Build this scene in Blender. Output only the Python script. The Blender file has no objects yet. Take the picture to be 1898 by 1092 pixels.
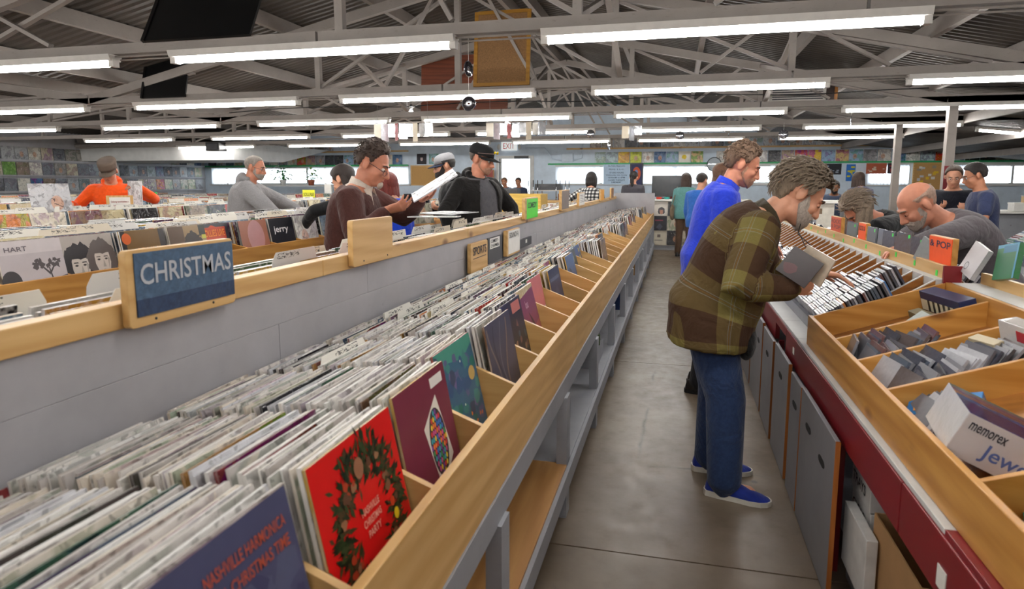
import bpy, bmesh, math, random, sys
import numpy as np
from mathutils import Vector, Matrix, Euler
R = math.radians
C = bpy.context.scene.collection
SC = bpy.context.scene
random.seed(7)
rng = np.random.default_rng(11)

# ------------------------------------------------------------------ camera
cam = bpy.data.cameras.new('camera'); camo = bpy.data.objects.new('camera', cam); C.objects.link(camo)
FPX = 1205.0
cam.sensor_width = 36.0; cam.lens = FPX * 36.0 / 1898.0
cam.shift_y = -46.0 / 1898.0
cam.clip_start = 0.05; cam.clip_end = 200
_d = 161.0
_v = Vector((306.0, _d, FPX)).normalized()                    # aisle direction, in view axes
_th = math.atan2(_d, FPX)
_up = Vector((0, math.cos(_th), -math.sin(_th)))
_y = (_v - _up * _v.dot(_up)).normalized()
_x = Vector((_y.z * _up.y - _y.y * _up.z, _y.x * _up.z - _y.z * _up.x, _y.y * _up.x - _y.x * _up.y))
if _x.x < 0: _x = -_x
right = Vector((_x.x, _y.x, _up.x)); upv = Vector((_x.y, _y.y, _up.y)); fwd = Vector((_x.z, _y.z, _up.z))
camo.matrix_world = Matrix(((right.x, upv.x, -fwd.x, 0), (right.y, upv.y, -fwd.y, 0), (right.z, upv.z, -fwd.z, 1.55), (0, 0, 0, 1)))
SC.camera = camo
cam.dof.use_dof = True; cam.dof.focus_distance = 5.2; cam.dof.aperture_fstop = 4.5
# ------------------------------------------------------------------ world, exposure
w = bpy.data.worlds.new('world'); SC.world = w; w.use_nodes = True
w.node_tree.nodes['Background'].inputs[0].default_value = (0.80, 0.90, 1.0, 1)
w.node_tree.nodes['Background'].inputs[1].default_value = 3.4
SC.view_settings.view_transform = 'Standard'; SC.view_settings.look = 'None'
SC.view_settings.exposure = 1.1; SC.view_settings.gamma = 1.0; SC.view_settings.use_curve_mapping = False
TUBE = 30.0
try:
    SC.cycles.use_denoising = True; SC.cycles.max_bounces = 8; SC.cycles.diffuse_bounces = 4; SC.cycles.glossy_bounces = 3
    SC.cycles.transmission_bounces = 4; SC.cycles.sample_clamp_indirect = 4.0; SC.cycles.caustics_reflective = False; SC.cycles.caustics_refractive = False
except Exception: pass

# ------------------------------------------------------------------ materials
MATS = {}
def lin(c):
    c = c / 255.0
    return c / 12.92 if c <= 0.04045 else ((c + 0.055) / 1.055) ** 2.4
def rgb(*c): return (lin(c[0]), lin(c[1]), lin(c[2]), 1.0)
class NT:
    def __init__(s, name):
        s.m = bpy.data.materials.new(name); s.m.use_nodes = True; s.t = s.m.node_tree
        s.b = s.t.nodes['Principled BSDF']; s.n = s.t.nodes; s.l = s.t.links
    def new(s, t, **k):
        o = s.n.new(t)
        for a, b in k.items(): setattr(o, a, b)
        return o
    def link(s, a, b): s.l.new(a, b)
    def coord(s, scale=(1, 1, 1), kind='Object', rot=(0, 0, 0), loc=(0, 0, 0)):
        c = s.new('ShaderNodeTexCoord'); mp = s.new('ShaderNodeMapping')
        mp.inputs['Scale'].default_value = scale; mp.inputs['Rotation'].default_value = rot; mp.inputs['Location'].default_value = loc
        s.link(c.outputs[kind], mp.inputs[0]); return mp.outputs[0]
    def noise(s, vec, scale, detail=4, rough=0.55, dist=0.0):
        n = s.new('ShaderNodeTexNoise'); n.inputs['Scale'].default_value = scale; n.inputs['Detail'].default_value = detail
        n.inputs['Roughness'].default_value = rough; n.inputs['Distortion'].default_value = dist
        if vec is not None: s.link(vec, n.inputs['Vector'])
        return n
    def ramp(s, fac, stops, const=False):
        r = s.new('ShaderNodeValToRGB'); e = r.color_ramp
        if const: e.interpolation = 'CONSTANT'
        while len(e.elements) < len(stops): e.elements.new(0.5)
        for el, (p, c) in zip(e.elements, stops): el.position = p; el.color = c if len(c) == 4 else (*c, 1)
        s.link(fac, r.inputs[0]); return r.outputs[0]
    def mix(s, fac, a, b, mode='MIX'):
        m = s.new('ShaderNodeMix', data_type='RGBA', blend_type=mode)
        for v, i in ((fac, 0), (a, 6), (b, 7)):
            if hasattr(v, 'is_linked') or isinstance(v, bpy.types.NodeSocket): s.link(v, m.inputs[i])
            else: m.inputs[i].default_value = v
        return m.outputs[2]
    def math(s, op, a, b=0.0, clamp=False):
        m = s.new('ShaderNodeMath', operation=op, use_clamp=clamp)
        for v, i in ((a, 0), (b, 1)):
            if isinstance(v, bpy.types.NodeSocket): s.link(v, m.inputs[i])
            else: m.inputs[i].default_value = v
        return m.outputs[0]
    def bump(s, h, strength=0.2, dist=0.01):
        b = s.new('ShaderNodeBump'); b.inputs['Strength'].default_value = strength; b.inputs['Distance'].default_value = dist
        s.link(h, b.inputs['Height']); s.link(b.outputs[0], s.b.inputs['Normal'])
    def col(s, v):
        if isinstance(v, bpy.types.NodeSocket): s.link(v, s.b.inputs['Base Color'])
        else: s.b.inputs['Base Color'].default_value = v
    def rough(s, v): s.b.inputs['Roughness'].default_value = v
def plain(name, c, rough=0.6, metal=0.0, var=0.12, scale=14.0, bump=0.0, spec=0.5):
    if name in MATS: return MATS[name]
    t = NT(name); v = t.coord()
    n = t.noise(v, scale, 5)
    lo = tuple(x * (1 - var) for x in c[:3]) + (1,); hi = tuple(min(1, x * (1 + var)) for x in c[:3]) + (1,)
    t.col(t.ramp(n.outputs[0], [(0.3, lo), (0.7, hi)])); t.rough(rough); t.b.inputs['Metallic'].default_value = metal
    t.b.inputs['Specular IOR Level'].default_value = spec
    if bump: t.bump(n.outputs[0], bump, 0.01)
    MATS[name] = t.m; return t.m
def wood(name, axis, light, dark, knots=True, rough=0.42):
    if name in MATS: return MATS[name]
    t = NT(name)
    sc = [9.0, 9.0, 9.0]; sc['xyz'.index(axis)] = 0.7
    v = t.coord(tuple(sc)); v2 = t.coord()
    n = t.noise(v, 2.2, 6, 0.6, 0.6)
    wv = t.new('ShaderNodeTexWave'); wv.bands_direction = 'DIAGONAL'; wv.inputs['Scale'].default_value = 1.1; wv.inputs['Distortion'].default_value = 7.0
    wv.inputs['Detail'].default_value = 3; t.link(v, wv.inputs[0])
    g = t.math('ADD', t.math('MULTIPLY', n.outputs[0], 0.75), t.math('MULTIPLY', wv.outputs[1], 0.25))
    c = t.ramp(g, [(0.30, dark), (0.52, tuple((a + b) / 2 for a, b in zip(light, dark))), (0.75, light)])
    big = t.noise(v2, 1.6, 3)
    c = t.mix(t.math('MULTIPLY', big.outputs[0], 0.35), c, tuple(x * 0.72 for x in dark[:3]) + (1,))
    if knots:
        ks = [5.0, 5.0, 5.0]; ks['xyz'.index(axis)] = 2.6
        kv = t.coord(tuple(ks)); vo = t.new('ShaderNodeTexVoronoi'); vo.inputs['Scale'].default_value = 1.0; t.link(kv, vo.inputs[0])
        k = t.ramp(vo.outputs['Distance'], [(0.07, (1, 1, 1)), (0.17, (0, 0, 0))])
        c = t.mix(t.math('MULTIPLY', k, 0.85), c, rgb(110, 66, 28))
    t.col(c); t.rough(rough); t.bump(g, 0.08, 0.004)
    MATS[name] = t.m; return t.m
PINE_L, PINE_D = rgb(226, 188, 128), rgb(198, 154, 92)
pine = {a: wood('pine_' + a, a, PINE_L, PINE_D) for a in 'xyz'}
HON_L, HON_D = rgb(214, 160, 84), rgb(178, 122, 52)
honey = {a: wood('honey_pine_' + a, a, HON_L, HON_D) for a in 'xyz'}
DK_L, DK_D = rgb(176, 120, 58), rgb(140, 88, 36)
dwood = {a: wood('dark_pine_' + a, a, DK_L, DK_D, False) for a in 'xyz'}
def painted(name, c, worn, amount=0.5, rough=0.5, spots=True):
    if name in MATS: return MATS[name]
    t = NT(name); v = t.coord(); vs = t.coord((1, 1, 4))
    n = t.noise(v, 3.0, 6, 0.6); n2 = t.noise(vs, 22.0, 5, 0.65)
    c0 = t.ramp(n.outputs[0], [(0.3, tuple(x * 0.86 for x in c[:3]) + (1,)), (0.7, tuple(min(1, x * 1.08) for x in c[:3]) + (1,))])
    f = t.ramp(n2.outputs[0], [(0.60 + 0.1 * (1 - amount), (0, 0, 0)), (0.80, (1, 1, 1))])
    c1 = t.mix(t.math('MULTIPLY', f, 0.55 * amount), c0, worn)
    if spots:
        vo = t.new('ShaderNodeTexVoronoi'); vo.inputs['Scale'].default_value = 4.3; t.link(v, vo.inputs[0])
        k = t.ramp(vo.outputs['Distance'], [(0.03, (1, 1, 1)), (0.055, (0, 0, 0))])
        c1 = t.mix(t.math('MULTIPLY', k, 0.55), c1, rgb(92, 84, 78))
    t.col(c1); t.rough(rough); t.bump(n2.outputs[0], 0.06, 0.004)
    MATS[name] = t.m; return t.m
graypaint = painted('grey_paint', rgb(164, 162, 166), rgb(120, 112, 104))
greybase = painted('grey_counter_paint', rgb(148, 150, 156), rgb(96, 90, 84), 0.9)
redpaint = painted('red_paint', rgb(122, 22, 30), rgb(150, 90, 90), 0.5, 0.35, False)
bluepaint = painted('blue_paint', rgb(28, 92, 160), rgb(60, 90, 120), 0.4, 0.5, False)
whitepaint = painted('white_paint', rgb(206, 206, 204), rgb(150, 146, 140), 0.6)
wallblue = painted('pale_blue_wall_paint', rgb(208, 222, 236), rgb(180, 190, 202), 0.3, 0.7, False)
wallgrey = painted('grey_wall_paint', rgb(186, 186, 190), rgb(150, 148, 146), 0.4, 0.8, False)
steel = painted('whitewashed_steel', rgb(150, 142, 136), rgb(84, 76, 70), 1.0, 0.6, False)
black = plain('black_panel', rgb(14, 14, 15), 0.35, var=0.2)
blackm = plain('black_plastic', rgb(22, 22, 24), 0.4)
darkgrey = plain('dark_grey_plastic', rgb(58, 58, 62), 0.5)
whitecard = plain('white_card', rgb(232, 230, 224), 0.55, var=0.05)
housing = plain('enamel_housing', rgb(210, 206, 200), 0.45, var=0.06)
chrome = plain('chrome', rgb(190, 190, 196), 0.15, 1.0, var=0.05)
cork = plain('cork_board', rgb(132, 98, 62), 0.9, var=0.25, scale=90)
corkl = plain('light_cork', rgb(196, 154, 96), 0.9, var=0.12, scale=90)
goldwood = wood('gold_frame_wood', 'x', rgb(176, 128, 46), rgb(150, 104, 32), False)
redply = wood('red_brown_plywood', 'x', rgb(128, 66, 40), rgb(96, 46, 28), False)
cardboard = plain('cardboard', rgb(168, 128, 84), 0.85, var=0.08, scale=6)
greenpaint = plain('green_paint', rgb(40, 160, 96), 0.5)
def flat(c, rough=0.5, spec=0.3):
    n = 'print_%02x%02x%02x' % c
    return plain(n, rgb(*c), rough, var=0.05, spec=spec)
def emis(name, c, s):
    if name in MATS: return MATS[name]
    t = NT(name); t.b.inputs['Base Color'].default_value = (0.8, 0.8, 0.8, 1)
    t.b.inputs['Emission Color'].default_value = c; t.b.inputs['Emission Strength'].default_value = s
    MATS[name] = t.m; return t.m
tube_m = emis('lit_tube', (1.0, 0.975, 0.935, 1), TUBE)

# ------------------------------------------------------------------ mesh builder
class MB:
    def __init__(s): s.v = []; s.f = []; s.mi = []; s.sm = []
    def add(s, vs, fs, m=0, smooth=False):
        b = len(s.v); s.v.extend([tuple(x) for x in vs])
        for f in fs: s.f.append(tuple(b + i for i in f)); s.mi.append(m); s.sm.append(smooth)
    def box(s, x0, x1, y0, y1, z0, z1, m=0):
        vs = [(x0, y0, z0), (x1, y0, z0), (x1, y1, z0), (x0, y1, z0), (x0, y0, z1), (x1, y0, z1), (x1, y1, z1), (x0, y1, z1)]
        s.add(vs, [(3, 2, 1, 0), (4, 5, 6, 7), (0, 1, 5, 4), (1, 2, 6, 5), (2, 3, 7, 6), (3, 0, 4, 7)], m); return s
    def obox(s, c, ax, h, m=0):
        c = Vector(c); a = [Vector(a).normalized() * k for a, k in zip(ax, h)]
        vs = [c + a[0] * i + a[1] * j + a[2] * k for k in (-1, 1) for i, j in ((-1, -1), (1, -1), (1, 1), (-1, 1))]
        fl = [(3, 2, 1, 0), (4, 5, 6, 7), (0, 1, 5, 4), (1, 2, 6, 5), (2, 3, 7, 6), (3, 0, 4, 7)]
        if a[0].cross(a[1]).dot(a[2]) < 0: fl = [f[::-1] for f in fl]
        s.add(vs, fl, m); return s
    def bar(s, p, q, wd, th, m=0, side=(0, 1, 0)):
        p, q = Vector(p), Vector(q); d = (q - p); L = d.length; d.normalize(); sd = Vector(side); sd = (sd - d * sd.dot(d)).normalized()
        s.obox((p + q) / 2, (d, sd, d.cross(sd)), (L / 2, wd / 2, th / 2), m); return s
    def prism(s, poly, axis, a0, a1, m=0):
        n = len(poly)
        def P(u, v, a): return (a, u, v) if axis == 0 else ((u, a, v) if axis == 1 else (u, v, a))
        vs = [P(u, v, a0) for u, v in poly] + [P(u, v, a1) for u, v in poly]
        fs = [tuple(range(n)), tuple(range(2 * n - 1, n - 1, -1))] + [(i + n, (i + 1) % n + n, (i + 1) % n, i) for i in range(n)]
        ar = sum(poly[i][0] * poly[(i + 1) % n][1] - poly[(i + 1) % n][0] * poly[i][1] for i in range(n))
        flip = (ar > 0) != (axis == 1)
        if a1 < a0: flip = not flip
        if flip: fs = [f[::-1] for f in fs]
        s.add(vs, fs, m); return s
    def loft(s, rings, m=0, caps=True, smooth=True):
        n = len(rings[0]); vs = [p for r in rings for p in r]; fs = []
        for i in range(len(rings) - 1):
            for j in range(n): fs.append((i * n + j, i * n + (j + 1) % n, (i + 1) * n + (j + 1) % n, (i + 1) * n + j))
        if caps: fs.append(tuple(range(n - 1, -1, -1))); fs.append(tuple((len(rings) - 1) * n + j for j in range(n)))
        s.add(vs, fs, m, smooth); return s
    def tube(s, pts, rad, n=8, m=0, caps=True):
        pts = [Vector(p) for p in pts]; rad = rad if hasattr(rad, '__len__') else [rad] * len(pts)
        d0 = (pts[1] - pts[0]).normalized(); ref = Vector((0, 0, 1)) if abs(d0.z) < 0.9 else Vector((1, 0, 0))
        u = d0.cross(ref).normalized(); rings = []
        for i, p in enumerate(pts):
            d = (pts[min(i + 1, len(pts) - 1)] - pts[max(i - 1, 0)])
            if d.length < 1e-9: d = d0
            d.normalize(); u = (u - d * u.dot(d)).normalized(); v = d.cross(u)
            rings.append([p + (u * math.cos(2 * math.pi * k / n) + v * math.sin(2 * math.pi * k / n)) * rad[i] for k in range(n)])
        return s.loft(rings, m, caps)
    def lathe(s, c, prof, n=16, m=0, axis=(0, 0, 1), caps=True):
        a = Vector(axis).normalized(); ref = Vector((1, 0, 0)) if abs(a.x) < 0.9 else Vector((0, 1, 0)); u = a.cross(ref).normalized(); v = a.cross(u); c = Vector(c)
        return s.loft([[c + a * h + (u * math.cos(2 * math.pi * k / n) + v * math.sin(2 * math.pi * k / n)) * r for k in range(n)] for r, h in prof], m, caps)
    def ell(s, c, r, ax=None, n=12, k=8, m=0):
        c = Vector(c); ax = ax or (Vector((1, 0, 0)), Vector((0, 1, 0)), Vector((0, 0, 1))); rings = []
        for i in range(k + 1):
            t = -math.pi / 2 + math.pi * (i + 0.02) / (k + 0.04) if 0 < i < k else (-math.pi / 2 + 0.03 if i == 0 else math.pi / 2 - 0.03)
            rings.append([c + ax[0] * r[0] * math.cos(t) * math.cos(2 * math.pi * j / n) + ax[1] * r[1] * math.cos(t) * math.sin(2 * math.pi * j / n) + ax[2] * r[2] * math.sin(t) for j in range(n)])
        return s.loft(rings, m)
    def quad(s, a, b, c, d, m=0): s.add([a, b, c, d], [(0, 1, 2, 3)], m); return s
    def mesh(s, name, mats, off=(0, 0, 0)):
        me = bpy.data.meshes.new(name); o = off
        me.from_pydata([(x - o[0], y - o[1], z - o[2]) for x, y, z in s.v], [], s.f)
        for m in mats: me.materials.append(m)
        me.polygons.foreach_set('material_index', s.mi); me.polygons.foreach_set('use_smooth', s.sm); me.update(); return me
def tag(o, label=None, cat=None, group=None, kind=None):
    if label: o['label'] = label
    if cat: o['category'] = cat
    if group: o['group'] = group
    if kind: o['kind'] = kind
    return o
def thing(name, label, cat, loc=(0, 0, 0), group=None):
    o = bpy.data.objects.new(name, None); C.objects.link(o); o.location = loc; o.empty_display_size = 0.1
    return tag(o, label, cat, group)
def woff(o):
    p = Vector((0, 0, 0))
    while o is not None: p += o.location; o = o.parent
    return p
def part(name, mb, mats, parent=None, label=None, bevel=0.0, kind=None):
    if not isinstance(mats, (list, tuple)): mats = [mats]
    off = woff(parent)
    me = mb.mesh(name, mats, off); o = bpy.data.objects.new(name, me); C.objects.link(o)
    if parent is not None: o.parent = parent
    if label: o['label'] = label
    if kind: o['kind'] = kind
    if bevel:
        b = o.modifiers.new('bevel', 'BEVEL'); b.width = bevel; b.segments = 2; b.limit_method = 'ANGLE'
    return o
def solo(name, mb, mats, label, cat, group=None, loc=None, bevel=0.0):
    """a thing that is one mesh, its origin at its base"""
    if not isinstance(mats, (list, tuple)): mats = [mats]
    if loc is None:
        a = np.array(mb.v); loc = (float(a[:, 0].mean()), float(a[:, 1].mean()), float(a[:, 2].min()))
    me = mb.mesh(name, mats, loc); o = bpy.data.objects.new(name, me); C.objects.link(o); o.location = loc
    if bevel:
        b = o.modifiers.new('bevel', 'BEVEL'); b.width = bevel; b.segments = 2; b.limit_method = 'ANGLE'
    return tag(o, label, cat, group)
def struct(name, mb, mats, bevel=0.0):
    o = part(name, mb, mats); o['kind'] = 'structure'; return o
def inst(name, me, parent, loc, rot=None, label=None):
    o = bpy.data.objects.new(name, me); C.objects.link(o)
    if parent is not None: o.parent = parent
    o.location = loc
    if rot is not None: o.rotation_euler = rot
    if label: o['label'] = label
    return o
TEXTS = []
W1 = ['', 'first', 'second', 'third', 'fourth', 'fifth', 'sixth', 'seventh', 'eighth', 'ninth', 'tenth', 'eleventh', 'twelfth', 'thirteenth', 'fourteenth', 'fifteenth', 'sixteenth', 'seventeenth', 'eighteenth', 'nineteenth', 'twentieth']
def ordw(n): return W1[n] if n <= 20 else (('thirtieth', 'fortieth')[n // 10 - 3] if n % 10 == 0 else ('twenty', 'thirty', 'forty')[n // 10 - 2] + '-' + W1[n % 10])
def cname(c):
    P = [('black', (30, 30, 34)), ('charcoal', (62, 62, 68)), ('grey', (125, 122, 120)), ('white', (228, 226, 220)), ('cream', (206, 196, 170)), ('red', (170, 40, 40)), ('maroon', (100, 44, 50)), ('orange', (206, 120, 60)), ('yellow', (220, 190, 60)), ('olive', (120, 110, 60)), ('green', (70, 110, 70)), ('teal', (80, 130, 130)), ('blue', (56, 90, 140)), ('pale blue', (140, 165, 190)), ('purple', (90, 60, 90)), ('brown', (110, 76, 54)), ('tan', (176, 146, 104))]
    return min(P, key=lambda q: sum((a - b) ** 2 for a, b in zip(q[1], c)))[0]
def text(body, parent, mat, origin, rv, uv, width, height, name='lettering', spacing=1.0, bold=True):
    """flat printed letters: lower left corner at origin (world), along rv, up uv"""
    cu = bpy.data.curves.new(name, 'FONT'); cu.body = body; cu.size = 1.0; cu.space_line = 0.95; cu.resolution_u = 3; cu.space_character = spacing; cu.offset = 0.012 if bold else 0.0
    cu.materials.append(mat); o = bpy.data.objects.new(name, cu); C.objects.link(o)
    rv = Vector(rv).normalized(); uv = Vector(uv); uv = (uv - rv * uv.dot(rv)).normalized(); nv = rv.cross(uv)
    off = woff(parent)
    TEXTS.append((o, Vector(origin) + nv * 0.0012, rv, uv, nv, width, height, parent, off)); return o
def finish_texts():
    bpy.context.view_layer.update()
    for o, org, rv, uv, nv, wd, ht, par, off in TEXTS:
        bb = [Vector(b) for b in o.bound_box]; x0 = min(b.x for b in bb); x1 = max(b.x for b in bb); y0 = min(b.y for b in bb); y1 = max(b.y for b in bb)
        sx = wd / max(1e-4, x1 - x0); sy = ht / max(1e-4, y1 - y0)
        p = org - rv * x0 * sx - uv * y0 * sy
        M = Matrix(((rv.x * sx, uv.x * sy, nv.x, p.x), (rv.y * sx, uv.y * sy, nv.y, p.y), (rv.z * sx, uv.z * sy, nv.z, p.z), (0, 0, 0, 1)))
        if par is not None: o.parent = par; o.matrix_parent_inverse = par.matrix_world.inverted()
        o.matrix_basis = M
    dg = bpy.context.evaluated_depsgraph_get()
    for o, *_ in TEXTS:
        me = bpy.data.meshes.new_from_object(o.evaluated_get(dg), depsgraph=dg); n = o.name; q = bpy.data.objects.new('lettering', me); C.objects.link(q)
        q.parent = o.parent; q.matrix_parent_inverse = o.matrix_parent_inverse; q.matrix_basis = o.matrix_basis; bpy.data.objects.remove(o)
# ================================================================== SETTING
XL, XR, YB, YF = -16.3, 10.5, 20.0, -2.6
def roof_z(x):
    if x > 3.2: return 2.78 - 0.115 * (x - 3.2)
    if x > -2.0: return 3.92 - 0.219 * (x + 2.0)
    if x > -7.2: return 3.92 - 0.219 * (-2.0 - x)
    if x > -11.7: return 2.78 + 0.16 * (-7.2 - x)
    return 3.5 - 0.13 * (-11.7 - x)
# floor: concrete slabs with recessed joints
fl = NT('concrete'); v = fl.coord()
n1 = fl.noise(v, 0.9, 6, 0.6); n2 = fl.noise(v, 9.0, 8, 0.7); n3 = fl.noise(v, 60, 3)
c = fl.ramp(n1.outputs[0], [(0.30, rgb(86, 72, 56)), (0.5, rgb(108, 94, 78)), (0.72, rgb(134, 122, 106))])
c = fl.mix(fl.math('MULTIPLY', fl.ramp(n2.outputs[0], [(0.55, (0, 0, 0)), (0.75, (1, 1, 1))]), 0.4), c, rgb(92, 78, 62))
vo = fl.new('ShaderNodeTexVoronoi', feature='DISTANCE_TO_EDGE'); wv = fl.mix(0.12, v, n1.outputs[1]); fl.link(wv, vo.inputs[0]); vo.inputs['Scale'].default_value = 0.55
crk = fl.ramp(vo.outputs[0], [(0.0, (1, 1, 1)), (0.006, (0, 0, 0))])
crk = fl.math('MULTIPLY', crk, fl.ramp(n1.outputs[0], [(0.48, (0, 0, 0)), (0.56, (1, 1, 1))]))
c = fl.mix(fl.math('MULTIPLY', crk, 0.7), c, rgb(60, 50, 42))
sp = fl.new('ShaderNodeTexVoronoi'); fl.link(v, sp.inputs[0]); sp.inputs['Scale'].default_value = 1.7
c = fl.mix(fl.ramp(sp.outputs[0], [(0.035, (1, 1, 1)), (0.05, (0, 0, 0))]), c, rgb(70, 60, 52))
fl.col(c); fl.b.inputs['Specular IOR Level'].default_value = 0.45
rr = fl.ramp(n2.outputs[0], [(0.3, (0.28, 0.28, 0.28)), (0.7, (0.5, 0.5, 0.5))]); fl.link(rr, fl.b.inputs['Roughness']); fl.bump(n3.outputs[0], 0.05, 0.003)
concrete = fl.m
m = MB(); ys = [YF, 2.6, 5.6, 8.5, 11.4, 14.4, 17.2, YB]
m.box(XL, XR, YF, YB, -0.16, -0.012)
flo = struct('floor', m, concrete)
for i in range(len(ys) - 1): part('slab', MB().box(XL, XR, ys[i] + 0.004, ys[i + 1] - 0.004, -0.0115, 0.0), concrete, flo)
# roof sheets, corrugated
rt = NT('corrugated_roof_metal'); v = rt.coord(); n1 = rt.noise(v, 1.3, 6); 
rt.col(rt.ramp(n1.outputs[0], [(0.3, rgb(60, 55, 51)), (0.7, rgb(92, 86, 80))])); rt.rough(0.55)
m = MB(); pit = 0.11; N = int((YB + 1.0 - YF) / (pit / 4)); amp = 0.014
prof = [0, 1, 1, 0]
for xa, xb in ((3.2, XR + 0.6), (-2.0, 3.2), (-7.2, -2.0), (-11.7, -7.2), (XL - 0.4, -11.7)):
    za = roof_z(xa + 1e-4); zb = roof_z(xb - 1e-4); vs = []
    for j in range(N + 1):
        y = YF - 0.3 + j * pit / 4; dz = amp * prof[j % 4]
        vs += [(xa, y, za + dz), (xb, y, zb + dz)]
    m.add(vs, [(2 * j, 2 * j + 2, 2 * j + 3, 2 * j + 1) for j in range(N)], 0, False)
ceil = struct('ceiling', m, rt.m)
sol = ceil.modifiers.new('thickness', 'SOLIDIFY'); sol.thickness = 0.01; sol.offset = 1
# purlins along the building
pr = thing('roof_purlins', 'long grey roof purlins running under the corrugated metal', 'purlins'); pr['kind'] = 'structure'; del pr['category']
for x in (-6.6, -5.5, -4.4, -3.3, -2.15, -1.85, -0.8, 0.25, 1.3, 2.2, 3.0, 4.4, 5.8, 7.2, -8.2, -9.4, -10.6, -11.8, -13.2, -14.8):
    z = roof_z(x); part('purlin', MB().box(x - 0.03, x + 0.03, YF, YB, z - 0.155, z - 0.012), steel, pr)
# left wall, front wall (behind the camera), right wall
struct('wall_left', MB().box(XL - 0.2, XL, YF, YB + 0.2, 0, 3.5), wallgrey)
struct('wall_front', MB().box(XL, XR, YF - 0.2, YF, 0, 4.3), wallgrey)
struct('wall_right', MB().box(XR, XR + 0.2, YF, YB + 0.2, 0, 3.0), wallgrey)
# back wall with openings: list (x0,x1,z0,z1)
WINS = [(-16.0, -8.5, 1.50, 2.08), (-3.65, 3.48, 1.52, 2.06), (5.08, 6.18, 1.50, 2.06), (6.95, 10.2, 1.50, 2.04)]
DOOR = (-5.45, -4.42, 0.0, 2.30)
m = MB(); xs = sorted(set([XL, XR] + [a for q in WINS + [DOOR] for a in q[:2]]))
for a, b in zip(xs[:-1], xs[1:]):
    mid = (a + b) / 2; op = [q for q in WINS + [DOOR] if q[0] <= mid <= q[1]]
    zt = 4.4
    if op:
        q = op[0]
        if q[2] > 0: m.box(a, b, YB, YB + 0.2, 0, q[2])
        m.box(a, b, YB, YB + 0.2, q[3], zt)
    else: m.box(a, b, YB, YB + 0.2, 0, zt)
struct('wall_back', m, wallblue)
# windows: frame, glass, upright blind slats
glass = NT('window_glass'); glass.b.inputs['Transmission Weight'].default_value = 1.0; glass.b.inputs['Roughness'].default_value = 0.0; glass.b.inputs['IOR'].default_value = 1.05; glass.col((0.95, 0.97, 1, 1))
tp = glass.new('ShaderNodeBsdfTransparent'); gs0 = glass.new('ShaderNodeBsdfGlossy'); gs0.inputs['Roughness'].default_value = 0.02; gm = glass.new('ShaderNodeMixShader'); gm.inputs[0].default_value = 0.06
glass.link(tp.outputs[0], gm.inputs[1]); glass.link(gs0.outputs[0], gm.inputs[2]); glass.link(gm.outputs[0], glass.n['Material Output'].inputs[0])
blind = NT('white_vinyl_blind'); blind.col(rgb(226, 230, 234)); blind.b.inputs['Transmission Weight'].default_value = 0.0; blind.rough(0.6)
tl = blind.new('ShaderNodeBsdfTranslucent'); tl.inputs[0].default_value = (0.95, 0.97, 1, 1); ms = blind.new('ShaderNodeMixShader'); ms.inputs[0].default_value = 0.8
blind.link(blind.b.outputs[0], ms.inputs[1]); blind.link(tl.outputs[0], ms.inputs[2]); blind.link(ms.outputs[0], blind.n['Material Output'].inputs[0])
sl_ = MB()
for a, b, ya_, yb_ in ((-0.044, -0.015, 0.006, 0.0), (-0.015, 0.015, 0.0, 0.0), (0.015, 0.044, 0.0, 0.006)): sl_.quad((a, ya_, -0.5), (b, yb_, -0.5), (b, yb_, 0.5), (a, ya_, 0.5))
slat_me = sl_.mesh('blind_slat', [blind.m])
for i, (x0, x1, z0, z1) in enumerate(WINS):
    m = MB(); t = 0.05
    m.box(x0, x1, YB + 0.02, YB + 0.12, z0, z0 + t).box(x0, x1, YB + 0.02, YB + 0.12, z1 - t, z1)
    for q in np.linspace(x0, x1 - t, max(2, int((x1 - x0) / 1.6) + 1)): m.box(q, q + t, YB + 0.02, YB + 0.12, z0 + t, z1 - t)
    wo = struct('window_%d' % (i + 1), m, whitepaint)
    part('glass_pane', MB().box(x0 + t, x1 - t, YB + 0.06, YB + 0.066, z0 + t, z1 - t), glass.m, wo)
    part('blind_rail', MB().box(x0, x1, YB - 0.05, YB - 0.01, z1 - 0.01, z1 + 0.05), whitepaint, wo)
    part('window_sill', MB().box(x0 - 0.05, x1 + 0.05, YB - 0.10, YB, z0 - 0.04, z0), whitepaint, wo)
    q = x0 + 0.05; k = 0
    while q < x1 - 0.03:
        gap = (i == 0 and -14.0 < q < -12.2) or (i == 1 and 2.05 < q < 2.6) or (i == 3 and q > 7.9)
        if not gap and not (k % 9 == 7 and rng.random() < 0.6):
            s = inst('blind_slat', slat_me, wo, (q, YB - 0.035, (z0 + z1) / 2 - 0.01), (0, 0, rng.uniform(0.15, 0.5)))
            s.scale = (1, 1, z1 - z0 - 0.02)
        q += 0.085; k += 1
# door, open to daylight
x0, x1, z0, z1 = DOOR
m = MB().box(x0 - 0.09, x0, YB - 0.03, YB + 0.2, 0, z1 + 0.09).box(x1, x1 + 0.09, YB - 0.03, YB + 0.2, 0, z1 + 0.09).box(x0, x1, YB - 0.03, YB + 0.2, z1, z1 + 0.09)
d1 = struct('door_1', m, whitepaint)
part('door_closer', MB().box(x0 + 0.5, x0 + 0.95, YB - 0.06, YB, z1 + 0.0, z1 + 0.08), darkgrey, d1)
part('door_glass', MB().box(x0, x1, YB + 0.1, YB + 0.106, 0.05, z1), glass.m, d1)
part('door_frame', MB().box(x0, x0 + 0.06, YB + 0.08, YB + 0.13, 0, z1).box(x1 - 0.06, x1, YB + 0.08, YB + 0.13, 0, z1).box(x0, x1, YB + 0.08, YB + 0.13, 0, 0.2), whitepaint, d1)
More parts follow.
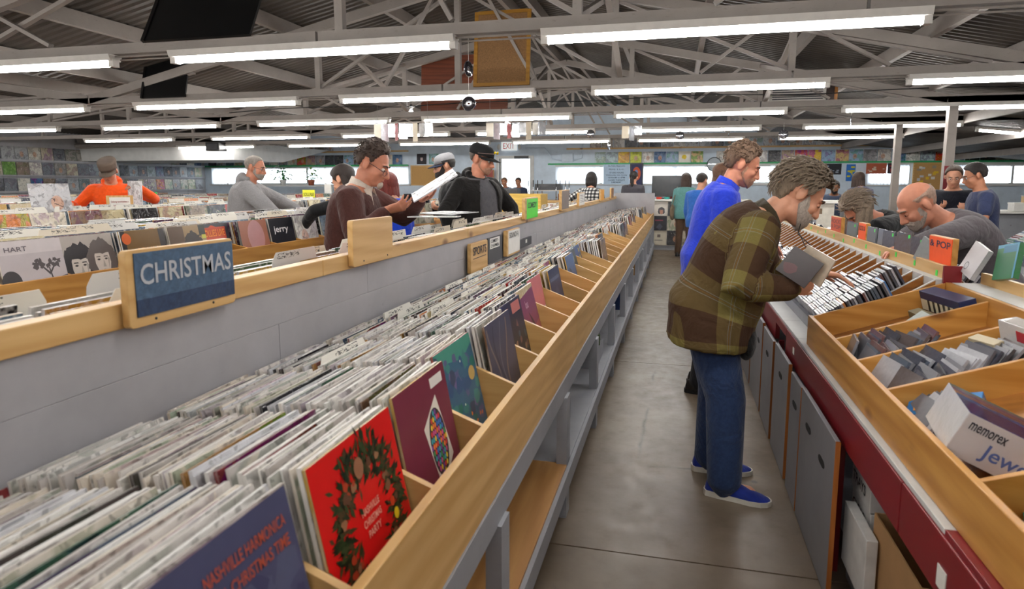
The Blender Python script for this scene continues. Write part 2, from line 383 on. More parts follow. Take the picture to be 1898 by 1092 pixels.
# ground outside
struct('ground_outside', MB().box(XL - 8, XR + 8, YB + 0.25, YB + 14, -0.3, -0.1), plain('pale_asphalt', rgb(170, 168, 164), 0.9))
# soffit of a stair or duct in the far left corner
struct('trim_1', MB().prism([(15.0, 2.62), (15.0, 2.15), (17.2, 2.15), (19.9, 2.62)], 0, XL, -11.3), whitepaint)
struct('trim_2', MB().box(XL, -12.6, 14.9, 15.0, 2.50, 2.66), steel)
# columns at the edge of the main bay
ROWS = [-0.95, 1.7, 4.3, 6.85, 9.3, 12.0, 14.8]
for i, (x, y) in enumerate(((3.27, 9.3), (3.47, 12.0))):
    struct('column_%d' % (i + 1), MB().box(x - 0.05, x + 0.05, y - 0.05, y + 0.05, 0, 2.53).box(x - 0.09, x + 0.09, y - 0.09, y + 0.09, 0, 0.015), steel)
struct('trim_3', MB().box(3.215, 3.325, 9.243, 9.247, 0.5, 1.76), redpaint)
# ------------------------------------------------------------------ trusses
def truss(y, idx, lab):
    t = thing('roof_truss', lab, 'truss', (0, y, 2.53), 'roof trusses above the light rows')
    B = (2.53, 2.605)
    for xa, xb in ((-16.2, -11.9), (-11.88, -7.2), (-7.18, -2.5), (-2.48, 1.02), (1.04, 5.2), (5.22, 9.8)):
        part('bottom_chord', MB().box(xa, xb, y - 0.035, y + 0.035, *B), steel, t)
    def topz(x): return roof_z(x) - 0.17
    for xa, xb in ((-7.2, -2.0), (-2.0, 3.2), (-11.7, -7.2), (-16.1, -11.7), (3.2, 9.6)):
        za, zb = topz(xa + 1e-3), topz(xb - 1e-3)
        if za < 2.64 : 
            pass
        part('top_chord', MB().bar((xa, y, max(za, 2.63) - 0.05), (xb, y, max(zb, 2.63) - 0.05), 0.07, 0.10), steel, t)
    xs = [-2.32 + 1.67 * k for k in range(-8, 5)]
    for i, x in enumerate(xs):
        zt = topz(x) - 0.09
        gap_ = (y == 4.3 and abs(x + 3.99) < 0.05) or (y == 6.85 and abs(x + 5.66) < 0.05)
        if zt > 2.7 and not gap_: part('post', MB().box(x - 0.03, x + 0.03, y - 0.03, y + 0.03, 2.605, zt), steel, t)
        if i + 1 < len(xs):
            xn = xs[i + 1]
            za, zb = topz(x) - 0.09, topz(xn) - 0.09
            m = MB(); up = (x > -2.4)
            if x > 2.6 or x < -14 or gap_: continue
            def brace(p, q): part('brace', MB().bar(p, q, 0.045, 0.03), steel, t)
            if x + 0.8 < -2.0: brace((x, y + 0.02, 2.62), (xn, y + 0.02, max(zb, 2.66)))
            else: brace((x, y + 0.02, max(za, 2.66)), (xn, y + 0.02, 2.62))
            if -6 < x < 1.5: brace(((x + xn) / 2, y - 0.03, 2.62), ((x + xn) / 2 + (0.6 if i % 2 else -0.6), y - 0.03, topz((x + xn) / 2 + (0.6 if i % 2 else -0.6)) - 0.08))
    return t
LABT = {4.3: 'nearest whitewashed steel roof truss, above the first row of tube lights', 6.85: 'whitewashed steel roof truss carrying the framed cork board, second in line',
        9.3: 'whitewashed steel roof truss carrying the red brown plywood, third in line', 12.0: 'whitewashed steel roof truss over the fourth row of tube lights',
        14.8: 'farthest whitewashed steel roof truss, over the last row of tube lights'}
for i, y in enumerate(ROWS[2:]): truss(y, i, LABT[y])
# longitudinal sway bracing between trusses
for i, (x, ya, yb) in enumerate([(-8.99, 4.3, 6.85), (-0.65, 4.3, 6.85), (-3.99, 6.85, 9.3), (1.02, 6.85, 9.3), (-2.32, 9.3, 12.0)]):
    za = 2.62; zb = roof_z(x) - 0.2
    t = thing('sway_brace', 'slanting steel brace from truss chord %s up to the roof' % ('over the %s aisle gap' % ('first', 'second', 'third', 'fourth', 'fifth')[i]), 'brace', (x, ya, za), 'sway braces between trusses')
    part('rod', MB().bar((x, ya + 0.05, za), (x, yb - 0.05, zb), 0.05, 0.04, side=(1, 0, 0)), steel, t)
    part('rod', MB().bar((x + 0.06, ya + 0.05, zb), (x + 0.06, yb - 0.05, za), 0.05, 0.04, side=(1, 0, 0)), steel, t)
# ------------------------------------------------------------------ fluorescent fixtures
SPANS = [(-12.85, -10.5), (-9.55, -7.25), (-6.52, -4.25), (-3.72, -1.47), (-0.88, 1.36), (2.02, 4.38)]
def tube_parts(L):
    hs = MB().prism([(-0.05, 0.0), (0.05, 0.0), (0.065, 0.045), (-0.065, 0.045)], 0, -L / 2, L / 2)
    # prism axis 0 gives (a,u,v)
    return hs
FIX = {}
def fixture(xa, xb, y, lab, tilt=0.0, rotz=0.0, z=2.485):
    L = xb - xa; key = round(L, 2)
    if key not in FIX:
        FIX[key] = (tube_parts(L).mesh('housing', [housing]),
                    MB().tube([(-L / 2 + 0.03, 0, -0.022), (L / 2 - 0.03, 0, -0.022)], 0.021, 10).mesh('tube', [tube_m]),
                    MB().box(-0.022, 0.022, -0.03, 0.03, -0.045, 0.02).mesh('lamp_holder', [housing]),
                    MB().tube([(0, 0, 0.045), (0, 0, 0.07)], 0.012, 6).mesh('hanger', [chrome]),
                    MB().box(-0.012, 0.012, -0.023, 0.023, -0.045, 0.0).mesh('tube_joint', [housing]))
    h, tb, lh, hg, tj = FIX[key]
    t = thing('fluorescent_light', lab, 'light', ((xa + xb) / 2, y, z), 'tube lights hung under the trusses'); t.rotation_euler = (0, tilt, rotz)
    inst('housing', h, t, (0, 0, 0)); inst('tube', tb, t, (0, 0, 0))
    inst('lamp_holder', lh, t, (-L / 2 + 0.018, 0, 0)); inst('lamp_holder', lh, t, (L / 2 - 0.018, 0, 0))
    inst('hanger', hg, t, (-L * 0.38, 0, 0)); inst('hanger', hg, t, (L * 0.38, 0, 0))
    return t
RN = {4.3: 'first', 6.85: 'second', 9.3: 'third', 12.0: 'fourth', 14.8: 'fifth'}
CN = ['first', 'second', 'third', 'fourth', 'fifth', 'sixth']
for y in ROWS:
    for j, (a, b) in enumerate(SPANS):
        if y < 4 and j not in ((1, 2, 3, 4, 5) if y > 0 else (1, 2, 3, 4)): continue
        if y >= 4: lab = 'tube light in the %s row from the front, %s from the left wall' % (RN[y], CN[j])
        else: lab = 'tube light over the %s, %s' % (('third counter', 'second record counter', 'divided grey counter', 'disc racks', 'far right racks')[j - 1], 'nearer than the first row' if y > 0 else 'behind the camera position')
        fixture(a, b, y, lab)
for y in (6.85, 9.3): fixture(-15.75, -13.4, y, 'added unseen tube light brightening the left wall, in the %s row' % RN[y])  # extra fixtures out of view, added to brighten the left wall of albums
fixture(5.1, 7.5, 13.4, 'tube light slanting down to the right below the low side roof, lower one', 0.115, 0, 2.36)
fixture(5.25, 7.6, 12.2, 'tube light slanting down to the right below the low side roof, upper one', 0.10, 0, 2.52)
# conduits along the rows
for y in ROWS[2:]:
    cd = thing('conduit', 'thin steel conduit running between the lights of the %s row' % RN[y], 'conduit', (0, y, 2.50), 'conduits between the tube lights')
    for (a, b), (a2, b2) in zip(SPANS[:-1], SPANS[1:]):
        part('pipe', MB().tube([(b, y, 2.515), (a2, y, 2.515)], 0.008, 6), steel, cd)
        part('pipe', MB().tube([(b, y + 0.05, 2.50), (a2, y + 0.05, 2.50)], 0.006, 6), steel, cd)
# ================================================================== RECORDS: shared pieces
S = 0.333
def cover_mat(name, gloss=0.25, wrap=0.35, kind=0):
    t = NT(name); tc = t.new('ShaderNodeTexCoord'); oi = t.new('ShaderNodeObjectInfo')
    v = tc.outputs['Object']; rnd = oi.outputs['Random']
    mp = t.new('ShaderNodeVectorMath', operation='ADD'); t.link(v, mp.inputs[0])
    cmb = t.new('ShaderNodeCombineXYZ'); r100 = t.math('MULTIPLY', rnd, 173.0); t.link(r100, cmb.inputs[0]); t.link(r100, cmb.inputs[1]); t.link(cmb.outputs[0], mp.inputs[1])
    pv = mp.outputs[0]
    n1 = t.noise(pv, 6.5, 2, 0.5, 0.8); n2 = t.noise(pv, 17.0, 4, 0.6, 1.2)
    base = oi.outputs['Color']
    hs = t.new('ShaderNodeHueSaturation'); t.link(base, hs.inputs['Color']); t.link(t.math('ADD', t.math('MULTIPLY', rnd, 0.5), 0.25), hs.inputs['Hue']); hs.inputs['Value'].default_value = 0.55; hs.inputs['Saturation'].default_value = 1.2
    f1 = t.ramp(n1.outputs[0], [(0.50, (0, 0, 0)), (0.54, (1, 1, 1))])
    c = t.mix(t.math('MULTIPLY', f1, 0.75), base, hs.outputs[0])
    f2 = t.ramp(n2.outputs[0], [(0.56, (0, 0, 0)), (0.60, (1, 1, 1))])
    c = t.mix(t.math('MULTIPLY', f2, 0.45), c, rgb(38, 32, 30))
    f3 = t.ramp(n2.outputs[0], [(0.33, (1, 1, 1)), (0.37, (0, 0, 0))])
    c = t.mix(t.math('MULTIPLY', f3, 0.5), c, rgb(226, 214, 196))
    # a lighter oval, as of a portrait
    sx = t.new('ShaderNodeSeparateXYZ'); t.link(v, sx.inputs[0])
    ox = t.math('MULTIPLY', t.math('SUBTRACT', rnd, 0.5), 0.12)
    dx = t.math('MULTIPLY', t.math('SUBTRACT', sx.outputs[0], ox), 13.0); dz = t.math('MULTIPLY', t.math('ADD', sx.outputs[2], 0.02), 9.5)
    dd = t.math('SQRT', t.math('ADD', t.math('MULTIPLY', dx, dx), t.math('MULTIPLY', dz, dz)))
    el = t.ramp(dd, [(0.62, (1, 1, 1)), (0.72, (0, 0, 0))])
    pick = t.ramp(t.math('FRACT', t.math('MULTIPLY', rnd, 7.31)), [(0.0, (0, 0, 0)), (0.55, (0.75, 0.75, 0.75))], True)
    c = t.mix(t.math('MULTIPLY', el, pick), c, t.mix(f2, rgb(198, 150, 120), rgb(86, 52, 40)))
    t.col(c); t.rough(gloss)
    t.b.inputs['Specular IOR Level'].default_value = 0.5
    wn = t.noise(pv, 9.0, 3, 0.5, 2.5); t.bump(wn.outputs[0], wrap, 0.02)
    return t.m
cover_art = cover_mat('cover_art_in_sleeve', 0.16, 0.55)
cover_soft = cover_mat('cover_art', 0.35, 0.12)
# spines and sleeve tops: colour from obj.color, glossy streaks
t = NT('sleeve_top_edge'); oi = t.new('ShaderNodeObjectInfo'); v = t.coord((5, 60, 5))
n = t.noise(v, 3.0, 3); t.col(t.mix(t.math('MULTIPLY', t.ramp(n.outputs[0], [(0.45, (0, 0, 0)), (0.62, (1, 1, 1))]), 0.35), oi.outputs['Color'], rgb(238, 236, 232)))
t.rough(0.22); t.bump(n.outputs[0], 0.4, 0.01); edge_m = t.m
t = NT('sleeve_mass'); at = t.new('ShaderNodeAttribute', attribute_name='tint'); v = t.coord((14, 14, 14)); n = t.noise(v, 3.0, 3)
t.col(t.mix(t.math('MULTIPLY', t.ramp(n.outputs[0], [(0.50, (0, 0, 0)), (0.68, (1, 1, 1))]), 0.4), at.outputs['Color'], rgb(236, 234, 230))); t.rough(0.25); t.bump(n.outputs[0], 0.35, 0.01); mass_m = t.m
PAPER = [(226, 222, 216), (212, 206, 200), (196, 190, 186), (236, 234, 230), (206, 206, 210), (184, 176, 170), (218, 208, 194)]
DARKS = [(70, 62, 60), (46, 44, 50), (96, 70, 52), (60, 74, 92), (110, 40, 44), (52, 84, 66), (150, 110, 60), (176, 150, 60), (120, 52, 60)]
COVERS = [(32, 30, 34), (60, 66, 78), (216, 208, 192), (150, 40, 38), (186, 150, 70), (96, 116, 132), (118, 84, 60), (228, 226, 220), (58, 86, 108), (90, 60, 84), (70, 92, 70), (200, 120, 60), (170, 168, 164), (40, 48, 66), (204, 190, 150), (140, 126, 112)]
def pickc(p): return (PAPER if rng.random() < p else DARKS)[int(rng.integers(0, 7))]
def colr(o, c): o.color = rgb(*c)
def rec_mesh(name, th, mats, w=S, h=S):
    """a sleeve: faces +-Y are the covers (x right, z up), the rest edge"""
    m = MB(); a = w / 2; t2 = th / 2
    vs = [(-a, -t2, -h / 2), (a, -t2, -h / 2), (a, -t2, h / 2), (-a, -t2, h / 2), (-a, t2, -h / 2), (a, t2, -h / 2), (a, t2, h / 2), (-a, t2, h / 2)]
    m.add(vs, [(0, 1, 2, 3), (5, 4, 7, 6)], 0); m.add(vs, [(3, 2, 6, 7), (4, 5, 1, 0), (1, 5, 6, 2), (4, 0, 3, 7)], 1)
    return m.mesh(name, mats)
REC = [rec_mesh('record', th, [cover_art, edge_m]) for th in (0.005, 0.007, 0.009)]
ALB = rec_mesh('wall_album', 0.006, [cover_art, edge_m])
def lean_rot(ang, yaw, lean):
    # cover (-Y local) turned to face the yaw direction, leaning back by lean
    return Matrix.Rotation(yaw, 4, 'Z') @ Matrix.Rotation(-lean, 4, 'X')
def place(o, M): o.matrix_world = M; return o
def put_record(x, y, zb, lean, yaw, me, c, label, group, name='record', cat='record', roll=0.0, h=S):
    """bottom middle of the sleeve at (x,y,zb); the cover faces yaw (0 = -Y)"""
    o = bpy.data.objects.new(name, me); C.objects.link(o)
    M = Matrix.Translation((x, y, zb)) @ Matrix.Rotation(yaw, 4, 'Z') @ Matrix.Rotation(-lean, 4, 'X') @ Matrix.Rotation(roll, 4, 'Y') @ Matrix.Translation((0, 0, h / 2))
    o.matrix_world = M; colr(o, c); tag(o, label, cat, group); return o
class Mass:
    """many filed sleeves as one object, tinted one by one"""
    def __init__(s): s.v = []; s.f = []; s.c = []
    def rec(s, x, y, zb, lean, yaw, th, c, w=S, h=S, cover=None):
        M = Matrix.Translation((x, y, zb)) @ Matrix.Rotation(yaw, 4, 'Z') @ Matrix.Rotation(-lean, 4, 'X')
        b = len(s.v); a = w / 2; t2 = th / 2
        for p in ((-a, -t2, 0), (a, -t2, 0), (a, -t2, h), (-a, -t2, h), (-a, t2, 0), (a, t2, 0), (a, t2, h), (-a, t2, h)): s.v.append(tuple(M @ Vector(p)))
        fs = [(0, 1, 2, 3), (5, 4, 7, 6), (3, 2, 6, 7), (1, 5, 6, 2), (4, 0, 3, 7)]
        for i, f in enumerate(fs): s.f.append(tuple(b + k for k in f)); s.c.append(rgb(*(cover if (cover and i < 2) else c)))
    def build(s, name, label, cat):
        me = bpy.data.meshes.new(name); me.from_pydata(s.v, [], s.f); me.materials.append(mass_m)
        at = me.attributes.new('tint', 'FLOAT_COLOR', 'FACE'); at.data.foreach_set('color', np.array(s.c, dtype=np.float32).ravel())
        o = bpy.data.objects.new(name, me); C.objects.link(o); tag(o, label, cat, None, 'stuff'); return o
# divider cards with a handwritten name at their top edge
t = NT('divider_card'); v = t.coord((26, 26, 90)); n = t.noise(v, 2.0, 2, 0.5, 1.5); tc = t.new('ShaderNodeTexCoord'); sx = t.new('ShaderNodeSeparateXYZ'); t.link(tc.outputs['Object'], sx.inputs[0]); oi = t.new('ShaderNodeObjectInfo')
band = t.math('MULTIPLY', t.math('GREATER_THAN', sx.outputs[2], 0.008), t.math('LESS_THAN', sx.outputs[2], 0.032)); inx = t.math('LESS_THAN', t.math('ABSOLUTE', t.math('ADD', sx.outputs[0], t.math('MULTIPLY', t.math('SUBTRACT', oi.outputs['Random'], 0.5), 0.12))), 0.075)
f = t.math('MULTIPLY', t.math('MULTIPLY', band, inx), t.ramp(n.outputs[0], [(0.53, (0, 0, 0)), (0.56, (1, 1, 1))]))
t.col(t.mix(f, oi.outputs['Color'], rgb(40, 36, 34))); t.rough(0.5); card_m = t.m
def card_mesh():
    m = MB(); a = 0.155
    m.prism([(-a, -0.22), (a, -0.22), (a, 0.0), (a - 0.02, 0.035), (-a + 0.02, 0.035), (-a, 0.0)], 1, -0.0008, 0.0008); return m.mesh('divider_card', [card_m])
CARD = card_mesh()
def put_card(x, y, ztop, lean, yaw, label, group, c=(226, 222, 212)):
    o = bpy.data.objects.new('divider_card', CARD); C.objects.link(o)
    o.matrix_world = Matrix.Translation((x, y, ztop - 0.035)) @ Matrix.Rotation(yaw, 4, 'Z') @ Matrix.Rotation(-lean, 4, 'X'); colr(o, c); tag(o, label, 'card', group); return o

# ================================================================== COUNTER L1 (front left, double sided)
L1a, L1b = -0.247, 14.497
PITCH = 0.388; Y0 = 1.305 - 4 * PITCH
t1 = thing('record_counter', 'long grey double-sided record counter with pine front rail left of the aisle', 'counter', (-1.3, 7, 0))
m = MB()
for k, (a, b) in enumerate(((L1a, 3.2), (3.205, 8.1), (8.105, L1b))): part('front_rail', MB().box(-0.492, -0.470, a, b, 0.667, 0.90), pine['y'], t1, bevel=0.002)
for a, b in ((L1a, 4.6), (4.605, 9.4), (9.405, L1b)): part('beam', MB().box(-0.505, -0.465, a, b, 0.575, 0.666), greybase, t1)
for k in range(13):
    y = 0.57 + 1.15 * k
    part('post', MB().box(-0.50, -0.452, y - 0.045, y + 0.045, 0.0, 0.58), greybase, t1)
    part('rear_post', MB().box(-1.25, -1.20, y - 0.045, y + 0.045, 0.0, 0.60), greybase, t1)
    part('shelf_bracket', MB().box(-1.20, -0.50, y - 0.02, y + 0.02, 0.17, 0.235), greybase, t1)
part('lower_shelf', MB().box(-1.20, -0.452, L1a, 1.64, 0.24, 0.26), wood('ply_shelf', 'y', rgb(198, 150, 92), rgb(170, 122, 70), False), t1)
part('lower_shelf', MB().box(-1.20, -0.452, 1.645, 2.84, 0.24, 0.262), wood('ply_shelf', 'y', rgb(198, 150, 92), rgb(170, 122, 70), False), t1)
part('lower_shelf', MB().box(-1.20, -0.452, 2.845, L1b, 0.24, 0.26), greybase, t1)
part('shelf_fascia', MB().box(-0.452, -0.435, L1a, 6.5, 0.165, 0.25), greybase, t1); part('shelf_fascia', MB().box(-0.452, -0.435, 6.505, L1b, 0.165, 0.25), greybase, t1)
m = MB()  # the sloping floor of the bins
m.prism([(-0.492, 0.735), (-1.292, 0.62), (-1.292, 0.60), (-0.492, 0.715)], 1, L1a, L1b); part('bin_floor', m, pine['x'], t1)
part('back_board', MB().box(-1.21, -1.20, L1a, L1b, 0.0, 0.61), greybase, t1)
for a, b, z0, z1 in ((L1a, 3.30, 0.60, 0.92), (3.302, 8.4, 0.60, 0.92), (8.402, L1b, 0.60, 0.92), (L1a, 1.9, 0.921, 1.075), (1.902, 6.1, 0.921, 1.075), (6.102, L1b, 0.921, 1.075), (L1a, 2.56, 1.0755, 1.20), (2.562, 7.2, 1.0755, 1.20), (7.202, L1b, 1.0755, 1.20)):
    part('back_plank', MB().box(-1.315, -1.293, a, b, z0, z1), graypaint, t1, bevel=0.0015)
for a, b in ((L1a, 2.18), (2.183, 2.50), (2.503, 3.95), (3.953, 5.6), (5.603, 8.2), (8.203, 11.0), (11.003, L1b)): part('top_strip', MB().box(-1.335, -1.283, a, b, 1.201, 1.262), pine['y'], t1, bevel=0.003)
DIV = MB().prism([(-0.493, 0.72), (-0.493, 0.862), (-0.82, 0.985), (-1.291, 0.93), (-1.291, 0.60)], 1, -0.009, 0.009).mesh('bin_divider', [pine['x']])
for k in range(39): inst('bin_divider', DIV, t1, Vector((0, Y0 + PITCH * k, 0)) - t1.location)
part('end_panel', MB().box(-1.33, -0.46, L1b + 0.002, L1b + 0.03, 0.0, 1.33), graypaint, t1)
# rear half
part('rear_bin_floor', MB().box(-1.70, -1.316, L1a, L1b - 3.0, 0.855, 0.87), pine['y'], t1)
part('rear_rail', MB().box(-1.72, -1.70, L1a, L1b - 3.0, 0.82, 1.06), pine['y'], t1)
part('rear_base', MB().box(-1.66, -1.36, L1a, L1b - 3.0, 0.0, 0.854), greybase, t1)

FRONT = {}  # covers of the first bins: (colour, x offset of the front sleeve)
LEAN = R(11.5)
def floor_z(x): return 0.737 + (x + 0.492) * 0.144
mass = Mass(); mass_far = Mass()
offs = {-3: .0, -2: .0, -1: .0, 0: .02, 1: .06, 2: .03, 3: .07, 4: .09, 5: .14, 6: .10, 7: .2, 8: .12, 9: .16}
art_fronts = {}
names = {-3: 'in the bin nearest the camera', -2: 'behind the slate blue harmonica album', -1: 'behind the red wreath album', 0: 'behind the maroon mosaic album', 1: 'behind the teal landscape album', 2: 'behind the dark grey swirl album'}
for k in range(-4, 34):
    yc = 1.305 + PITCH * (k + 0.5) - 0.0; yc = 1.305 + PITCH * k + PITCH / 2
    near = k <= 2; ind = -3 <= k <= 2
    off = offs.get(k, float(rng.choice([0.03, 0.07, 0.12, 0.18, 0.24]))) if k > -4 else 0
    x = -0.545 - off; n = 0; step0 = 0.0150 if near else 0.016
    xend = -1.195
    gapx = float(rng.uniform(-1.0, -0.75))
    while x > xend:
        th = 0.009 if ind else 0.011
        base_l = LEAN + R(float(rng.normal(0, 1.0))) + (R(7) * max(0, (off - 0.02)) / 0.3)
        yy = yc + float(rng.normal(0, 0.008)); zb = floor_z(x) + 0.002 + float(abs(rng.normal(0, 0.0035)))
        c = pickc(0.84 if k < 3 else 0.94)
        yaw = R(90) + R(float(rng.normal(0, 1.4)))
        if n == 0:
            cc_ = COVERS[int(rng.integers(0, 16))]
            o = put_record(x + 0.004, yc, floor_z(x) + 0.003, base_l, R(90), REC[1], cc_, '%s front record of its bin beside the aisle, %s bin from the near end' % (cname(cc_), ordw(k + 5)), 'front records of the left counter')
            art_fronts[k] = o
        elif ind:
            put_record(x, yy, zb, base_l, yaw, REC[int(rng.integers(0, 3))], c, 'upright record %s, only its top edge showing' % names[k], 'records filed %s' % names[k])
        else:
            mass.rec(x, yy, zb, base_l, yaw, th, c, cover=COVERS[int(rng.integers(0, 16))])
        n += 1
        x -= step0 * float(rng.uniform(0.82, 1.18))
        if not near and rng.random() < 0.06: x -= 0.02
# ================================================================== COUNTERS L2 .. L6 (left, taller, double sided)
TOPZ = 1.275
def left_counter(xf, ya, yb, label, fronts=None, dens=1.0):
    """front (+X) rail at xf; 0.62 deep each side of the ridge"""
    xr = xf - 0.64; xb = xr - 0.62
    t = thing('record_counter', label, 'counter', (xr, (ya + yb) / 2, 0))
    part('front_rail', MB().box(xf - 0.02, xf, ya, yb, 0.86, 1.085), honey['y'], t, bevel=0.002); part('rear_rail', MB().box(xb, xb + 0.02, ya, yb, 0.86, 1.085), honey['y'], t)
    part('base', MB().box(xb + 0.12, xf - 0.12, ya + 0.05, yb - 0.05, 0.0, 0.86), greybase, t)
    part('bin_floor', MB().prism([(xf - 0.02, 0.93), (xr, 0.875), (xr, 0.86), (xf - 0.02, 0.90)], 1, ya, yb), honey['x'], t)
    part('bin_floor', MB().prism([(xb + 0.02, 0.93), (xb + 0.02, 0.90), (xr, 0.86), (xr, 0.875)], 1, ya, yb), honey['x'], t)
    part('ridge_board', MB().box(xr - 0.012, xr + 0.012, ya, yb, 0.86, 1.22), honey['y'], t)
    part('end_panel', MB().box(xb, xf, ya - 0.02, ya, 0.0, 1.15), greybase, t); part('end_panel', MB().box(xb, xf, yb, yb + 0.02, 0.0, 1.15), greybase, t)
    dv = MB().prism([(xf - 0.021, 0.90), (xf - 0.021, 1.06), (xr + 0.013, 1.19), (xr + 0.013, 0.875)], 1, -0.009, 0.009).mesh('bin_divider', [honey['x']])
    n = int((yb - ya) / 0.365)
    for i in range(1, n): inst('bin_divider', dv, t, Vector((0, ya + 0.365 * i, 0)) - t.location)
    return t, xr, xb
def fill(ms, xf, xr, ya, yb, sgn, zf, step, fo=None, rec_front=None, paper=0.86, stop=0.10):
    """sleeves from the rail at xf back to the ridge xr; sgn +1 faces +X"""
    n = int((yb - ya) / 0.365)
    for i in range(n):
        yc = ya + 0.365 * (i + 0.5); off = float(rng.choice([0.0, 0.02, 0.05, 0.05, 0.12])) if fo is None else fo.get(i, 0.03)
        x = xf - sgn * (0.065 + off); j = 0
        while (x - xr) * sgn > stop:
            d = abs(x - xf)
            if j == 0 and rec_front is not None: rec_front.append((x + sgn * 0.004, yc, zf - 0.085 * d + 0.004, i))
            else: ms.rec(x, yc + float(rng.normal(0, 0.008)), zf - 0.085 * d + float(abs(rng.normal(0, 0.008))), R(11 + float(rng.normal(0, 1.2))), R(90) * sgn, 0.011, pickc(paper), cover=COVERS[int(rng.integers(0, 16))])
            x -= sgn * step * float(rng.uniform(0.8, 1.3)); j += 1
fills = []
# rear half of L1
fill(mass, -1.70, -1.335, L1a, L1b - 3.0, -1, 0.918, 0.019, {}, stop=0.068)
t2, xr2, xb2 = left_counter(-2.98, 0.88, 14.2, 'honey pine record counter with the portrait albums, second counter from the aisle')
f2 = []; fill(mass_far, -2.98, xr2, 0.88, 14.2, 1, 0.945, 0.02, None, f2); fill(mass_far, xb2, xr2, 0.88, 14.2, -1, 0.945, 0.025)
t3, xr3, xb3 = left_counter(-5.25, 2.6, 14.2, 'honey pine record counter in front of the man in orange, third from the aisle')
f3 = []; fill(mass_far, -5.25, xr3, 2.6, 14.2, 1, 0.965, 0.024, None, f3); fill(mass_far, xb3, xr3, 2.6, 14.2, -1, 0.965, 0.03)
for xf, ya, lab in ((-7.75, 5.5, 'record counter behind the man in orange, fourth from the aisle'), (-10.2, 8.0, 'record counter fifth from the aisle, full of white sleeves'), (-12.75, 10.0, 'record counter nearest the left wall of albums')):
    tt, xr, xb = left_counter(xf, ya, 14.4, lab)
    fill(mass_far, xf, xr, ya, 14.4, 1, 0.97, 0.035); fill(mass_far, xb, xr, ya, 14.4, -1, 0.97, 0.04)
mass.build('filed_records', 'white plastic sleeved records filed edge up along the counter beside the aisle', 'records')
mass_far.build('filed_records', 'pale sleeved records filed edge up in the counters farther left', 'records')
L2COL = {}
fr2 = {}; fr3 = {}
for (x, y, z, i) in f2:
    if y < 2.2 or y > 8.6: continue
    fr2[i] = put_record(x, y, z, R(11), R(90), REC[1], COVERS[int(rng.integers(0, 16))], 'record', 'front records of the second counter'); fr2[i]['y'] = y
for (x, y, z, i) in f3:
    if y < 3.4 or y > 9: continue
    fr3[i] = put_record(x, y, z, R(11), R(90), REC[1], COVERS[int(rng.integers(0, 16))], 'record', 'front records of the third counter'); fr3[i]['y'] = y
# divider cards
for i in range(37):
    y = 1.2 + i * 0.27 + float(rng.normal(0, 0.06)); x = -1.43 - float(rng.uniform(0, 0.22))
    put_card(x, y, 1.278 + float(rng.uniform(-0.015, 0.012)), R(-6), R(90), 'white name card standing among the sleeves just behind the pine top strip', 'name cards behind the pine strip', ((232, 228, 218), (222, 210, 190), (214, 212, 208))[int(rng.integers(0, 3))])
for i in range(60):
    y = 2.3 + i * 0.16 + float(rng.normal(0, 0.05)); x = -3.27 - float(rng.uniform(0.0, 0.33))
    put_card(x, y, 1.303 + float(rng.uniform(-0.02, 0.010)), R(11), R(90), 'white name card with handwriting above the records of the second counter', 'name cards of the second counter', ((232, 228, 218), (222, 210, 190), (214, 212, 208))[int(rng.integers(0, 3))])
for i in range(24):
    y = 3.6 + i * 0.27 + float(rng.normal(0, 0.08)); x = -5.55 - float(rng.uniform(0.0, 0.3))
    put_card(x, y, 1.325 + float(rng.uniform(-0.02, 0.012)), R(11), R(90), 'white name card above the records of the third counter', 'name cards of the third counter')
for i in range(34):
    k = float(rng.uniform(0.5, 16)); y = 1.305 + PITCH * (int(k) + 0.5); x = float(rng.uniform(-1.22, -0.9))
    put_card(x, y, floor_z(x) + 0.36, LEAN, R(90), 'white name card standing among the records beside the aisle', 'name cards beside the aisle')

# ================================================================== RIGHT COUNTER R1
tr = thing('cd_counter', 'long table with dark red front edge and sloping disc racks right of the aisle', 'counter', (1.2, 4.5, 0))
for a, b in ((0.15, 1.9), (1.905, 3.86)): part('front_fascia', MB().box(0.625, 0.650, a, b, 0.585, 0.735), redpaint, tr, bevel=0.003)
part('front_fascia', MB().box(0.625, 0.65, 4.25, 8.6, 0.585, 0.735), redpaint, tr)
part('edge_strip', MB().box(0.625, 0.65, 3.862, 4.248, 0.69, 0.735), redpaint, tr)
for y in (2.69, 4.22, 6.2, 8.55): part('red_post', MB().box(0.645, 0.675, y - 0.014, y + 0.014, 0, 0.584), redpaint, tr)
for i, (a, b) in enumerate(((0.15, 1.62), (1.623, 3.55), (3.553, 4.02), (4.023, 5.2), (5.203, 8.6))): part('deck_board', MB().box(0.63, 1.66, a, b, 0.736, 0.752), whitepaint if i > 0 else redpaint, tr, bevel=0.002)
part('table_frame', MB().box(0.70, 1.635, 0.2, 8.55, 0.66, 0.735), greybase, tr)
for y in (0.3, 2.22, 4.3, 6.4, 8.5): part('table_leg', MB().box(1.55, 1.63, y - 0.045, y + 0.045, 0, 0.66), greybase, tr)
part('under_shelf', MB().box(0.72, 1.55, 0.2, 8.5, 0.10, 0.12), greybase, tr); part('shelf_front', MB().box(0.70, 0.72, 0.2, 2.65, 0.0, 0.121), greybase, tr)
part('far_fascia', MB().box(1.636, 1.66, 0.15, 8.6, 0.585, 0.735), redpaint, tr)
part('end_panel', MB().box(0.63, 1.66, 8.6, 8.62, 0, 1.1), greybase, tr)
part('price_tag', MB().box(0.6225, 0.6245, 1.575, 1.625, 0.612, 0.665), whitecard, tr); part('price_tag', MB().box(0.6225, 0.6245, 3.58, 3.62, 0.655, 0.69), whitecard, tr)
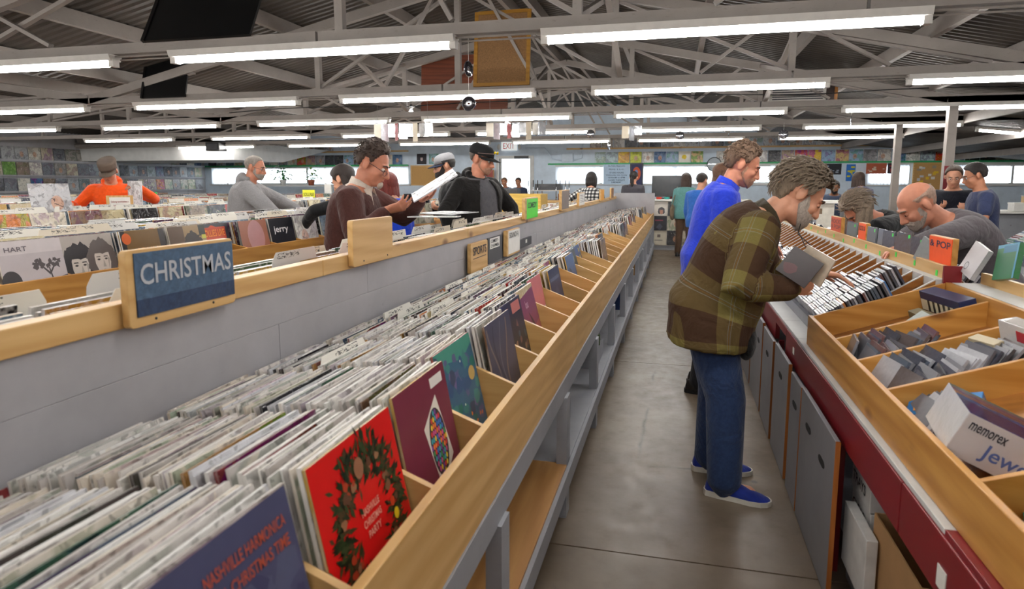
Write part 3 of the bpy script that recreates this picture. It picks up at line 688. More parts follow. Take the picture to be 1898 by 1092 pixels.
# doors leaning under the table
doorpaint = painted('grey_door_paint', rgb(128, 127, 131), rgb(92, 86, 80), 0.8, 0.5, False)
hole_shade = plain('slot_shade', rgb(20, 18, 16), 0.9)  # dark ovals laid on the doors, shade of the openings put into colour
owood = wood('raw_edge_wood', 'z', rgb(176, 104, 44), rgb(146, 82, 32), False)
DOORS = [(2.47, 3.13, 0.62), (3.15, 3.42, 0.61), (3.50, 3.98, 0.625), (4.06, 4.5, 0.61), (4.55, 5.15, 0.62), (5.2, 5.9, 0.61), (6.0, 6.7, 0.62), (6.75, 7.4, 0.61)]
for i, (a, b, h) in enumerate(DOORS):
    d = thing('cabinet_door', ('grey plywood door with two hand holes leaning under the red table edge, nearest', 'narrow grey plywood door second along the red table', 'grey plywood door third along the red table, beside the blue shoes')[i] if i < 3 else 'grey plywood door in the row behind the man in plaid, number %d along' % (i + 1), 'door', (0.60, (a + b) / 2, 0), 'grey doors under the red table')
    part('panel', MB().box(0.588, 0.606, a + 0.003, b, 0.004, h), doorpaint, d, bevel=0.003)
    part('edge_band', MB().box(0.5885, 0.6055, a, a + 0.003, 0.004, h), owood, d)
    for q in ([0.3, 0.72] if b - a > 0.6 else [0.5]):
        y = a + (b - a) * q; z = h - 0.13 - (0.03 if q == 0.3 else 0)
        mm = MB().prism([(y + 0.035 * math.cos(s) + (0.02 if math.cos(s) > 0 else -0.02), z + 0.016 * math.sin(s)) for s in np.linspace(0, 2 * math.pi, 16, endpoint=False)], 0, 0.5865, 0.592)
        part('hand_hole_shade', mm, hole_shade, d)
# near pine rack (open compartments)
tn = thing('sloping_rack', 'honey pine rack with slanting dividers on the near end of the red table', 'rack', (0.95, 1.9, 0.752))
N0 = 0.20
part('front_board', MB().box(0.652, 0.672, N0, 3.432, 0.753, 0.90), honey['y'], tn, bevel=0.003)
part('rack_floor', MB().prism([(0.672, 0.775), (1.235, 0.975), (1.235, 0.955), (0.672, 0.755)], 1, N0, 3.42), dwood['x'], tn)
part('rack_back', MB().box(1.235, 1.255, N0, 3.43, 0.753, 1.088), honey['y'], tn)
part('side_board', MB().prism([(0.6725, 0.755), (0.6725, 0.898), (1.2345, 1.085), (1.2345, 0.755)], 1, 3.412, 3.43), honey['x'], tn, bevel=0.002)
for y in (2.98, 2.63, 2.27, 1.60, 1.25, 0.9, 0.55): part('rack_divider', MB().prism([(0.6725, 0.76), (0.6725, 0.885), (1.2345, 1.075), (1.2345, 0.94)], 1, y - 0.009, y + 0.009), honey['x'], tn, bevel=0.002)
part('rack_divider', MB().prism([(0.98, 0.89), (0.98, 1.00), (1.2345, 1.09), (1.2345, 0.96)], 1, 1.951, 1.969), honey['x'], tn)
part('ledge', MB().box(1.256, 1.37, N0, 3.40, 1.075, 1.09), whitepaint, tn)
part('back_rail', MB().box(1.371, 1.392, N0, 2.2, 1.03, 1.14), pine['y'], tn); part('back_rail', MB().box(1.371, 1.392, 2.204, 3.40, 1.03, 1.14), pine['y'], tn)
# CD rack: sloping channels
def cd_rack(x0, x1, ya, yb, label, zlow=0.80, zhigh=1.085, ridge=True, dirx=1, deck=0.752):
    t = thing('disc_rack', label, 'rack', ((x0 + x1) / 2, (ya + yb) / 2, deck))
    lo, hi = (x0, x1) if dirx > 0 else (x1, x0)
    sl = (zhigh - zlow) / abs(x1 - x0)
    def zz(x): return zlow + abs(x - x0) * sl
    part('rack_floor', MB().prism([(x0, zlow - 0.03), (x1, zhigh - 0.03), (x1, zhigh - 0.05), (x0, deck + 0.001)], 1, ya, yb), dwood['x'], t)
    part('front_strip', MB().box(min(x0, x0 - 0.03 * dirx), max(x0, x0 - 0.03 * dirx), ya, yb, deck + 0.001, zlow + 0.012), greybase, t)
    part('top_strip', MB().box(min(x1, x1 + 0.045 * dirx), max(x1, x1 + 0.045 * dirx), ya, yb, zhigh - 0.03, zhigh + 0.012), whitepaint, t)
    if ridge:
        h = (yb - ya); cuts = [ya, ya + h * 0.32, ya + h * 0.66, yb]
        for a, b in zip(cuts[:-1], cuts[1:]): part('ridge_board', MB().box(min(x1 + 0.046 * dirx, x1 + 0.064 * dirx), max(x1 + 0.046 * dirx, x1 + 0.064 * dirx), a + 0.001, b - 0.001, zhigh - 0.04, zhigh + 0.075), pine['y'], t, bevel=0.002)
    n = int(round((yb - ya) / 0.158)); pitch = (yb - ya) / n
    st = MB().prism([(x0, zlow - 0.03), (x1, zhigh - 0.03), (x1, zhigh + 0.008), (x0, zlow + 0.008)], 1, -0.005, 0.005)
    cap = MB().prism([(x0, zlow + 0.0085), (x1, zhigh + 0.0085), (x1, zhigh + 0.014), (x0, zlow + 0.014)], 1, -0.0065, 0.0065)
    sm = st.mesh('channel_divider', [dwood['x']]); cm = cap.mesh('white_cap', [whitepaint])
    for i in range(n + 1):
        o = inst('channel_divider', sm, t, Vector((0, ya + pitch * i, 0)) - t.location); inst('white_cap', cm, o, (0, 0, 0))
    return t, pitch, n, zz
R1rack, cp, cn, zz1 = cd_rack(0.76, 1.20, 3.44, 8.5, 'sloping disc rack with white capped channels in front of the man in plaid')
R1back, _, _, zzb = cd_rack(1.60, 1.31, 3.44, 8.5, 'sloping disc rack below the bald man, other side of the ridge', dirx=-1, ridge=False)
part('ridge_end', MB().box(1.225, 1.30, 3.415, 3.432, 1.04, 1.165), redpaint, R1rack)
# compact discs
t = NT('jewel_case'); oi = t.new('ShaderNodeObjectInfo'); v = t.coord((30, 30, 30)); n = t.noise(v, 2.0, 3)
t.col(t.mix(t.math('MULTIPLY', n.outputs[0], 0.5), oi.outputs['Color'], rgb(120, 120, 126))); t.rough(0.24); t.b.inputs['Specular IOR Level'].default_value = 0.5; case_m = t.m
t = NT('disc_mass'); at = t.new('ShaderNodeAttribute', attribute_name='tint'); t.col(at.outputs['Color']); t.rough(0.24); t.b.inputs['Specular IOR Level'].default_value = 0.5; dmass_m = t.m
DC = [(60, 60, 66), (38, 38, 42), (96, 96, 104), (128, 128, 134), (150, 150, 156), (46, 52, 70), (84, 70, 66), (190, 190, 196), (110, 60, 50), (70, 84, 100)]
CDW, CDH, CDT = 0.15, 0.134, 0.0112
CDM = rec_mesh('disc_case', CDT * 0.9, [case_m, case_m], CDW * 0.97, CDH)
def put_cd(x, y, zb, lean, yaw, c, label, group, roll=0.0, me=None, h=CDH):
    o = bpy.data.objects.new('disc_case', me or CDM); C.objects.link(o)
    o.matrix_world = Matrix.Translation((x, y, zb)) @ Matrix.Rotation(yaw, 4, 'Z') @ Matrix.Rotation(-lean, 4, 'X') @ Matrix.Rotation(roll, 4, 'Y') @ Matrix.Translation((0, 0, h / 2))
    colr(o, c); tag(o, label, 'disc', group); return o
dm = Mass()
counts = {0: 26, 1: 33, 2: 24, 3: 21, 4: 16, 5: 9, 6: 12, 7: 17, 8: 15, 9: 17, 10: 15, 11: 16, 12: 12}
nind = 0
SLOPE = math.atan2(1.085 - 0.80, 0.44)
for i in range(cn):
    yc = 3.44 + cp * (i + 0.5); k = counts.get(i, int(rng.integers(8, 22)))
    for j in range(k):
        x = 0.775 + j * CDT * float(rng.uniform(0.98, 1.02))
        if x > 1.165: break
        zb = zz1(x) - 0.028; ln = R(-29)
        c = DC[int(rng.integers(0, 10))]
        if i == 0 and j == k - 1: c = (30, 110, 180)
        if i == 0 and j == 9: c = (210, 130, 50)
        if i < 8 and nind < 230:
            put_cd(x, yc, zb, ln, R(-90) + R(float(rng.normal(0, 1))), c, 'disc case filed in the %s channel of the rack, counted from the pine end' % ordw(i + 1), 'discs in the %s channel' % ordw(i + 1)); nind += 1
        else: dm.rec(x, yc, zb, ln, R(-90), CDT * 0.9, c, CDW * 0.97, CDH)
for i in range(cn):
    yc = 3.44 + cp * (i + 0.5)
    for j in range(int(rng.integers(10, 34))):
        x = 1.575 - j * CDT
        if x < 1.34: break
        dm.rec(x, yc, zzb(x) - 0.028, R(-29), R(90), CDT * 0.9, DC[int(rng.integers(0, 10))], CDW * 0.97, CDH)
# ================================================================== RIGHT COUNTER R2 and R3 (farther right)
def far_counter(x0, ya, yb, label, fascia):
    t = thing('cd_counter', label, 'counter', (x0 + 0.6, (ya + yb) / 2, 0))
    part('front_fascia', MB().box(x0, x0 + 0.025, ya, yb, 0.585, 0.735), fascia, t); part('far_fascia', MB().box(x0 + 1.25, x0 + 1.275, ya, yb, 0.585, 0.735), fascia, t)
    part('deck', MB().box(x0 + 0.005, x0 + 1.27, ya, yb, 0.736, 0.752), whitepaint, t); part('base', MB().box(x0 + 0.1, x0 + 1.17, ya + 0.05, yb - 0.05, 0, 0.735), greybase, t)
    ra, p, n, z1 = cd_rack(x0 + 0.13, x0 + 0.57, ya + 0.01, yb - 0.01, 'sloping disc rack on the blue edged table, ' + ('behind the bald man' if x0 < 4 else 'farthest to the right'))
    rb, p2, n2, z2 = cd_rack(x0 + 1.14, x0 + 0.69, ya + 0.01, yb - 0.01, 'sloping disc rack facing away, ' + ('behind the bald man' if x0 < 4 else 'farthest to the right'), dirx=-1, ridge=False)
    for (xa, s, zf, nn, pp) in ((x0 + 0.16, 1, z1, n, p), (x0 + 1.11, -1, z2, n2, p2)):
        for i in range(nn):
            yc = ya + 0.01 + pp * (i + 0.5)
            for j in range(int(rng.integers(22, 33)) if rng.random() < 0.8 else int(rng.integers(4, 14))):
                x = xa + s * j * CDT * 1.05
                cc = [(196, 198, 204), (176, 180, 188), (150, 156, 166), (208, 206, 200), (120, 44, 50), (70, 96, 120), (92, 130, 110)][int(rng.choice([0, 0, 1, 1, 2, 2, 3, 4, 5, 6]))]
                dm.rec(x, yc, zf(x) - 0.028, R(-29), R(-90) * s, CDT * 0.9, cc, CDW * 0.97, CDH)
    return t
far_counter(2.88, 3.2, 7.3, 'pale table with blue front edge behind the bald man', bluepaint)
far_counter(5.4, 4.5, 10.2, 'pale table with blue edge farthest to the right', bluepaint)
dm_o = dm.build('filed_discs', 'rows of disc cases filed in the sloping racks farther back', 'discs'); dm_o.data.materials.clear(); dm_o.data.materials.append(dmass_m)
# ================================================================== PEOPLE
UP = Vector((0, 0, 1))
def skin(name, c): return plain('skin_' + name, rgb(*c), 0.5, var=0.10, scale=22, spec=0.35)
SK_FAIR = skin('fair', (206, 150, 122)); SK_RED = skin('ruddy', (196, 132, 106)); SK_TAN = skin('tan', (176, 120, 92)); SK_BROWN = skin('brown', (140, 96, 70))
def cloth(name, c, rough=0.85, scale=26, var=0.14, bump=0.35):
    key = 'cloth_' + name
    if key in MATS: return MATS[key]
    t = NT(key); v = t.coord(); n = t.noise(v, scale, 5, 0.65, 0.6); f = t.noise(v, 7.0, 3, 0.5, 1.6); fine = t.noise(v, 420, 2)
    lo = tuple(x * (1 - var) for x in rgb(*c)[:3]) + (1,); hi = tuple(min(1, x * (1 + var)) for x in rgb(*c)[:3]) + (1,)
    t.col(t.ramp(n.outputs[0], [(0.3, lo), (0.7, hi)])); t.rough(rough); t.b.inputs['Sheen Weight'].default_value = 0.15; t.b.inputs['Specular IOR Level'].default_value = 0.2
    h = t.math('ADD', t.math('MULTIPLY', f.outputs[0], 1.0), t.math('MULTIPLY', fine.outputs[0], 0.03)); t.bump(h, bump, 0.05)
    MATS[key] = t.m; return t.m
def hairm(name, c):
    key = 'hair_' + name
    if key in MATS: return MATS[key]
    t = NT(key); v = t.coord((30, 30, 8)); n = t.noise(v, 4.0, 5, 0.7, 1.0)
    lo = tuple(x * 0.62 for x in rgb(*c)[:3]) + (1,); hi = tuple(min(1, x * 1.5) for x in rgb(*c)[:3]) + (1,)
    t.col(t.ramp(n.outputs[0], [(0.3, lo), (0.7, hi)])); t.rough(0.5); t.bump(n.outputs[0], 0.7, 0.02); MATS[key] = t.m; return t.m
denim = cloth('denim', (38, 56, 92), 0.8, 60, 0.25)
eyew = plain('eye_white', rgb(220, 214, 206), 0.25, var=0.02); eyed = plain('eye_dark', rgb(40, 30, 26), 0.2, var=0.05)
lipm = plain('lips', rgb(160, 92, 80), 0.5, var=0.05)
REMESH = []
def rm(o, vox, smooth=3, keep=None):
    m = o.modifiers.new('r', 'REMESH'); m.mode = 'VOXEL'; m.voxel_size = vox; m.use_smooth_shade = True
    if smooth: q = o.modifiers.new('s', 'SMOOTH'); q.iterations = smooth; q.factor = 0.5
    REMESH.append(o); return o
def ik(a, b, l1, l2, pole):
    a, b = Vector(a), Vector(b); d = b - a; L = min(d.length, (l1 + l2) * 0.999); d.normalize(); b = a + d * L
    x = (l1 * l1 - l2 * l2 + L * L) / (2 * L); h = math.sqrt(max(1e-8, l1 * l1 - x * x))
    p = Vector(pole); p = p - d * p.dot(d)
    if p.length < 1e-6: p = Vector((0, 0, -1))
    return a + d * x + p.normalized() * h, b
def limb(mb, pts, rad, n=12):
    """smooth tapered tube through joints with rounded ends"""
    pts = [Vector(p) for p in pts]; P = []; Rr = []
    for i in range(len(pts) - 1):
        for k in range(4):
            f = k / 4; P.append(pts[i].lerp(pts[i + 1], f)); Rr.append(rad[i] * (1 - f) + rad[i + 1] * f)
    P.append(pts[-1]); Rr.append(rad[-1])
    d0 = (P[1] - P[0]).normalized(); d1 = (P[-1] - P[-2]).normalized()
    P = [P[0] - d0 * Rr[0] * 0.8] + P + [P[-1] + d1 * Rr[-1] * 0.8]; Rr = [Rr[0] * 0.45] + Rr + [Rr[-1] * 0.45]
    mb.tube(P, Rr, n)
def hand(mb, w, d, pn, s, thumb_side, curl=(20, 25, 15), spread=4, thumbopen=35):
    """wrist w, pointing d, palm faces pn, thumb leaves on the thumb_side (+1/-1) of d x pn"""
    d = Vector(d).normalized(); pn = Vector(pn); pn = (pn - d * pn.dot(d)).normalized(); sd = d.cross(pn) * thumb_side
    rings = []
    for u, wd, th in ((-0.02, 0.026, 0.020), (0.01, 0.030, 0.020), (0.04, 0.040, 0.017), (0.075, 0.044, 0.015), (0.095, 0.041, 0.012)):
        rings.append([Vector(w) + d * u * s + (sd * math.cos(a) * wd + pn * math.sin(a) * th) * s for a in np.linspace(0, 2 * math.pi, 12, endpoint=False)])
    mb.loft(rings)
    L = [(0.042, 0.027, 0.022), (0.046, 0.031, 0.024), (0.043, 0.028, 0.023), (0.034, 0.022, 0.019)]; offs = [0.031, 0.0105, -0.0105, -0.031]
    for i in range(4):
        p = Vector(w) + (d * (0.088 - 0.005 * abs(i - 1)) + sd * offs[i]) * s; fan = R(spread * (1.5 - i)); dd = (d * math.cos(fan) + sd * math.sin(fan)).normalized()
        pts = [p - dd * 0.02 * s, p]; rr = [0.0085 * s, 0.0095 * s]; ang = 0
        for k in range(3):
            ang += R(curl[k] + (i * 3 if k == 0 else 0)); v = dd * math.cos(ang) + pn * math.sin(ang); p = p + v * L[i][k] * s; pts.append(p.copy()); rr.append((0.0088 - 0.0011 * k) * s)
        limb(mb, pts, rr, 8)
    to = R(thumbopen); v1 = (d * math.cos(to) + sd * math.sin(to) + pn * 0.35).normalized(); p = Vector(w) + (d * 0.022 + sd * 0.024) * s
    pts = [p, p + v1 * 0.042 * s]; v2 = (v1 + d * 0.35).normalized(); pts.append(pts[-1] + v2 * 0.030 * s); pts.append(pts[-1] + v2 * 0.024 * s)
    limb(mb, pts, [0.014 * s, 0.0115 * s, 0.010 * s, 0.008 * s], 8)
def smooth01(x): x = max(0.0, min(1.0, x)); return x * x * (3 - 2 * x)
PEOPLE = []
class Person:
    def __init__(p, label, pos, face, s=1.06, a0=2, a1=10, hpitch=10, hyaw=0, near=False, fat=1.0, belly=0.0, hip=0.93, sex='m', skin=SK_FAIR, feet=None, arms=None, group=None, headscale=1.0):
        p.root = thing('person', label, 'person', (pos[0], pos[1], 0)); p.s = s; p.near = near; p.skin = skin; p.vox = 0.0068 if near else 0.0115; p.cvox = 0.013 if near else 0.019
        f = Vector((math.cos(R(face)), math.sin(R(face)), 0)); r = f.cross(UP); p.f, p.r = f, r; p.fat = fat; p.belly = belly
        base = Vector((pos[0], pos[1], 0)); p.base = base
        p.pel = base + UP * hip * s
        if len(pos) > 2: p.pel = Vector((pos[0], pos[1], pos[2]))
        TL = 0.50 * s; p.TL = TL
        def spine(t):
            q = p.pel.copy(); n = 16; last = f
            tt = max(0, t)
            for i in range(n):
                u = (i + 0.5) / n * tt; a = R(a0 + (a1 - a0) * min(1, u)); q += (UP * math.cos(a) + f * math.sin(a)) * TL * tt / n
            if t < 0: a = R(a0 * 0.5); q = p.pel + (UP * math.cos(a) + f * math.sin(a)) * TL * t
            a = R(a0 + (a1 - a0) * max(0, min(1, t))) if t >= 0 else R(a0 * 0.5)
            d = UP * math.cos(a) + f * math.sin(a); return q, d, (f * math.cos(a) - UP * math.sin(a))
        p.spine = spine
        hw = 0.93 if sex == 'w' else 1.0
        p.prof = [(-0.14, 0.15, 0.09, 0.10), (0.0, 0.168, 0.105, 0.125), (0.2, 0.150, 0.115, 0.10), (0.42, 0.158, 0.125, 0.105), (0.66, 0.176 * hw, 0.125, 0.115), (0.84, 0.180 * hw, 0.105, 0.105), (0.94, 0.135 * hw, 0.08, 0.085), (1.02, 0.075, 0.058, 0.062)]
        # shoulders, head
        q, d, fr = spine(0.87); p.sh = {+1: q + r * 0.182 * s * hw, -1: q - r * 0.182 * s * hw}
        nb, nd, nf = spine(1.0); p.nb = nb
        fh = (f * math.cos(R(hyaw)) + r * math.sin(R(-hyaw))); hp = R(hpitch)
        p.F = fh * math.cos(hp) - UP * math.sin(hp); p.U = fh * math.sin(hp) + UP * math.cos(hp); p.Rr = p.F.cross(p.U)
        p.hs = s * 1.02 * headscale
        p.hc = nb + (nd * 0.55 + p.U * 0.45).normalized() * 0.162 * s + p.F * 0.022 * s
        p.feet = feet or {+1: base + r * 0.11 * s + f * 0.02, -1: base - r * 0.11 * s - f * 0.03}
        p.leg = {}
        for sg in (1, -1):
            hj = p.pel + r * 0.088 * s * sg - UP * 0.05 * s; an = Vector(p.feet[sg]) + UP * 0.085 * s
            ls = max(0.86, min(1.0, (an - hj).length * 1.006 / (0.865 * s))); kn, an = ik(hj, an, 0.44 * s * ls, 0.425 * s * ls, f); p.leg[sg] = (hj, kn, an)
        p.arm = {}
        arms = arms or {}
        for sg in (1, -1):
            w, pole, hd, pn, curl = arms.get(sg, (None, None, None, None, None))
            S0 = p.sh[sg]
            if w is None: w = S0 - UP * 0.53 * s + f * 0.10 * s + r * sg * 0.05; pole = -f + r * sg * 0.4
            el, w = ik(S0, Vector(w), 0.295 * s, 0.255 * s, Vector(pole)); p.arm[sg] = (S0, el, Vector(w), Vector(hd) if hd is not None else (Vector(w) - el).normalized(), Vector(pn) if pn is not None else -r * sg, curl or (25, 30, 20))
        p.build_body(); PEOPLE.append(p)
    def H(p, x, y, z): return p.hc + (p.Rr * x + p.F * y + p.U * z) * p.hs
    def torso(p, mb, t0, t1, inf=0.0, hem=0.0, n=20):
        s = p.s; rings = []
        ts = [t for t, *_ in p.prof]; W = [q[1] for q in p.prof]; FD = [q[2] for q in p.prof]; BD = [q[3] for q in p.prof]
        for t in np.linspace(t0, t1, 15):
            w = float(np.interp(t, ts, W)); fd = float(np.interp(t, ts, FD)); bd = float(np.interp(t, ts, BD))
            k = math.exp(-((t - 0.22) / 0.26) ** 2); fat = 1 + (p.fat - 1) * (1 - smooth01((t - 0.75) / 0.25))
            w *= fat; bd *= 1 + (fat - 1) * 0.6; fd = fd * fat + p.belly * k
            if t < 0.3 and hem: w += hem * smooth01((0.3 - t) / 0.5); fd += hem * smooth01((0.3 - t) / 0.5); bd += 0.35 * hem * smooth01((0.3 - t) / 0.5)
            q, d, fr = p.spine(t); ring = []
            for a in np.linspace(0, 2 * math.pi, n, endpoint=False):
                ca, sa = math.cos(a), math.sin(a); e = 0.82
                cx = math.copysign(abs(ca) ** e, ca); sy = math.copysign(abs(sa) ** e, sa)
                ring.append(q + p.r * cx * (w + inf) * s + fr * sy * ((fd if sa > 0 else bd) + inf) * s)
            rings.append(ring)
        mb.loft(rings)
    def build_body(p):
        s = p.s; m = MB(); h = p.hs; H = p.H; ax = (p.Rr, p.F, p.U)
        p.torso(m, -0.14, 1.02)
        E = lambda c, r: m.ell(H(*c), tuple(q * h for q in r), ax, 14, 9)
        E((0, -0.012, 0.032), (0.077, 0.098, 0.086)); E((0, 0.030, -0.028), (0.066, 0.066, 0.088)); E((0, 0.055, -0.086), (0.038, 0.037, 0.030)); E((0.0, 0.02, -0.07), (0.058, 0.055, 0.040))
        E((0, 0.078, 0.026), (0.050, 0.018, 0.013)); E((0.036, 0.064, -0.022), (0.026, 0.026, 0.024)); E((-0.036, 0.064, -0.022), (0.026, 0.026, 0.024))
        limb(m, [H(0, 0.090, 0.018), H(0, 0.107, -0.012), H(0, 0.116, -0.032)], [0.009 * h, 0.0105 * h, 0.0135 * h], 8); E((0.012, 0.100, -0.035), (0.010, 0.012, 0.009)); E((-0.012, 0.100, -0.035), (0.010, 0.012, 0.009))
        E((0, 0.090, -0.057), (0.024, 0.012, 0.0075)); E((0, 0.088, -0.069), (0.021, 0.011, 0.008))
        for sg in (1, -1): m.ell(H(sg * 0.080, -0.012, -0.006), (0.012 * h, 0.021 * h, 0.033 * h), (p.Rr * math.cos(0.35) - p.F * math.sin(0.35) * sg, p.F * math.cos(0.35) + p.Rr * math.sin(0.35) * sg, p.U), 10, 7)
        nb = p.spine(0.90)[0]
        limb(m, [nb, p.nb + (p.hc - p.nb) * 0.3, H(0, -0.02, -0.05)], [0.075 * s, 0.060 * s, 0.056 * s], 14)
        for sg in (1, -1):
            a, b, c, d, pn, curl = p.arm[sg]
            limb(m, [a, b, c], [0.052 * s, 0.040 * s, 0.027 * s]); hand(m, c, d, pn, s, -sg if True else sg, curl)
            k0, k1, k2 = p.leg[sg]; limb(m, [k0, k1, k2], [0.082 * s, 0.056 * s, 0.040 * s]); limb(m, [k2, Vector(p.feet[sg]) + UP * 0.045 * s, Vector(p.feet[sg]) + p.f * 0.12 * s + UP * 0.035 * s], [0.038 * s, 0.036 * s, 0.028 * s])
        o = part('body', m, p.skin, p.root); rm(o, p.vox, 2); p.body = o
    def face(p, brow=(70, 52, 42), closed=False):
        h = p.hs
        for sg in (1, -1):
            m = MB(); c = p.H(sg * 0.031, 0.079, 0.004); m.ell(c, (0.0125 * h, 0.011 * h, 0.0095 * h), (p.Rr, p.F, p.U), 10, 6); part('eye', m, p.skin if closed else eyew, p.root)
            m = MB(); m.ell(p.H(sg * 0.030, 0.0895, 0.0015), (0.0055 * h, 0.0025 * h, 0.0055 * h), (p.Rr, p.F, p.U), 8, 5); part('iris', m, eyed, p.root)
            m = MB(); limb(m, [p.H(sg * 0.012, 0.096, 0.025), p.H(sg * 0.032, 0.093, 0.031), p.H(sg * 0.050, 0.078, 0.025)], [0.0040 * h, 0.0050 * h, 0.003 * h], 6); part('eyebrow', m, hairm('brow%d' % brow[0], brow), p.root)
        m = MB(); limb(m, [p.H(-0.022, 0.094, -0.064), p.H(0, 0.101, -0.0625), p.H(0.022, 0.094, -0.064)], [0.002 * h, 0.004 * h, 0.002 * h], 6); part('mouth', m, lipm, p.root)
    def hair(p, mat, thick=0.018, front=48, side=2, back=-46, curl=0.0, freq=40, vol_top=0.0, seed=1, name='hair', tufts=0, tl=0.05, top=95):
        m = MB(); h = p.hs; nz = np.random.default_rng(seed); ph = nz.uniform(0, 6.28, (6, 3)); fr = nz.normal(0, 1, (6, 3))
        rings = []; NU, NV = 60, 40
        for j in range(NV + 1):
            el = -math.pi / 2 + math.pi * (j + 0.02) / (NV + 0.04); ring = []
            for i in range(NU):
                az = 2 * math.pi * i / NU; d = Vector((math.sin(az) * math.cos(el), math.cos(az) * math.cos(el), math.sin(el)))
                ab = abs(math.atan2(d.x, d.y)); aw = math.degrees(ab)
                line = np.interp(aw, [0, 30, 52, 66, 74, 82, 90, 103, 111, 130, 180], [front, front - 3, front * 0.72, 10, -10 + side, -12 + side, 2, 2, -22, back, back])
                k = smooth01((math.degrees(el) - line) / 9.0 + 0.5)
                k *= smooth01((top - math.degrees(el)) / 8.0)
                nn = sum(math.sin(fr[q] @ np.array(d) * (freq / 8) * (1 + q * 0.5) + ph[q, 0]) for q in range(6)) / 6
                th = (thick + curl * nn + vol_top * max(0, d.z) ** 2) * k - 0.012 * (1 - k)
                rx, ry, rz = 0.077, 0.098, 0.086
                ring.append(p.H(0 + d.x * (rx + th), -0.012 + d.y * (ry + th), 0.032 + d.z * (rz + th)) if d.z > -0.2 else p.H(d.x * (rx * (1 + 0.25 * d.z) + th), -0.012 + d.y * (ry * (1 + 0.2 * d.z) + th), 0.032 + d.z * (rz + 0.02 + th)))
            rings.append(ring)
        m.loft(rings)
        if tufts:
            for i in range(tufts):
                j = int(nz.integers(NV // 3, NV - 1)); q = int(nz.integers(0, NU)); a = rings[j][q]; d = (a - p.hc).normalized(); az = 2 * math.pi * q / NU
                if (a - p.hc).length < 0.1 * p.hs or (math.cos(az) > 0.55 and j < NV * 0.72) or (abs(math.sin(az)) > 0.6 and j < NV * 0.5): continue
                fl = (-p.F * 0.5 - p.U * 0.8 + p.Rr * float(nz.normal(0, 0.4))); fl = (fl - d * fl.dot(d)).normalized(); L = tl * float(nz.uniform(0.6, 1.3))
                m.tube([a - d * 0.008, a + fl * L * 0.5 + d * 0.006, a + fl * L + d * float(nz.uniform(-0.004, 0.010))], [0.005, 0.0045, 0.0012], 5)
        return part(name, m, mat, p.root)
    def beard(p, mat, long=0.0, thick=0.010, mous=True):
        m = MB(); h = p.hs; ax = (p.Rr, p.F, p.U)
        rings = []
        for az in np.linspace(-78, 78, 15):
            a = R(az); k = abs(az) / 78; ring = []
            for q in np.linspace(0, 2 * math.pi, 9, endpoint=False):
                up = -0.076 + 0.062 * k * k + math.sin(q) * (0.030 + 0.006 * (1 - k) + long * 0.5 * (1 - k)) - long * 0.45 * (1 - k); outw = thick * (0.6 + 0.8 * (1 - k)) * math.cos(q)
                rx, ry = 0.066, 0.070 + 0.026 * (1 - k)
                ring.append(p.H(math.sin(a) * (rx + outw), 0.005 + math.cos(a) * (ry + outw) - 0.012 * max(0, -math.sin(q)), up))
            rings.append(ring)
        m.loft(rings)
        if mous: limb(m, [p.H(-0.034, 0.088, -0.062), p.H(-0.014, 0.103, -0.049), p.H(0.014, 0.103, -0.049), p.H(0.034, 0.088, -0.062)], [0.006 * h, 0.008 * h, 0.008 * h, 0.006 * h], 8)
        return part('beard', m, mat, p.root)
    def goatee(p, mat, r=0.024):
        m = MB(); h = p.hs; m.ell(p.H(0, 0.092, -0.092), (r * 1.1 * h, 0.016 * h, r * h), (p.Rr, p.F, p.U), 12, 8); return part('goatee', m, mat, p.root)
    def locks(p, mat, length=0.25, width=0.075, back=True, name='hair_length', sides=True):
        """long hair falling straight down behind and beside the head"""
        m = MB(); h = p.hs
        starts = [(x, -0.075 + 0.02 * abs(x) / 0.07, 0.0) for x in (-0.06, -0.03, 0, 0.03, 0.06)] if back else []
        if sides: starts += [(-0.078, -0.02, 0.0), (0.078, -0.02, 0.0), (-0.078, 0.025, 0.02), (0.078, 0.025, 0.02)]
        for i, c in enumerate(starts):
            a = p.H(*c); b = a - UP * length * 0.5 * p.s + p.f * (-0.02 if c[1] < -0.05 else 0.005); e = a - UP * length * p.s * (0.9 + 0.1 * math.sin(i * 2.1))
            limb(m, [p.H(c[0] * 0.8, c[1] * 0.8, 0.06), a, b, e], [0.03 * h, 0.030 * h, 0.028 * h, 0.014 * h], 8)
        return part(name, m, mat, p.root)
    def cap(p, mat, brimmat=None, flat=False, brim=0.075, tilt=0.0, name='cap', crown=0.094):
        m = MB(); h = p.hs; rings = []
        prof = [(1.0, 0.0), (1.01, 0.28), (0.95, 0.56), (0.80, 0.80), (0.50, 0.95), (0.12, 1.0)] if not flat else [(1.0, 0.0), (1.05, 0.3), (1.08, 0.7), (1.02, 0.88), (0.8, 0.94), (0.2, 0.95)]
        for k, z in prof: rings.append([p.H(0.086 * k * math.cos(a), -0.010 + 0.108 * k * math.sin(a) - 0.012 * z, 0.036 + crown * z) for a in np.linspace(0, 2 * math.pi, 24, endpoint=False)])
        m.loft(rings); o = part(name, m, mat, p.root)
        m = MB(); N = 13; top = []; bot = []
        for i in range(N):
            a = R(-78 + 156 * i / (N - 1)); x = 0.084 * math.sin(a); y0 = -0.010 + 0.106 * math.cos(a); y1 = y0 + brim * math.cos(a * 0.95); z = 0.040 - 0.010 * abs(math.sin(a)); top.append((p.H(x, y0 - 0.01, z), p.H(x * 1.02, y1, z - 0.018 - tilt)))
        vs = []
        for a, b in top: vs += [a, b, b - p.U * 0.004, a - p.U * 0.004]
        fs = []
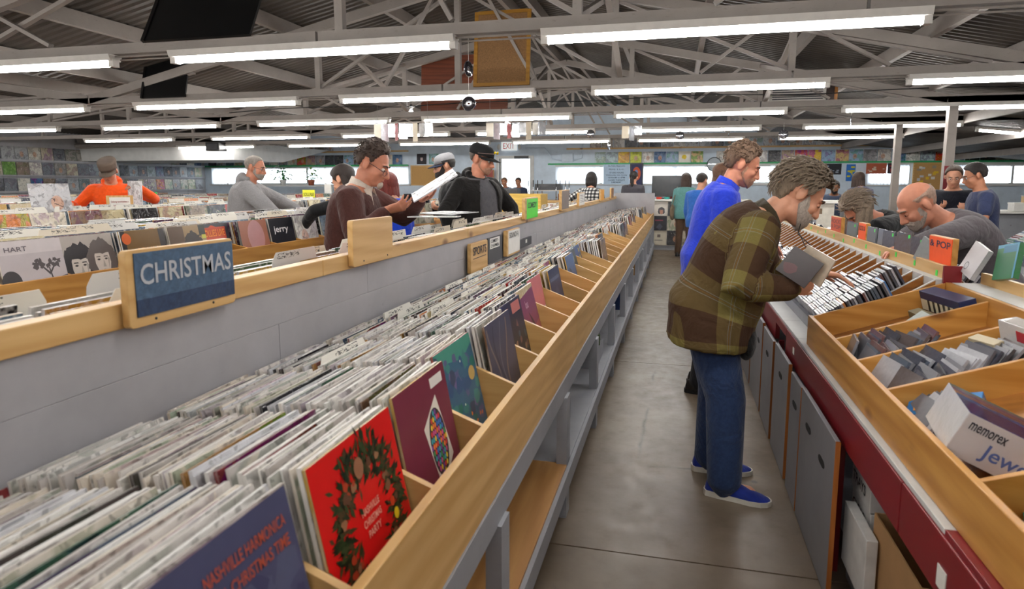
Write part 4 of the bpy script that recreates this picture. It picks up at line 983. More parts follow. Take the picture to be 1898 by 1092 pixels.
        for i in range(N - 1):
            for k in range(4): fs.append((i * 4 + k, i * 4 + (k + 1) % 4, i * 4 + 4 + (k + 1) % 4, i * 4 + 4 + k))
        fs += [(0, 3, 2, 1), ((N - 1) * 4, (N - 1) * 4 + 1, (N - 1) * 4 + 2, (N - 1) * 4 + 3)]
        m.add(vs, fs, 0, True); part('brim', m, brimmat or mat, o); return o
    def glasses(p, mat=None, down=0.0):
        m = MB(); h = p.hs; d = down
        for sg in (1, -1):
            c = [p.H(sg * 0.033 + 0.021 * math.cos(a), 0.101 + d * 0.5 - 0.010 * abs(0.033 + 0.021 * math.cos(a) * sg) / 0.05, 0.0 - d + 0.016 * math.sin(a)) for a in np.linspace(0, 2 * math.pi, 14)]
            m.tube(c, 0.0016 * h, 5); m.tube([p.H(sg * 0.054, 0.092 + d * 0.5, 0.006 - d), p.H(sg * 0.076, 0.05, 0.008 - d * 0.3), p.H(sg * 0.083, -0.012, 0.012)], 0.0018 * h, 5)
        m.tube([p.H(-0.013, 0.103 + d * 0.5, 0.004 - d), p.H(0.013, 0.103 + d * 0.5, 0.004 - d)], 0.0016 * h, 5); part('glasses', m, mat or darkgrey, p.root)
    def shirt(p, mat, name='shirt', t0=-0.16, inf=0.016, hem=0.012, sleeve=1.0, srad=0.062, wrad=0.042, neck=1.0, vox=None):
        m = MB(); s = p.s; p.torso(m, t0, neck, inf, hem)
        for sg in (1, -1):
            a, b, c, *_ = p.arm[sg]; q = p.spine(0.82)[0]
            inn = a.lerp(q, 0.45)
            if sleeve >= 0.9: limb(m, [inn, a, b, b.lerp(c, sleeve)], [0.065 * s, srad * 1.12 * s, srad * s, wrad * s])
            else: limb(m, [inn, a, a.lerp(b, sleeve)], [0.065 * s, srad * 1.1 * s, srad * 0.98 * s])
        o = part(name, m, mat, p.root); rm(o, vox or p.cvox, 4); return o
    def collar(p, mat, r=0.07, h=0.05, name='collar', spread=1.0):
        m = MB(); rings = []; q = p.nb; d = p.spine(1.0)[1]; fr = p.spine(1.0)[2]
        for k, (rr, z) in enumerate(((r * 1.25 * spread, -0.035), (r * 1.05, 0.0), (r, h), (r * 0.9, h), (r * 0.94, -0.03))):
            rings.append([q + (p.r * math.cos(a) * rr + fr * math.sin(a) * rr * 1.02 + d * (z - 0.02 * max(0, math.sin(a)))) * p.s for a in np.linspace(0, 2 * math.pi, 18, endpoint=False)])
        m.loft(rings); return part(name, m, mat, p.root)
    def hood(p, mat):
        m = MB(); q, d, fr = p.spine(0.98); s = p.s
        m.ell(q - fr * 0.085 * s + d * 0.01 * s, (0.105 * s, 0.055 * s, 0.085 * s), (p.r, fr, d), 16, 9)
        pts = [q + (p.r * math.cos(a) * 0.085 + fr * math.sin(a) * 0.075 + d * (0.015 - 0.03 * math.sin(a))) * s for a in np.linspace(-0.5, math.pi + 0.5, 11)]; m.tube(pts, 0.024 * s, 8)
        pts = [q + (p.r * math.cos(a) * 0.082 + fr * math.sin(a) * 0.075 + d * 0.035) * s for a in np.linspace(math.pi, 2 * math.pi, 9)]; m.tube(pts, 0.032 * s, 8)
        o = part('hood', m, mat, p.root); rm(o, 0.012, 4); return o
    def trousers(p, mat, w=1.0, name='trousers'):
        m = MB(); s = p.s; p.torso(m, -0.17, 0.10, 0.010)
        for sg in (1, -1):
            a, b, c = p.leg[sg]; e = c - UP * 0.02 * s
            limb(m, [a + UP * 0.02, b, e], [0.098 * s * w, 0.074 * s * w, 0.064 * s * w], 14)
        o = part(name, m, mat, p.root); rm(o, p.cvox, 3); return o
    def shoes(p, mat, solemat, names='shoe', dirs=None):
        s = p.s
        for sg in (1, -1):
            ft = Vector(p.feet[sg]); f = Vector(dirs[sg]).normalized() if dirs else (p.f + p.r * sg * 0.15).normalized(); r = f.cross(UP)
            rings = []; sol = []
            for u, wd, ht in ((-0.085, 0.020, 0.05), (-0.075, 0.034, 0.085), (-0.03, 0.040, 0.105), (0.02, 0.040, 0.105), (0.06, 0.043, 0.080), (0.12, 0.050, 0.055), (0.165, 0.046, 0.042), (0.195, 0.032, 0.032), (0.207, 0.014, 0.026)):
                rings.append([ft + (f * u + r * (wd * math.cos(a)) + UP * (0.018 + (ht - 0.018) * max(0, math.sin(a)))) * s for a in np.linspace(-0.2, math.pi + 0.2, 10)])
            m = MB(); m.loft(rings); o = part(names, m, mat, p.root)
            ol = [(-0.092, 0.012), (-0.080, 0.033), (-0.03, 0.041), (0.06, 0.044), (0.12, 0.053), (0.17, 0.048), (0.20, 0.032), (0.213, 0.010)]
            poly = [(u, w) for u, w in ol] + [(u, -w) for u, w in ol[::-1]]; m = MB(); n = len(poly)
            vs = [ft + (f * u + r * w + UP * 0.001) * s for u, w in poly] + [ft + (f * u * 1.0 + r * w + UP * (0.030 if u < 0 else 0.024)) * s for u, w in poly]
            m.add(vs, [tuple(range(n)), tuple(range(2 * n - 1, n - 1, -1))] + [(i + n, (i + 1) % n + n, (i + 1) % n, i) for i in range(n)]); part('sole', m, solemat, o)
RED_SH = None
V = Vector
# ------------------------------------------------------------------ the shoppers
jeans = denim; darkp = cloth('dark_trousers', (34, 34, 40)); sneak_sole = plain('white_rubber', rgb(206, 202, 192), 0.6); blk_sole = plain('black_rubber', rgb(24, 24, 24), 0.7)
blueshoe = cloth('blue_knit', (26, 44, 128), 0.7); darkshoe = plain('dark_leather', rgb(36, 30, 28), 0.4)
# plaid: woven in the cloth, read from the thread coordinates u (around) and v (along)
t = NT('plaid_flannel'); at = t.new('ShaderNodeAttribute', attribute_name='weave'); sx = t.new('ShaderNodeSeparateXYZ'); t.link(at.outputs['Vector'], sx.inputs[0])
def band(o, per, w, ph=0.0): return t.math('LESS_THAN', t.math('FRACT', t.math('ADD', t.math('DIVIDE', o, per), ph + 10)), w)
u, vv = sx.outputs[0], sx.outputs[1]
A = t.math('ADD', t.math('MULTIPLY', band(u, 0.27, 0.5), 0.5), t.math('MULTIPLY', band(vv, 0.27, 0.5), 0.5))
c = t.ramp(A, [(0.0, rgb(66, 46, 34)), (0.34, rgb(92, 76, 46)), (0.67, rgb(118, 108, 60))], True)
for o, ph in ((u, 0.72), (u, 0.78), (vv, 0.72), (vv, 0.78)): c = t.mix(t.math('MULTIPLY', band(o, 0.27, 0.010, ph), 0.35), c, rgb(150, 158, 160))
for o in (u, vv): c = t.mix(t.math('MULTIPLY', band(o, 0.27, 0.012, 0.75), 0.3), c, rgb(150, 90, 40))
n = t.noise(t.coord(), 7.0, 3, 0.5, 1.4); n2 = t.noise(t.coord(), 300, 2)
c = t.mix(t.math('MULTIPLY', n2.outputs[0], 0.25), c, rgb(60, 48, 34)); t.col(c); t.rough(0.9); t.b.inputs['Specular IOR Level'].default_value = 0.15; t.bump(n.outputs[0], 0.45, 0.06); plaid = t.m
t = NT('black_white_check'); at = t.new('ShaderNodeAttribute', attribute_name='weave'); sx = t.new('ShaderNodeSeparateXYZ'); t.link(at.outputs['Vector'], sx.inputs[0])
A = t.math('ADD', t.math('MULTIPLY', band(sx.outputs[0], 0.062, 0.5), 0.5), t.math('MULTIPLY', band(sx.outputs[1], 0.062, 0.5), 0.5))
t.col(t.ramp(A, [(0.0, rgb(214, 214, 210)), (0.34, rgb(96, 96, 98)), (0.67, rgb(22, 22, 24))], True)); t.rough(0.9); check = t.m
WEAVE = []
# 1 the man in the plaid shirt
P = Person('man in an olive and brown plaid shirt and jeans bending over the disc rack', (0.165, 3.36), 0, 1.045, 11, 51, 38, 8, True, 1.13, 0.08, hip=0.912, skin=SK_FAIR,
           feet={1: V((0.275, 3.23, 0)), -1: V((0.22, 3.52, 0))},
           arms={1: ((0.525, 3.11, 1.075), (-0.25, -0.5, -0.9), (0.8, 0.45, 0.35), (-0.1, 0.9, 0.2), (40, 45, 30)), -1: ((0.70, 3.50, 1.105), (-0.4, 0.6, -0.8), (0.93, 0.10, -0.14), (0.1, -0.1, -1), (12, 14, 10))}, headscale=1.08)
sh = P.shirt(plaid, 'plaid_shirt', -0.36, 0.034, 0.085, 0.93, 0.080, 0.054, 0.98); WEAVE.append((sh, P, 1))
P.collar(cloth('dark_olive', (62, 52, 36)), 0.078, 0.035); P.trousers(jeans, 1.25); P.shoes(blueshoe, sneak_sole, 'running_shoe', {1: V((0.95, -0.2, 0)), -1: V((1, 0.05, 0))})
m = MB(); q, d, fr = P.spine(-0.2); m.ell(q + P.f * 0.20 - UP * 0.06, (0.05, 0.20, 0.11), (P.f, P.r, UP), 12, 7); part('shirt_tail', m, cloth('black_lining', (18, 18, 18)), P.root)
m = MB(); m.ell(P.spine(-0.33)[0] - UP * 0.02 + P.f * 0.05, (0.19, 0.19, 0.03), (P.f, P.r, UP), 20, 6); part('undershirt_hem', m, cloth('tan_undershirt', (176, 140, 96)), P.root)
P.hair(hairm('grey_brown', (132, 116, 98)), 0.020, 40, -8, -58, 0.007, 34, 0.006, 3, tufts=1000, tl=0.05); P.beard(hairm('grey', (184, 172, 160)), 0.016, 0.010); P.face((80, 66, 54), True)
m = MB(); m.box(-0.006, 0.006, -0.004, 0.004, -0.03, 0.0)
cord = MB(); a = P.H(0.0, 0.09, -0.07); cord.tube([P.H(0.05, 0.06, -0.07), P.H(0.02, 0.10, -0.13), V((0.72, 3.33, 1.17)), V((0.70, 3.30, 1.11)), V((0.64, 3.28, 1.16)), P.H(-0.03, 0.08, -0.10)], 0.0025, 6); part('glasses_cord', cord, blackm, P.root)
P1 = P
HC = put_cd(0.495, 3.05, 1.13, R(22), R(-14), (44, 20, 24), 'dark case held in the right hand of the man in plaid', 'cases held by the man in plaid', R(32)); art_later = HC; put_cd(0.575, 3.11, 1.125, R(8), R(-40), (206, 186, 160), 'cream case held upright by the man in plaid, inner one', 'cases held by the man in plaid', R(24))
# 2 the man in blue
P = Person('man in a royal blue shirt standing behind the plaid shirted man', (0.215, 4.98), 0, 1.075, 4, 26, 26, 0, True, 1.1, 0.06, hip=0.94, skin=SK_RED, headscale=1.08, feet={1: V((0.20, 4.87, 0)), -1: V((0.22, 5.12, 0))},
           arms={1: ((0.55, 4.88, 1.12), (-0.5, -0.3, -0.9), (0.9, 0.1, -0.2), (0, 0.8, -0.4), (30, 30, 20)), -1: ((0.62, 5.1, 1.10), (-0.4, 0.5, -0.8), (1, 0, -0.2), (0, -0.6, -0.8), (25, 25, 15))})
P.shirt(cloth('royal_blue', (34, 58, 190), 0.8), 'blue_shirt', -0.36, 0.028, 0.05, 0.95, 0.078, 0.05, 0.99); P.collar(cloth('royal_blue', (34, 58, 190), 0.8), 0.078, 0.045)
P.trousers(darkp, 1.0); P.shoes(darkshoe, blk_sole)
P.hair(hairm('curly_brown', (112, 88, 70)), 0.014, 44, 0, -44, 0.010, 60, 0.014, 5, tufts=600, tl=0.026); P.beard(hairm('stubble', (172, 128, 104)), 0.0, 0.004); P.face((80, 60, 46), True)
# 3 man in brown sweater
P = Person('man with glasses in a brown sweater reading a record sleeve', (-2.25, 4.15), 12, 1.09, 4, 20, 26, -4, True, 1.14, 0.05, hip=0.91, skin=SK_RED,
           arms={1: ((-1.86, 3.98, 1.37), (-0.3, -0.5, -0.9), (0.85, 0.2, 0.22), (0.1, 0.6, 0.75), (22, 22, 14)), -1: ((-1.74, 4.30, 1.435), (-0.2, 0.7, -0.7), (0.9, -0.15, 0.35), (0.1, -0.5, 0.85), (22, 22, 14))}, headscale=1.05)
P.shirt(cloth('brown_knit', (74, 44, 40), 0.95, 60), 'brown_sweater', -0.2, 0.030, 0.02, 0.92, 0.076, 0.046, 0.96); P.trousers(darkp); P.shoes(darkshoe, blk_sole)
P.collar(cloth('ivory_collar', (214, 200, 186), 0.8), 0.073, 0.045, 'shirt_collar', 1.15)
m = MB()
for sg in (1, -1):
    q, d, fr = P.spine(1.0); a = q + P.r * sg * 0.045 * P.s + fr * 0.075 * P.s + d * 0.02; b = q + P.r * sg * 0.105 * P.s + fr * 0.05 * P.s - d * 0.0; c = q + P.r * sg * 0.085 * P.s + fr * 0.135 * P.s - d * 0.075 * P.s
    n = (b - a).cross(c - a).normalized() * 0.004; m.add([a, b, c, a + n, b + n, c + n], [(0, 1, 2), (5, 4, 3), (0, 3, 4, 1), (1, 4, 5, 2), (2, 5, 3, 0)])
part('collar_point', m, cloth('ivory_collar', (214, 200, 186), 0.8), P.root)
P.hair(hairm('dark_brown', (66, 50, 42)), 0.009, 46, 0, -36, 0.004, 40, 0.028, 9, tufts=420, tl=0.028); P.goatee(hairm('white_goatee', (196, 180, 166))); P.face((60, 46, 38)); P.glasses(None, 0.012)
rec = [(755, 372), (817, 315), (843, 323), (777, 372)]
P3 = P
# the sleeve he reads, tilted up toward his face
SL = bpy.data.objects.new('record', REC[1]); C.objects.link(SL)
xa = V((0.62, -0.50, 0.60)).normalized()
SLc = V((-1.575, 4.12, 1.535)); zdir = V((0.80, 0.30, 0.52)).normalized(); xdir = V((-0.42, 0.90, 0.14)); xdir = (xdir - zdir * xdir.dot(zdir)).normalized(); ydir = zdir.cross(xdir)
SL.matrix_world = Matrix(((xdir.x, ydir.x, zdir.x, SLc.x), (xdir.y, ydir.y, zdir.y, SLc.y), (xdir.z, ydir.z, zdir.z, SLc.z), (0, 0, 0, 1))); colr(SL, (188, 186, 196)); tag(SL, 'pale record sleeve held up in both hands by the man in brown', 'record')
# 4 man in black hoodie and cap
P = Person('man in a black hooded jacket, grey T-shirt and black cap looking down', (-1.93, 6.15), -28, 1.10, 1, 6, 16, 22, True, 1.22, 0.05, hip=0.96, skin=SK_RED,
           arms={1: ((-2.05, 5.82, 1.02), (-0.3, -0.6, 0), (0.3, -0.2, -1), None, (30, 35, 20)), -1: ((-1.55, 6.3, 1.05), (0.3, 0.6, 0), (0.5, 0.1, -0.8), None, (30, 35, 20))}, headscale=1.05)
tee = cloth('charcoal_tee', (84, 84, 90)); blackc = cloth('black_fleece', (24, 22, 22), 0.9)
P.shirt(tee, 't_shirt', -0.2, 0.020, 0.03, 0.4, 0.06, 0.05, 0.99)
# open jacket: two half shells left and right and a back
def jacket(P, mat, inf=0.042, open_=0.34, t0=-0.22):
    m = MB(); s = P.s; rings_o = []
    ts = [q[0] for q in P.prof]
    for t in np.linspace(t0, 0.97, 13):
        w = float(np.interp(t, ts, [q[1] for q in P.prof])); fd = float(np.interp(t, ts, [q[2] for q in P.prof])); bd = float(np.interp(t, ts, [q[3] for q in P.prof]))
        fat = 1 + (P.fat - 1) * (1 - smooth01((t - 0.75) / 0.25)); w *= fat; bd *= 1 + (fat - 1) * 0.6; fd = fd * fat + P.belly * math.exp(-((t - 0.22) / 0.26) ** 2)
        q, d, fr = P.spine(t); row = []
        angs = np.linspace(math.pi / 2 + open_ * (0.6 + 1.0 * (1 - abs(t - 0.2))), math.pi / 2 + 2 * math.pi - open_ * (0.6 + 1.0 * (1 - abs(t - 0.2))), 22)
        for k in (inf, inf - 0.022):
            for a in (angs if k == inf else angs[::-1]):
                ca, sa = math.cos(a), math.sin(a); row.append(q + P.r * math.copysign(abs(ca) ** 0.82, ca) * (w + k) * s + fr * math.copysign(abs(sa) ** 0.82, sa) * ((fd if sa > 0 else bd) + k) * s)
        rings_o.append(row)
    m.loft(rings_o)
    for sg in (1, -1):
        a, b, c, *_ = P.arm[sg]; inn = a.lerp(P.spine(0.82)[0], 0.35); limb(m, [inn, a, b, b.lerp(c, 0.95)], [0.07 * s, 0.078 * s, 0.072 * s, 0.052 * s])
    o = part('jacket', m, mat, P.root); rm(o, 0.0125, 3); return o
jacket(P, blackc); P.hood(blackc); P.trousers(jeans); P.shoes(darkshoe, blk_sole)
P.hair(hairm('cropped_dark', (70, 56, 48)), 0.004, 46, -6, -34); P.face((60, 46, 38)); P.beard(hairm('stubble', (172, 128, 104)), 0.0, 0.004)
cp_ = P.cap(plain('black_cotton', rgb(20, 20, 22), 0.9))
m = MB(); m.tube([P.H(0.088, -0.01, 0.05), P.H(0.086, 0.06, 0.062), P.H(0.05, 0.115, 0.075)], 0.0022, 6); part('sunglasses_arm', m, plain('pale_frame', rgb(176, 150, 140), 0.3), P.root)
m = MB(); m.ell(P.H(0.028, 0.112, 0.085), (0.022, 0.008, 0.016), (P.Rr, P.F, P.U), 10, 6).ell(P.H(-0.028, 0.112, 0.085), (0.022, 0.008, 0.016), (P.Rr, P.F, P.U), 10, 6); part('yellow_lens', m, plain('yellow_lens', rgb(226, 196, 30), 0.1), P.root)
# 5 bearded man with grey cap
P = Person('bearded man in a grey cap with dark blue brim holding a few records', (-2.44, 7.1), 205, 1.10, 3, 12, 14, 0, False, 1.05, hip=0.93, skin=SK_FAIR,
           arms={1: ((-2.75, 7.0, 1.28), (0.3, 0.8, -0.5), (-0.6, -0.6, 0.1), (0, 0, 1), (50, 50, 30)), -1: ((-2.50, 6.78, 1.26), (0.6, -0.3, -0.7), (-0.7, -0.3, 0.2), (-0.2, 0.4, 0.8), (50, 50, 30))})
blackt = cloth('black_jersey', (22, 22, 24)); P.shirt(blackt, 'black_sweatshirt', -0.2, 0.028, 0.02, 0.95, 0.07, 0.05); P.hood(blackt); P.trousers(jeans); P.shoes(darkshoe, blk_sole)
m = MB(); q = P.spine(0.75)
for k in (-0.03, 0.03): m.tube([P.spine(0.95)[0] + P.r * k + P.spine(0.95)[2] * 0.12, P.spine(0.6)[0] + P.r * k + P.spine(0.6)[2] * 0.175, P.spine(0.45)[0] + P.r * k + P.spine(0.45)[2] * 0.178], 0.004, 5)
part('hood_cord', m, whitecard, P.root)
P.hair(hairm('black', (34, 28, 26)), 0.012, 44, 0, -36); P.beard(hairm('black', (34, 28, 26)), 0.022, 0.014); P.face((30, 26, 24)); P.glasses(blackm)
P.cap(plain('grey_cotton', rgb(142, 142, 146), 0.9), plain('navy_cotton', rgb(22, 30, 54), 0.9))
for i in range(3):
    put_record(-2.78 + 0.02 * i, 6.78 + 0.01 * i, 1.10, R(8 + 3 * i), R(60), REC[0], COVERS[i], ('dark record in the hand of the man in the grey cap, outermost', 'middle record held by the man in the grey cap', 'inner record held by the man in the grey cap')[i], 'records held by the man in the grey cap')
# 6 man in orange
P = Person('man in a bright orange hooded top and brown cap flipping through records', (-6.86, 6.75), -52, 1.09, 4, 14, 30, -12, False, 1.0, hip=0.92, skin=SK_RED,
           arms={1: ((-6.98, 6.25, 1.30), (-0.6, 0, -0.6), (0.6, -0.7, -0.3), (0.3, 0.2, -0.8), (30, 30, 20)), -1: ((-6.38, 6.66, 1.49), (0.7, 0.5, -0.5), (-0.2, -0.75, 0.25), (-0.5, 0, -0.8), (35, 40, 25))})
org = cloth('orange_jersey', (236, 84, 18), 0.7, 30, 0.10); P.shirt(org, 'orange_top', -0.2, 0.022, 0.02, 0.95, 0.064, 0.046); P.hood(org); P.trousers(jeans); P.shoes(darkshoe, blk_sole)
m = MB(); q, d, fr = P.spine(0.70); b = q - P.r * 0.075 + fr * 0.172
for a0_, a1_ in (((-0.022, 0.006), (-0.008, -0.012)), ((-0.008, -0.012), (0.03, 0.026))): m.tube([b + P.r * a0_[0] + d * a0_[1], b + P.r * a1_[0] + d * a1_[1]], [0.004, 0.0055], 6)
part('chest_mark', m, blackm, P.root)
P.hair(hairm('brown', (70, 52, 40)), 0.008, 44, -4, -34); P.face((70, 50, 38), True); P.cap(plain('brown_cotton', rgb(92, 78, 68), 0.9), None, True, 0.06, 0.012)
# 7 man in grey hoodie
P = Person('grey haired man with glasses in a light grey hooded sweatshirt, seen from behind', (-4.80, 6.45), 28, 1.08, 4, 18, 14, -16, False, 1.28, 0.06, hip=0.95, skin=SK_RED,
           arms={1: ((-4.0, 6.15, 1.10), (0, -0.9, 0.1), (0.6, 0.1, -0.5), None, (30, 30, 20)), -1: ((-4.2, 6.95, 1.15), (-0.3, 0.8, 0), (0.6, 0, -0.4), None, (30, 30, 20))})
gr = cloth('heather_grey', (140, 138, 140), 0.95, 120, 0.18); P.shirt(gr, 'grey_hooded_sweatshirt', -0.25, 0.034, 0.03, 0.95, 0.085, 0.055); P.hood(gr); P.trousers(jeans); P.shoes(darkshoe, blk_sole)
P.hair(hairm('short_grey', (146, 136, 128)), 0.007, 46, 0, -36); P.beard(hairm('short_grey', (146, 136, 128)), 0.0, 0.006); P.face((110, 96, 86)); P.glasses()
# 8 person in black bending into the second counter
P = Person('dark haired person in black leaning into the second record counter', (-2.62, 5.35), 182, 1.04, 10, 32, 30, -10, False, 0.98, hip=0.92, skin=SK_FAIR, sex='w',
           arms={1: ((-3.22, 5.62, 1.17), (0.2, 0.6, 0.5), (-0.9, 0, -0.4), (0, 0, -1), (30, 30, 20)), -1: ((-3.18, 5.10, 1.16), (0.3, -0.6, 0.4), (-0.9, 0, -0.4), (0, 0, -1), (30, 30, 20))})
P.shirt(blackt, 'black_top', -0.2, 0.018, 0.02, 0.97, 0.056, 0.042); P.trousers(jeans); P.shoes(darkshoe, blk_sole); P.hair(hairm('near_black', (44, 34, 30)), 0.02, 42, -10, -60); P.locks(hairm('near_black', (44, 34, 30)), 0.12, sides=False); P.face()
# 9 red haired woman
P = Person('woman with long red hair in a bright blue top between the counters', (-2.68, 6.02), 150, 0.98, 6, 18, 20, 0, False, 0.92, hip=0.92, sex='w', skin=SK_FAIR)
bl = cloth('bright_blue', (36, 74, 214)); P.shirt(bl, 'blue_top', -0.2, 0.018, 0.02, 0.95, 0.055, 0.04); P.trousers(jeans); P.shoes(darkshoe, blk_sole); rh = hairm('red', (120, 44, 36)); P.hair(rh, 0.02, 42, -8, -60); P.locks(rh, 0.24); P.face()
# 10 checked shirt seen from behind
P = Person('dark haired person in a black and white checked shirt seen from behind', (-1.57, 12.3), 92, 1.02, 2, 8, 8, 0, False, 0.95, hip=0.93, sex='w', skin=SK_FAIR,
           arms={-1: ((-2.08, 12.45, 1.18), (-0.6, -0.6, -0.4), (-0.4, 0.8, 0), None, (30, 30, 20)), 1: (None, None, None, None, None)})
sh = P.shirt(check, 'checked_shirt', -0.2, 0.024, 0.02, 0.95, 0.066, 0.05); WEAVE.append((sh, P, 0)); P.trousers(darkp); P.shoes(darkshoe, blk_sole); P.hair(hairm('black', (34, 28, 26)), 0.022, 42, -14, -64); P.locks(hairm('black', (34, 28, 26)), 0.16)
# 11 ponytail
P = Person('person with a dark ponytail in a charcoal shirt with a bag strap, seen from behind', (-0.98, 15.2), 82, 1.05, 2, 8, 6, 0, False, 1.12, hip=0.94, skin=SK_FAIR)
P.shirt(cloth('charcoal', (66, 64, 70)), 'charcoal_shirt', -0.2, 0.024, 0.03, 0.5, 0.068, 0.06); P.trousers(darkp); P.shoes(darkshoe, blk_sole); P.hair(hairm('black', (34, 28, 26)), 0.014, 42, -6, -50)
m = MB(); limb(m, [P.H(0, -0.105, 0.03), P.H(0, -0.15, -0.04), P.H(0, -0.14, -0.16), P.H(0.0, -0.12, -0.25)], [0.024, 0.04, 0.035, 0.015], 8); part('ponytail', m, hairm('black', (34, 28, 26)), P.root)
m = MB(); m.tube([P.spine(0.93)[0] - P.r * 0.12 - P.spine(0.9)[2] * 0.10, P.spine(0.5)[0] - P.spine(0.5)[2] * 0.16, P.spine(0.05)[0] + P.r * 0.17 - P.spine(0.1)[2] * 0.10], 0.014, 6); part('bag_strap', m, blackm, P.root)
# 12 clerk in red with a knitted cap
P = Person('clerk in a red sweater and grey knitted cap behind the far end counter', (0.02, 16.9), -95, 1.0, 4, 16, 30, 0, False, 1.05, hip=0.92, skin=SK_FAIR)
P.shirt(cloth('crimson', (158, 30, 44)), 'red_sweater', -0.2, 0.024, 0.02, 0.95, 0.066, 0.048); P.trousers(darkp); P.shoes(darkshoe, blk_sole); P.hair(cloth('grey_knit', (112, 106, 104)), 0.020, 34, 10, -22, name='knitted_cap'); P.face((90, 80, 70), True)
# 13 woman in teal
P = Person('woman in a teal sweater with a shoulder bag at the far counter', (0.17, 14.25), 78, 1.02, 2, 6, 8, 0, False, 0.98, hip=0.93, sex='w', skin=SK_FAIR)
tl_ = cloth('teal_knit', (92, 140, 138)); P.shirt(tl_, 'teal_sweater', -0.3, 0.03, 0.04, 0.95, 0.07, 0.052); P.trousers(cloth('brown_trousers', (86, 66, 52))); P.shoes(darkshoe, blk_sole); dkh = hairm('dark_brown', (58, 42, 36)); P.hair(dkh, 0.024, 42, -14, -64); P.locks(dkh, 0.26)
m = MB(); c0 = P.pel - P.r * 0.24 - UP * 0.02 - P.f * 0.05; m.ell(c0, (0.05, 0.15, 0.17), (P.r, P.f, UP), 14, 8); part('shoulder_bag', m, cloth('taupe', (120, 104, 84)), P.root)
m = MB(); m.tube([c0 + P.f * 0.1 + UP * 0.1, P.sh[-1] - P.r * -0.0 + UP * 0.07, c0 - P.f * 0.1 + UP * 0.1], 0.010, 6); part('bag_strap', m, cloth('taupe', (120, 104, 84)), P.root)
# 14 two people half hidden behind the man in blue
P = Person('brown haired person in a dull blue jacket mostly hidden behind the man in royal blue', (0.40, 8.1), 20, 1.04, 3, 12, 16, 0, False, 1.0, hip=0.93, sex='w', skin=SK_FAIR,
           arms={1: ((0.36, 7.78, 1.0), (-0.6, -0.6, 0), (0.5, 0.2, -0.6), None, (45, 45, 30))})
bj = cloth('denim_blue_jacket', (46, 98, 176)); P.shirt(bj, 'blue_jacket', -0.25, 0.03, 0.03, 0.95, 0.072, 0.052); P.trousers(darkp); P.shoes(darkshoe, blk_sole); bh = hairm('chestnut', (96, 66, 48)); P.hair(bh, 0.022, 42, -10, -60); P.locks(bh, 0.18)
P = Person('dark haired person in a blue jacket beside the woman in teal', (0.36, 11.3), 60, 1.0, 2, 8, 8, 0, False, 1.0, hip=0.93, skin=SK_FAIR)
P.shirt(bj, 'blue_jacket', -0.25, 0.03, 0.03, 0.95, 0.072, 0.052); P.trousers(darkp); P.shoes(darkshoe, blk_sole); P.hair(hairm('near_black', (44, 34, 30)), 0.014, 42, -4, -40)
# 15 man sitting at the far right desk
P = Person('dark haired man in a slate shirt sitting behind the cream desk', (3.12, 14.6, 0.80), -100, 1.05, 4, 20, 22, 0, False, 1.1, hip=0.62, skin=SK_BROWN, feet={1: V((2.95, 14.2, 0.1)), -1: V((3.28, 14.2, 0.1))})
P.shirt(cloth('slate', (66, 76, 96)), 'slate_shirt', -0.1, 0.026, 0.02, 0.95, 0.07, 0.05); P.trousers(darkp); P.shoes(darkshoe, blk_sole); P.hair(hairm('black', (34, 28, 26)), 0.012, 40, 2, -36); P.beard(hairm('black', (34, 28, 26)), 0.0, 0.006); P.face((30, 26, 24), True)
st = thing('stool', 'dark stool under the man in the slate shirt', 'stool', (3.12, 14.6, 0)); part('seat', MB().lathe((3.12, 14.66, 0.62), [(0.17, 0), (0.18, 0.02), (0.17, 0.05)], 18), blackm, st)
for a in (0.8, 2.4, 4.0, 5.5): part('leg', MB().bar((3.12 + 0.12 * math.cos(a), 14.66 + 0.12 * math.sin(a), 0.62), (3.12 + 0.2 * math.cos(a), 14.66 + 0.2 * math.sin(a), 0), 0.03, 0.03), blackm, st)
# 16 long haired woman in grey-blue
P = Person('woman with long dark hair in a grey blue top standing at the far right counter', (3.40, 13.6), 110, 1.03, 4, 16, 12, 0, False, 1.12, hip=0.93, sex='w', skin=SK_FAIR)
P.shirt(cloth('grey_blue', (96, 100, 128)), 'grey_blue_top', -0.25, 0.028, 0.03, 0.95, 0.074, 0.05); P.trousers(darkp); P.shoes(darkshoe, blk_sole); P.hair(dkh, 0.022, 42, -14, -64); P.locks(dkh, 0.30)
# 17 grey haired person in black
P = Person('person with long grey hair in a black jacket bent low over the disc rack', (1.94, 6.25), 197, 1.04, 18, 54, 56, 0, False, 1.10, hip=0.80, skin=SK_RED,
           arms={1: ((1.58, 6.42, 1.02), (0, 0.6, 0.5), (-0.9, 0, -0.4), (0, 0, -1), (25, 30, 20)), -1: ((1.56, 5.95, 1.02), (0, -0.6, 0.5), (-0.9, 0, -0.4), (0, 0, -1), (25, 30, 20))}, headscale=1.1)
P.shirt(blackt, 'black_jacket', -0.25, 0.035, 0.03, 0.95, 0.08, 0.055); P.trousers(darkp); P.shoes(darkshoe, blk_sole); lg = hairm('long_grey', (140, 122, 104)); P.hair(lg, 0.026, 40, -12, -62, 0.006, tufts=400, tl=0.07); P.locks(lg, 0.27); P.face((110, 96, 84), True)
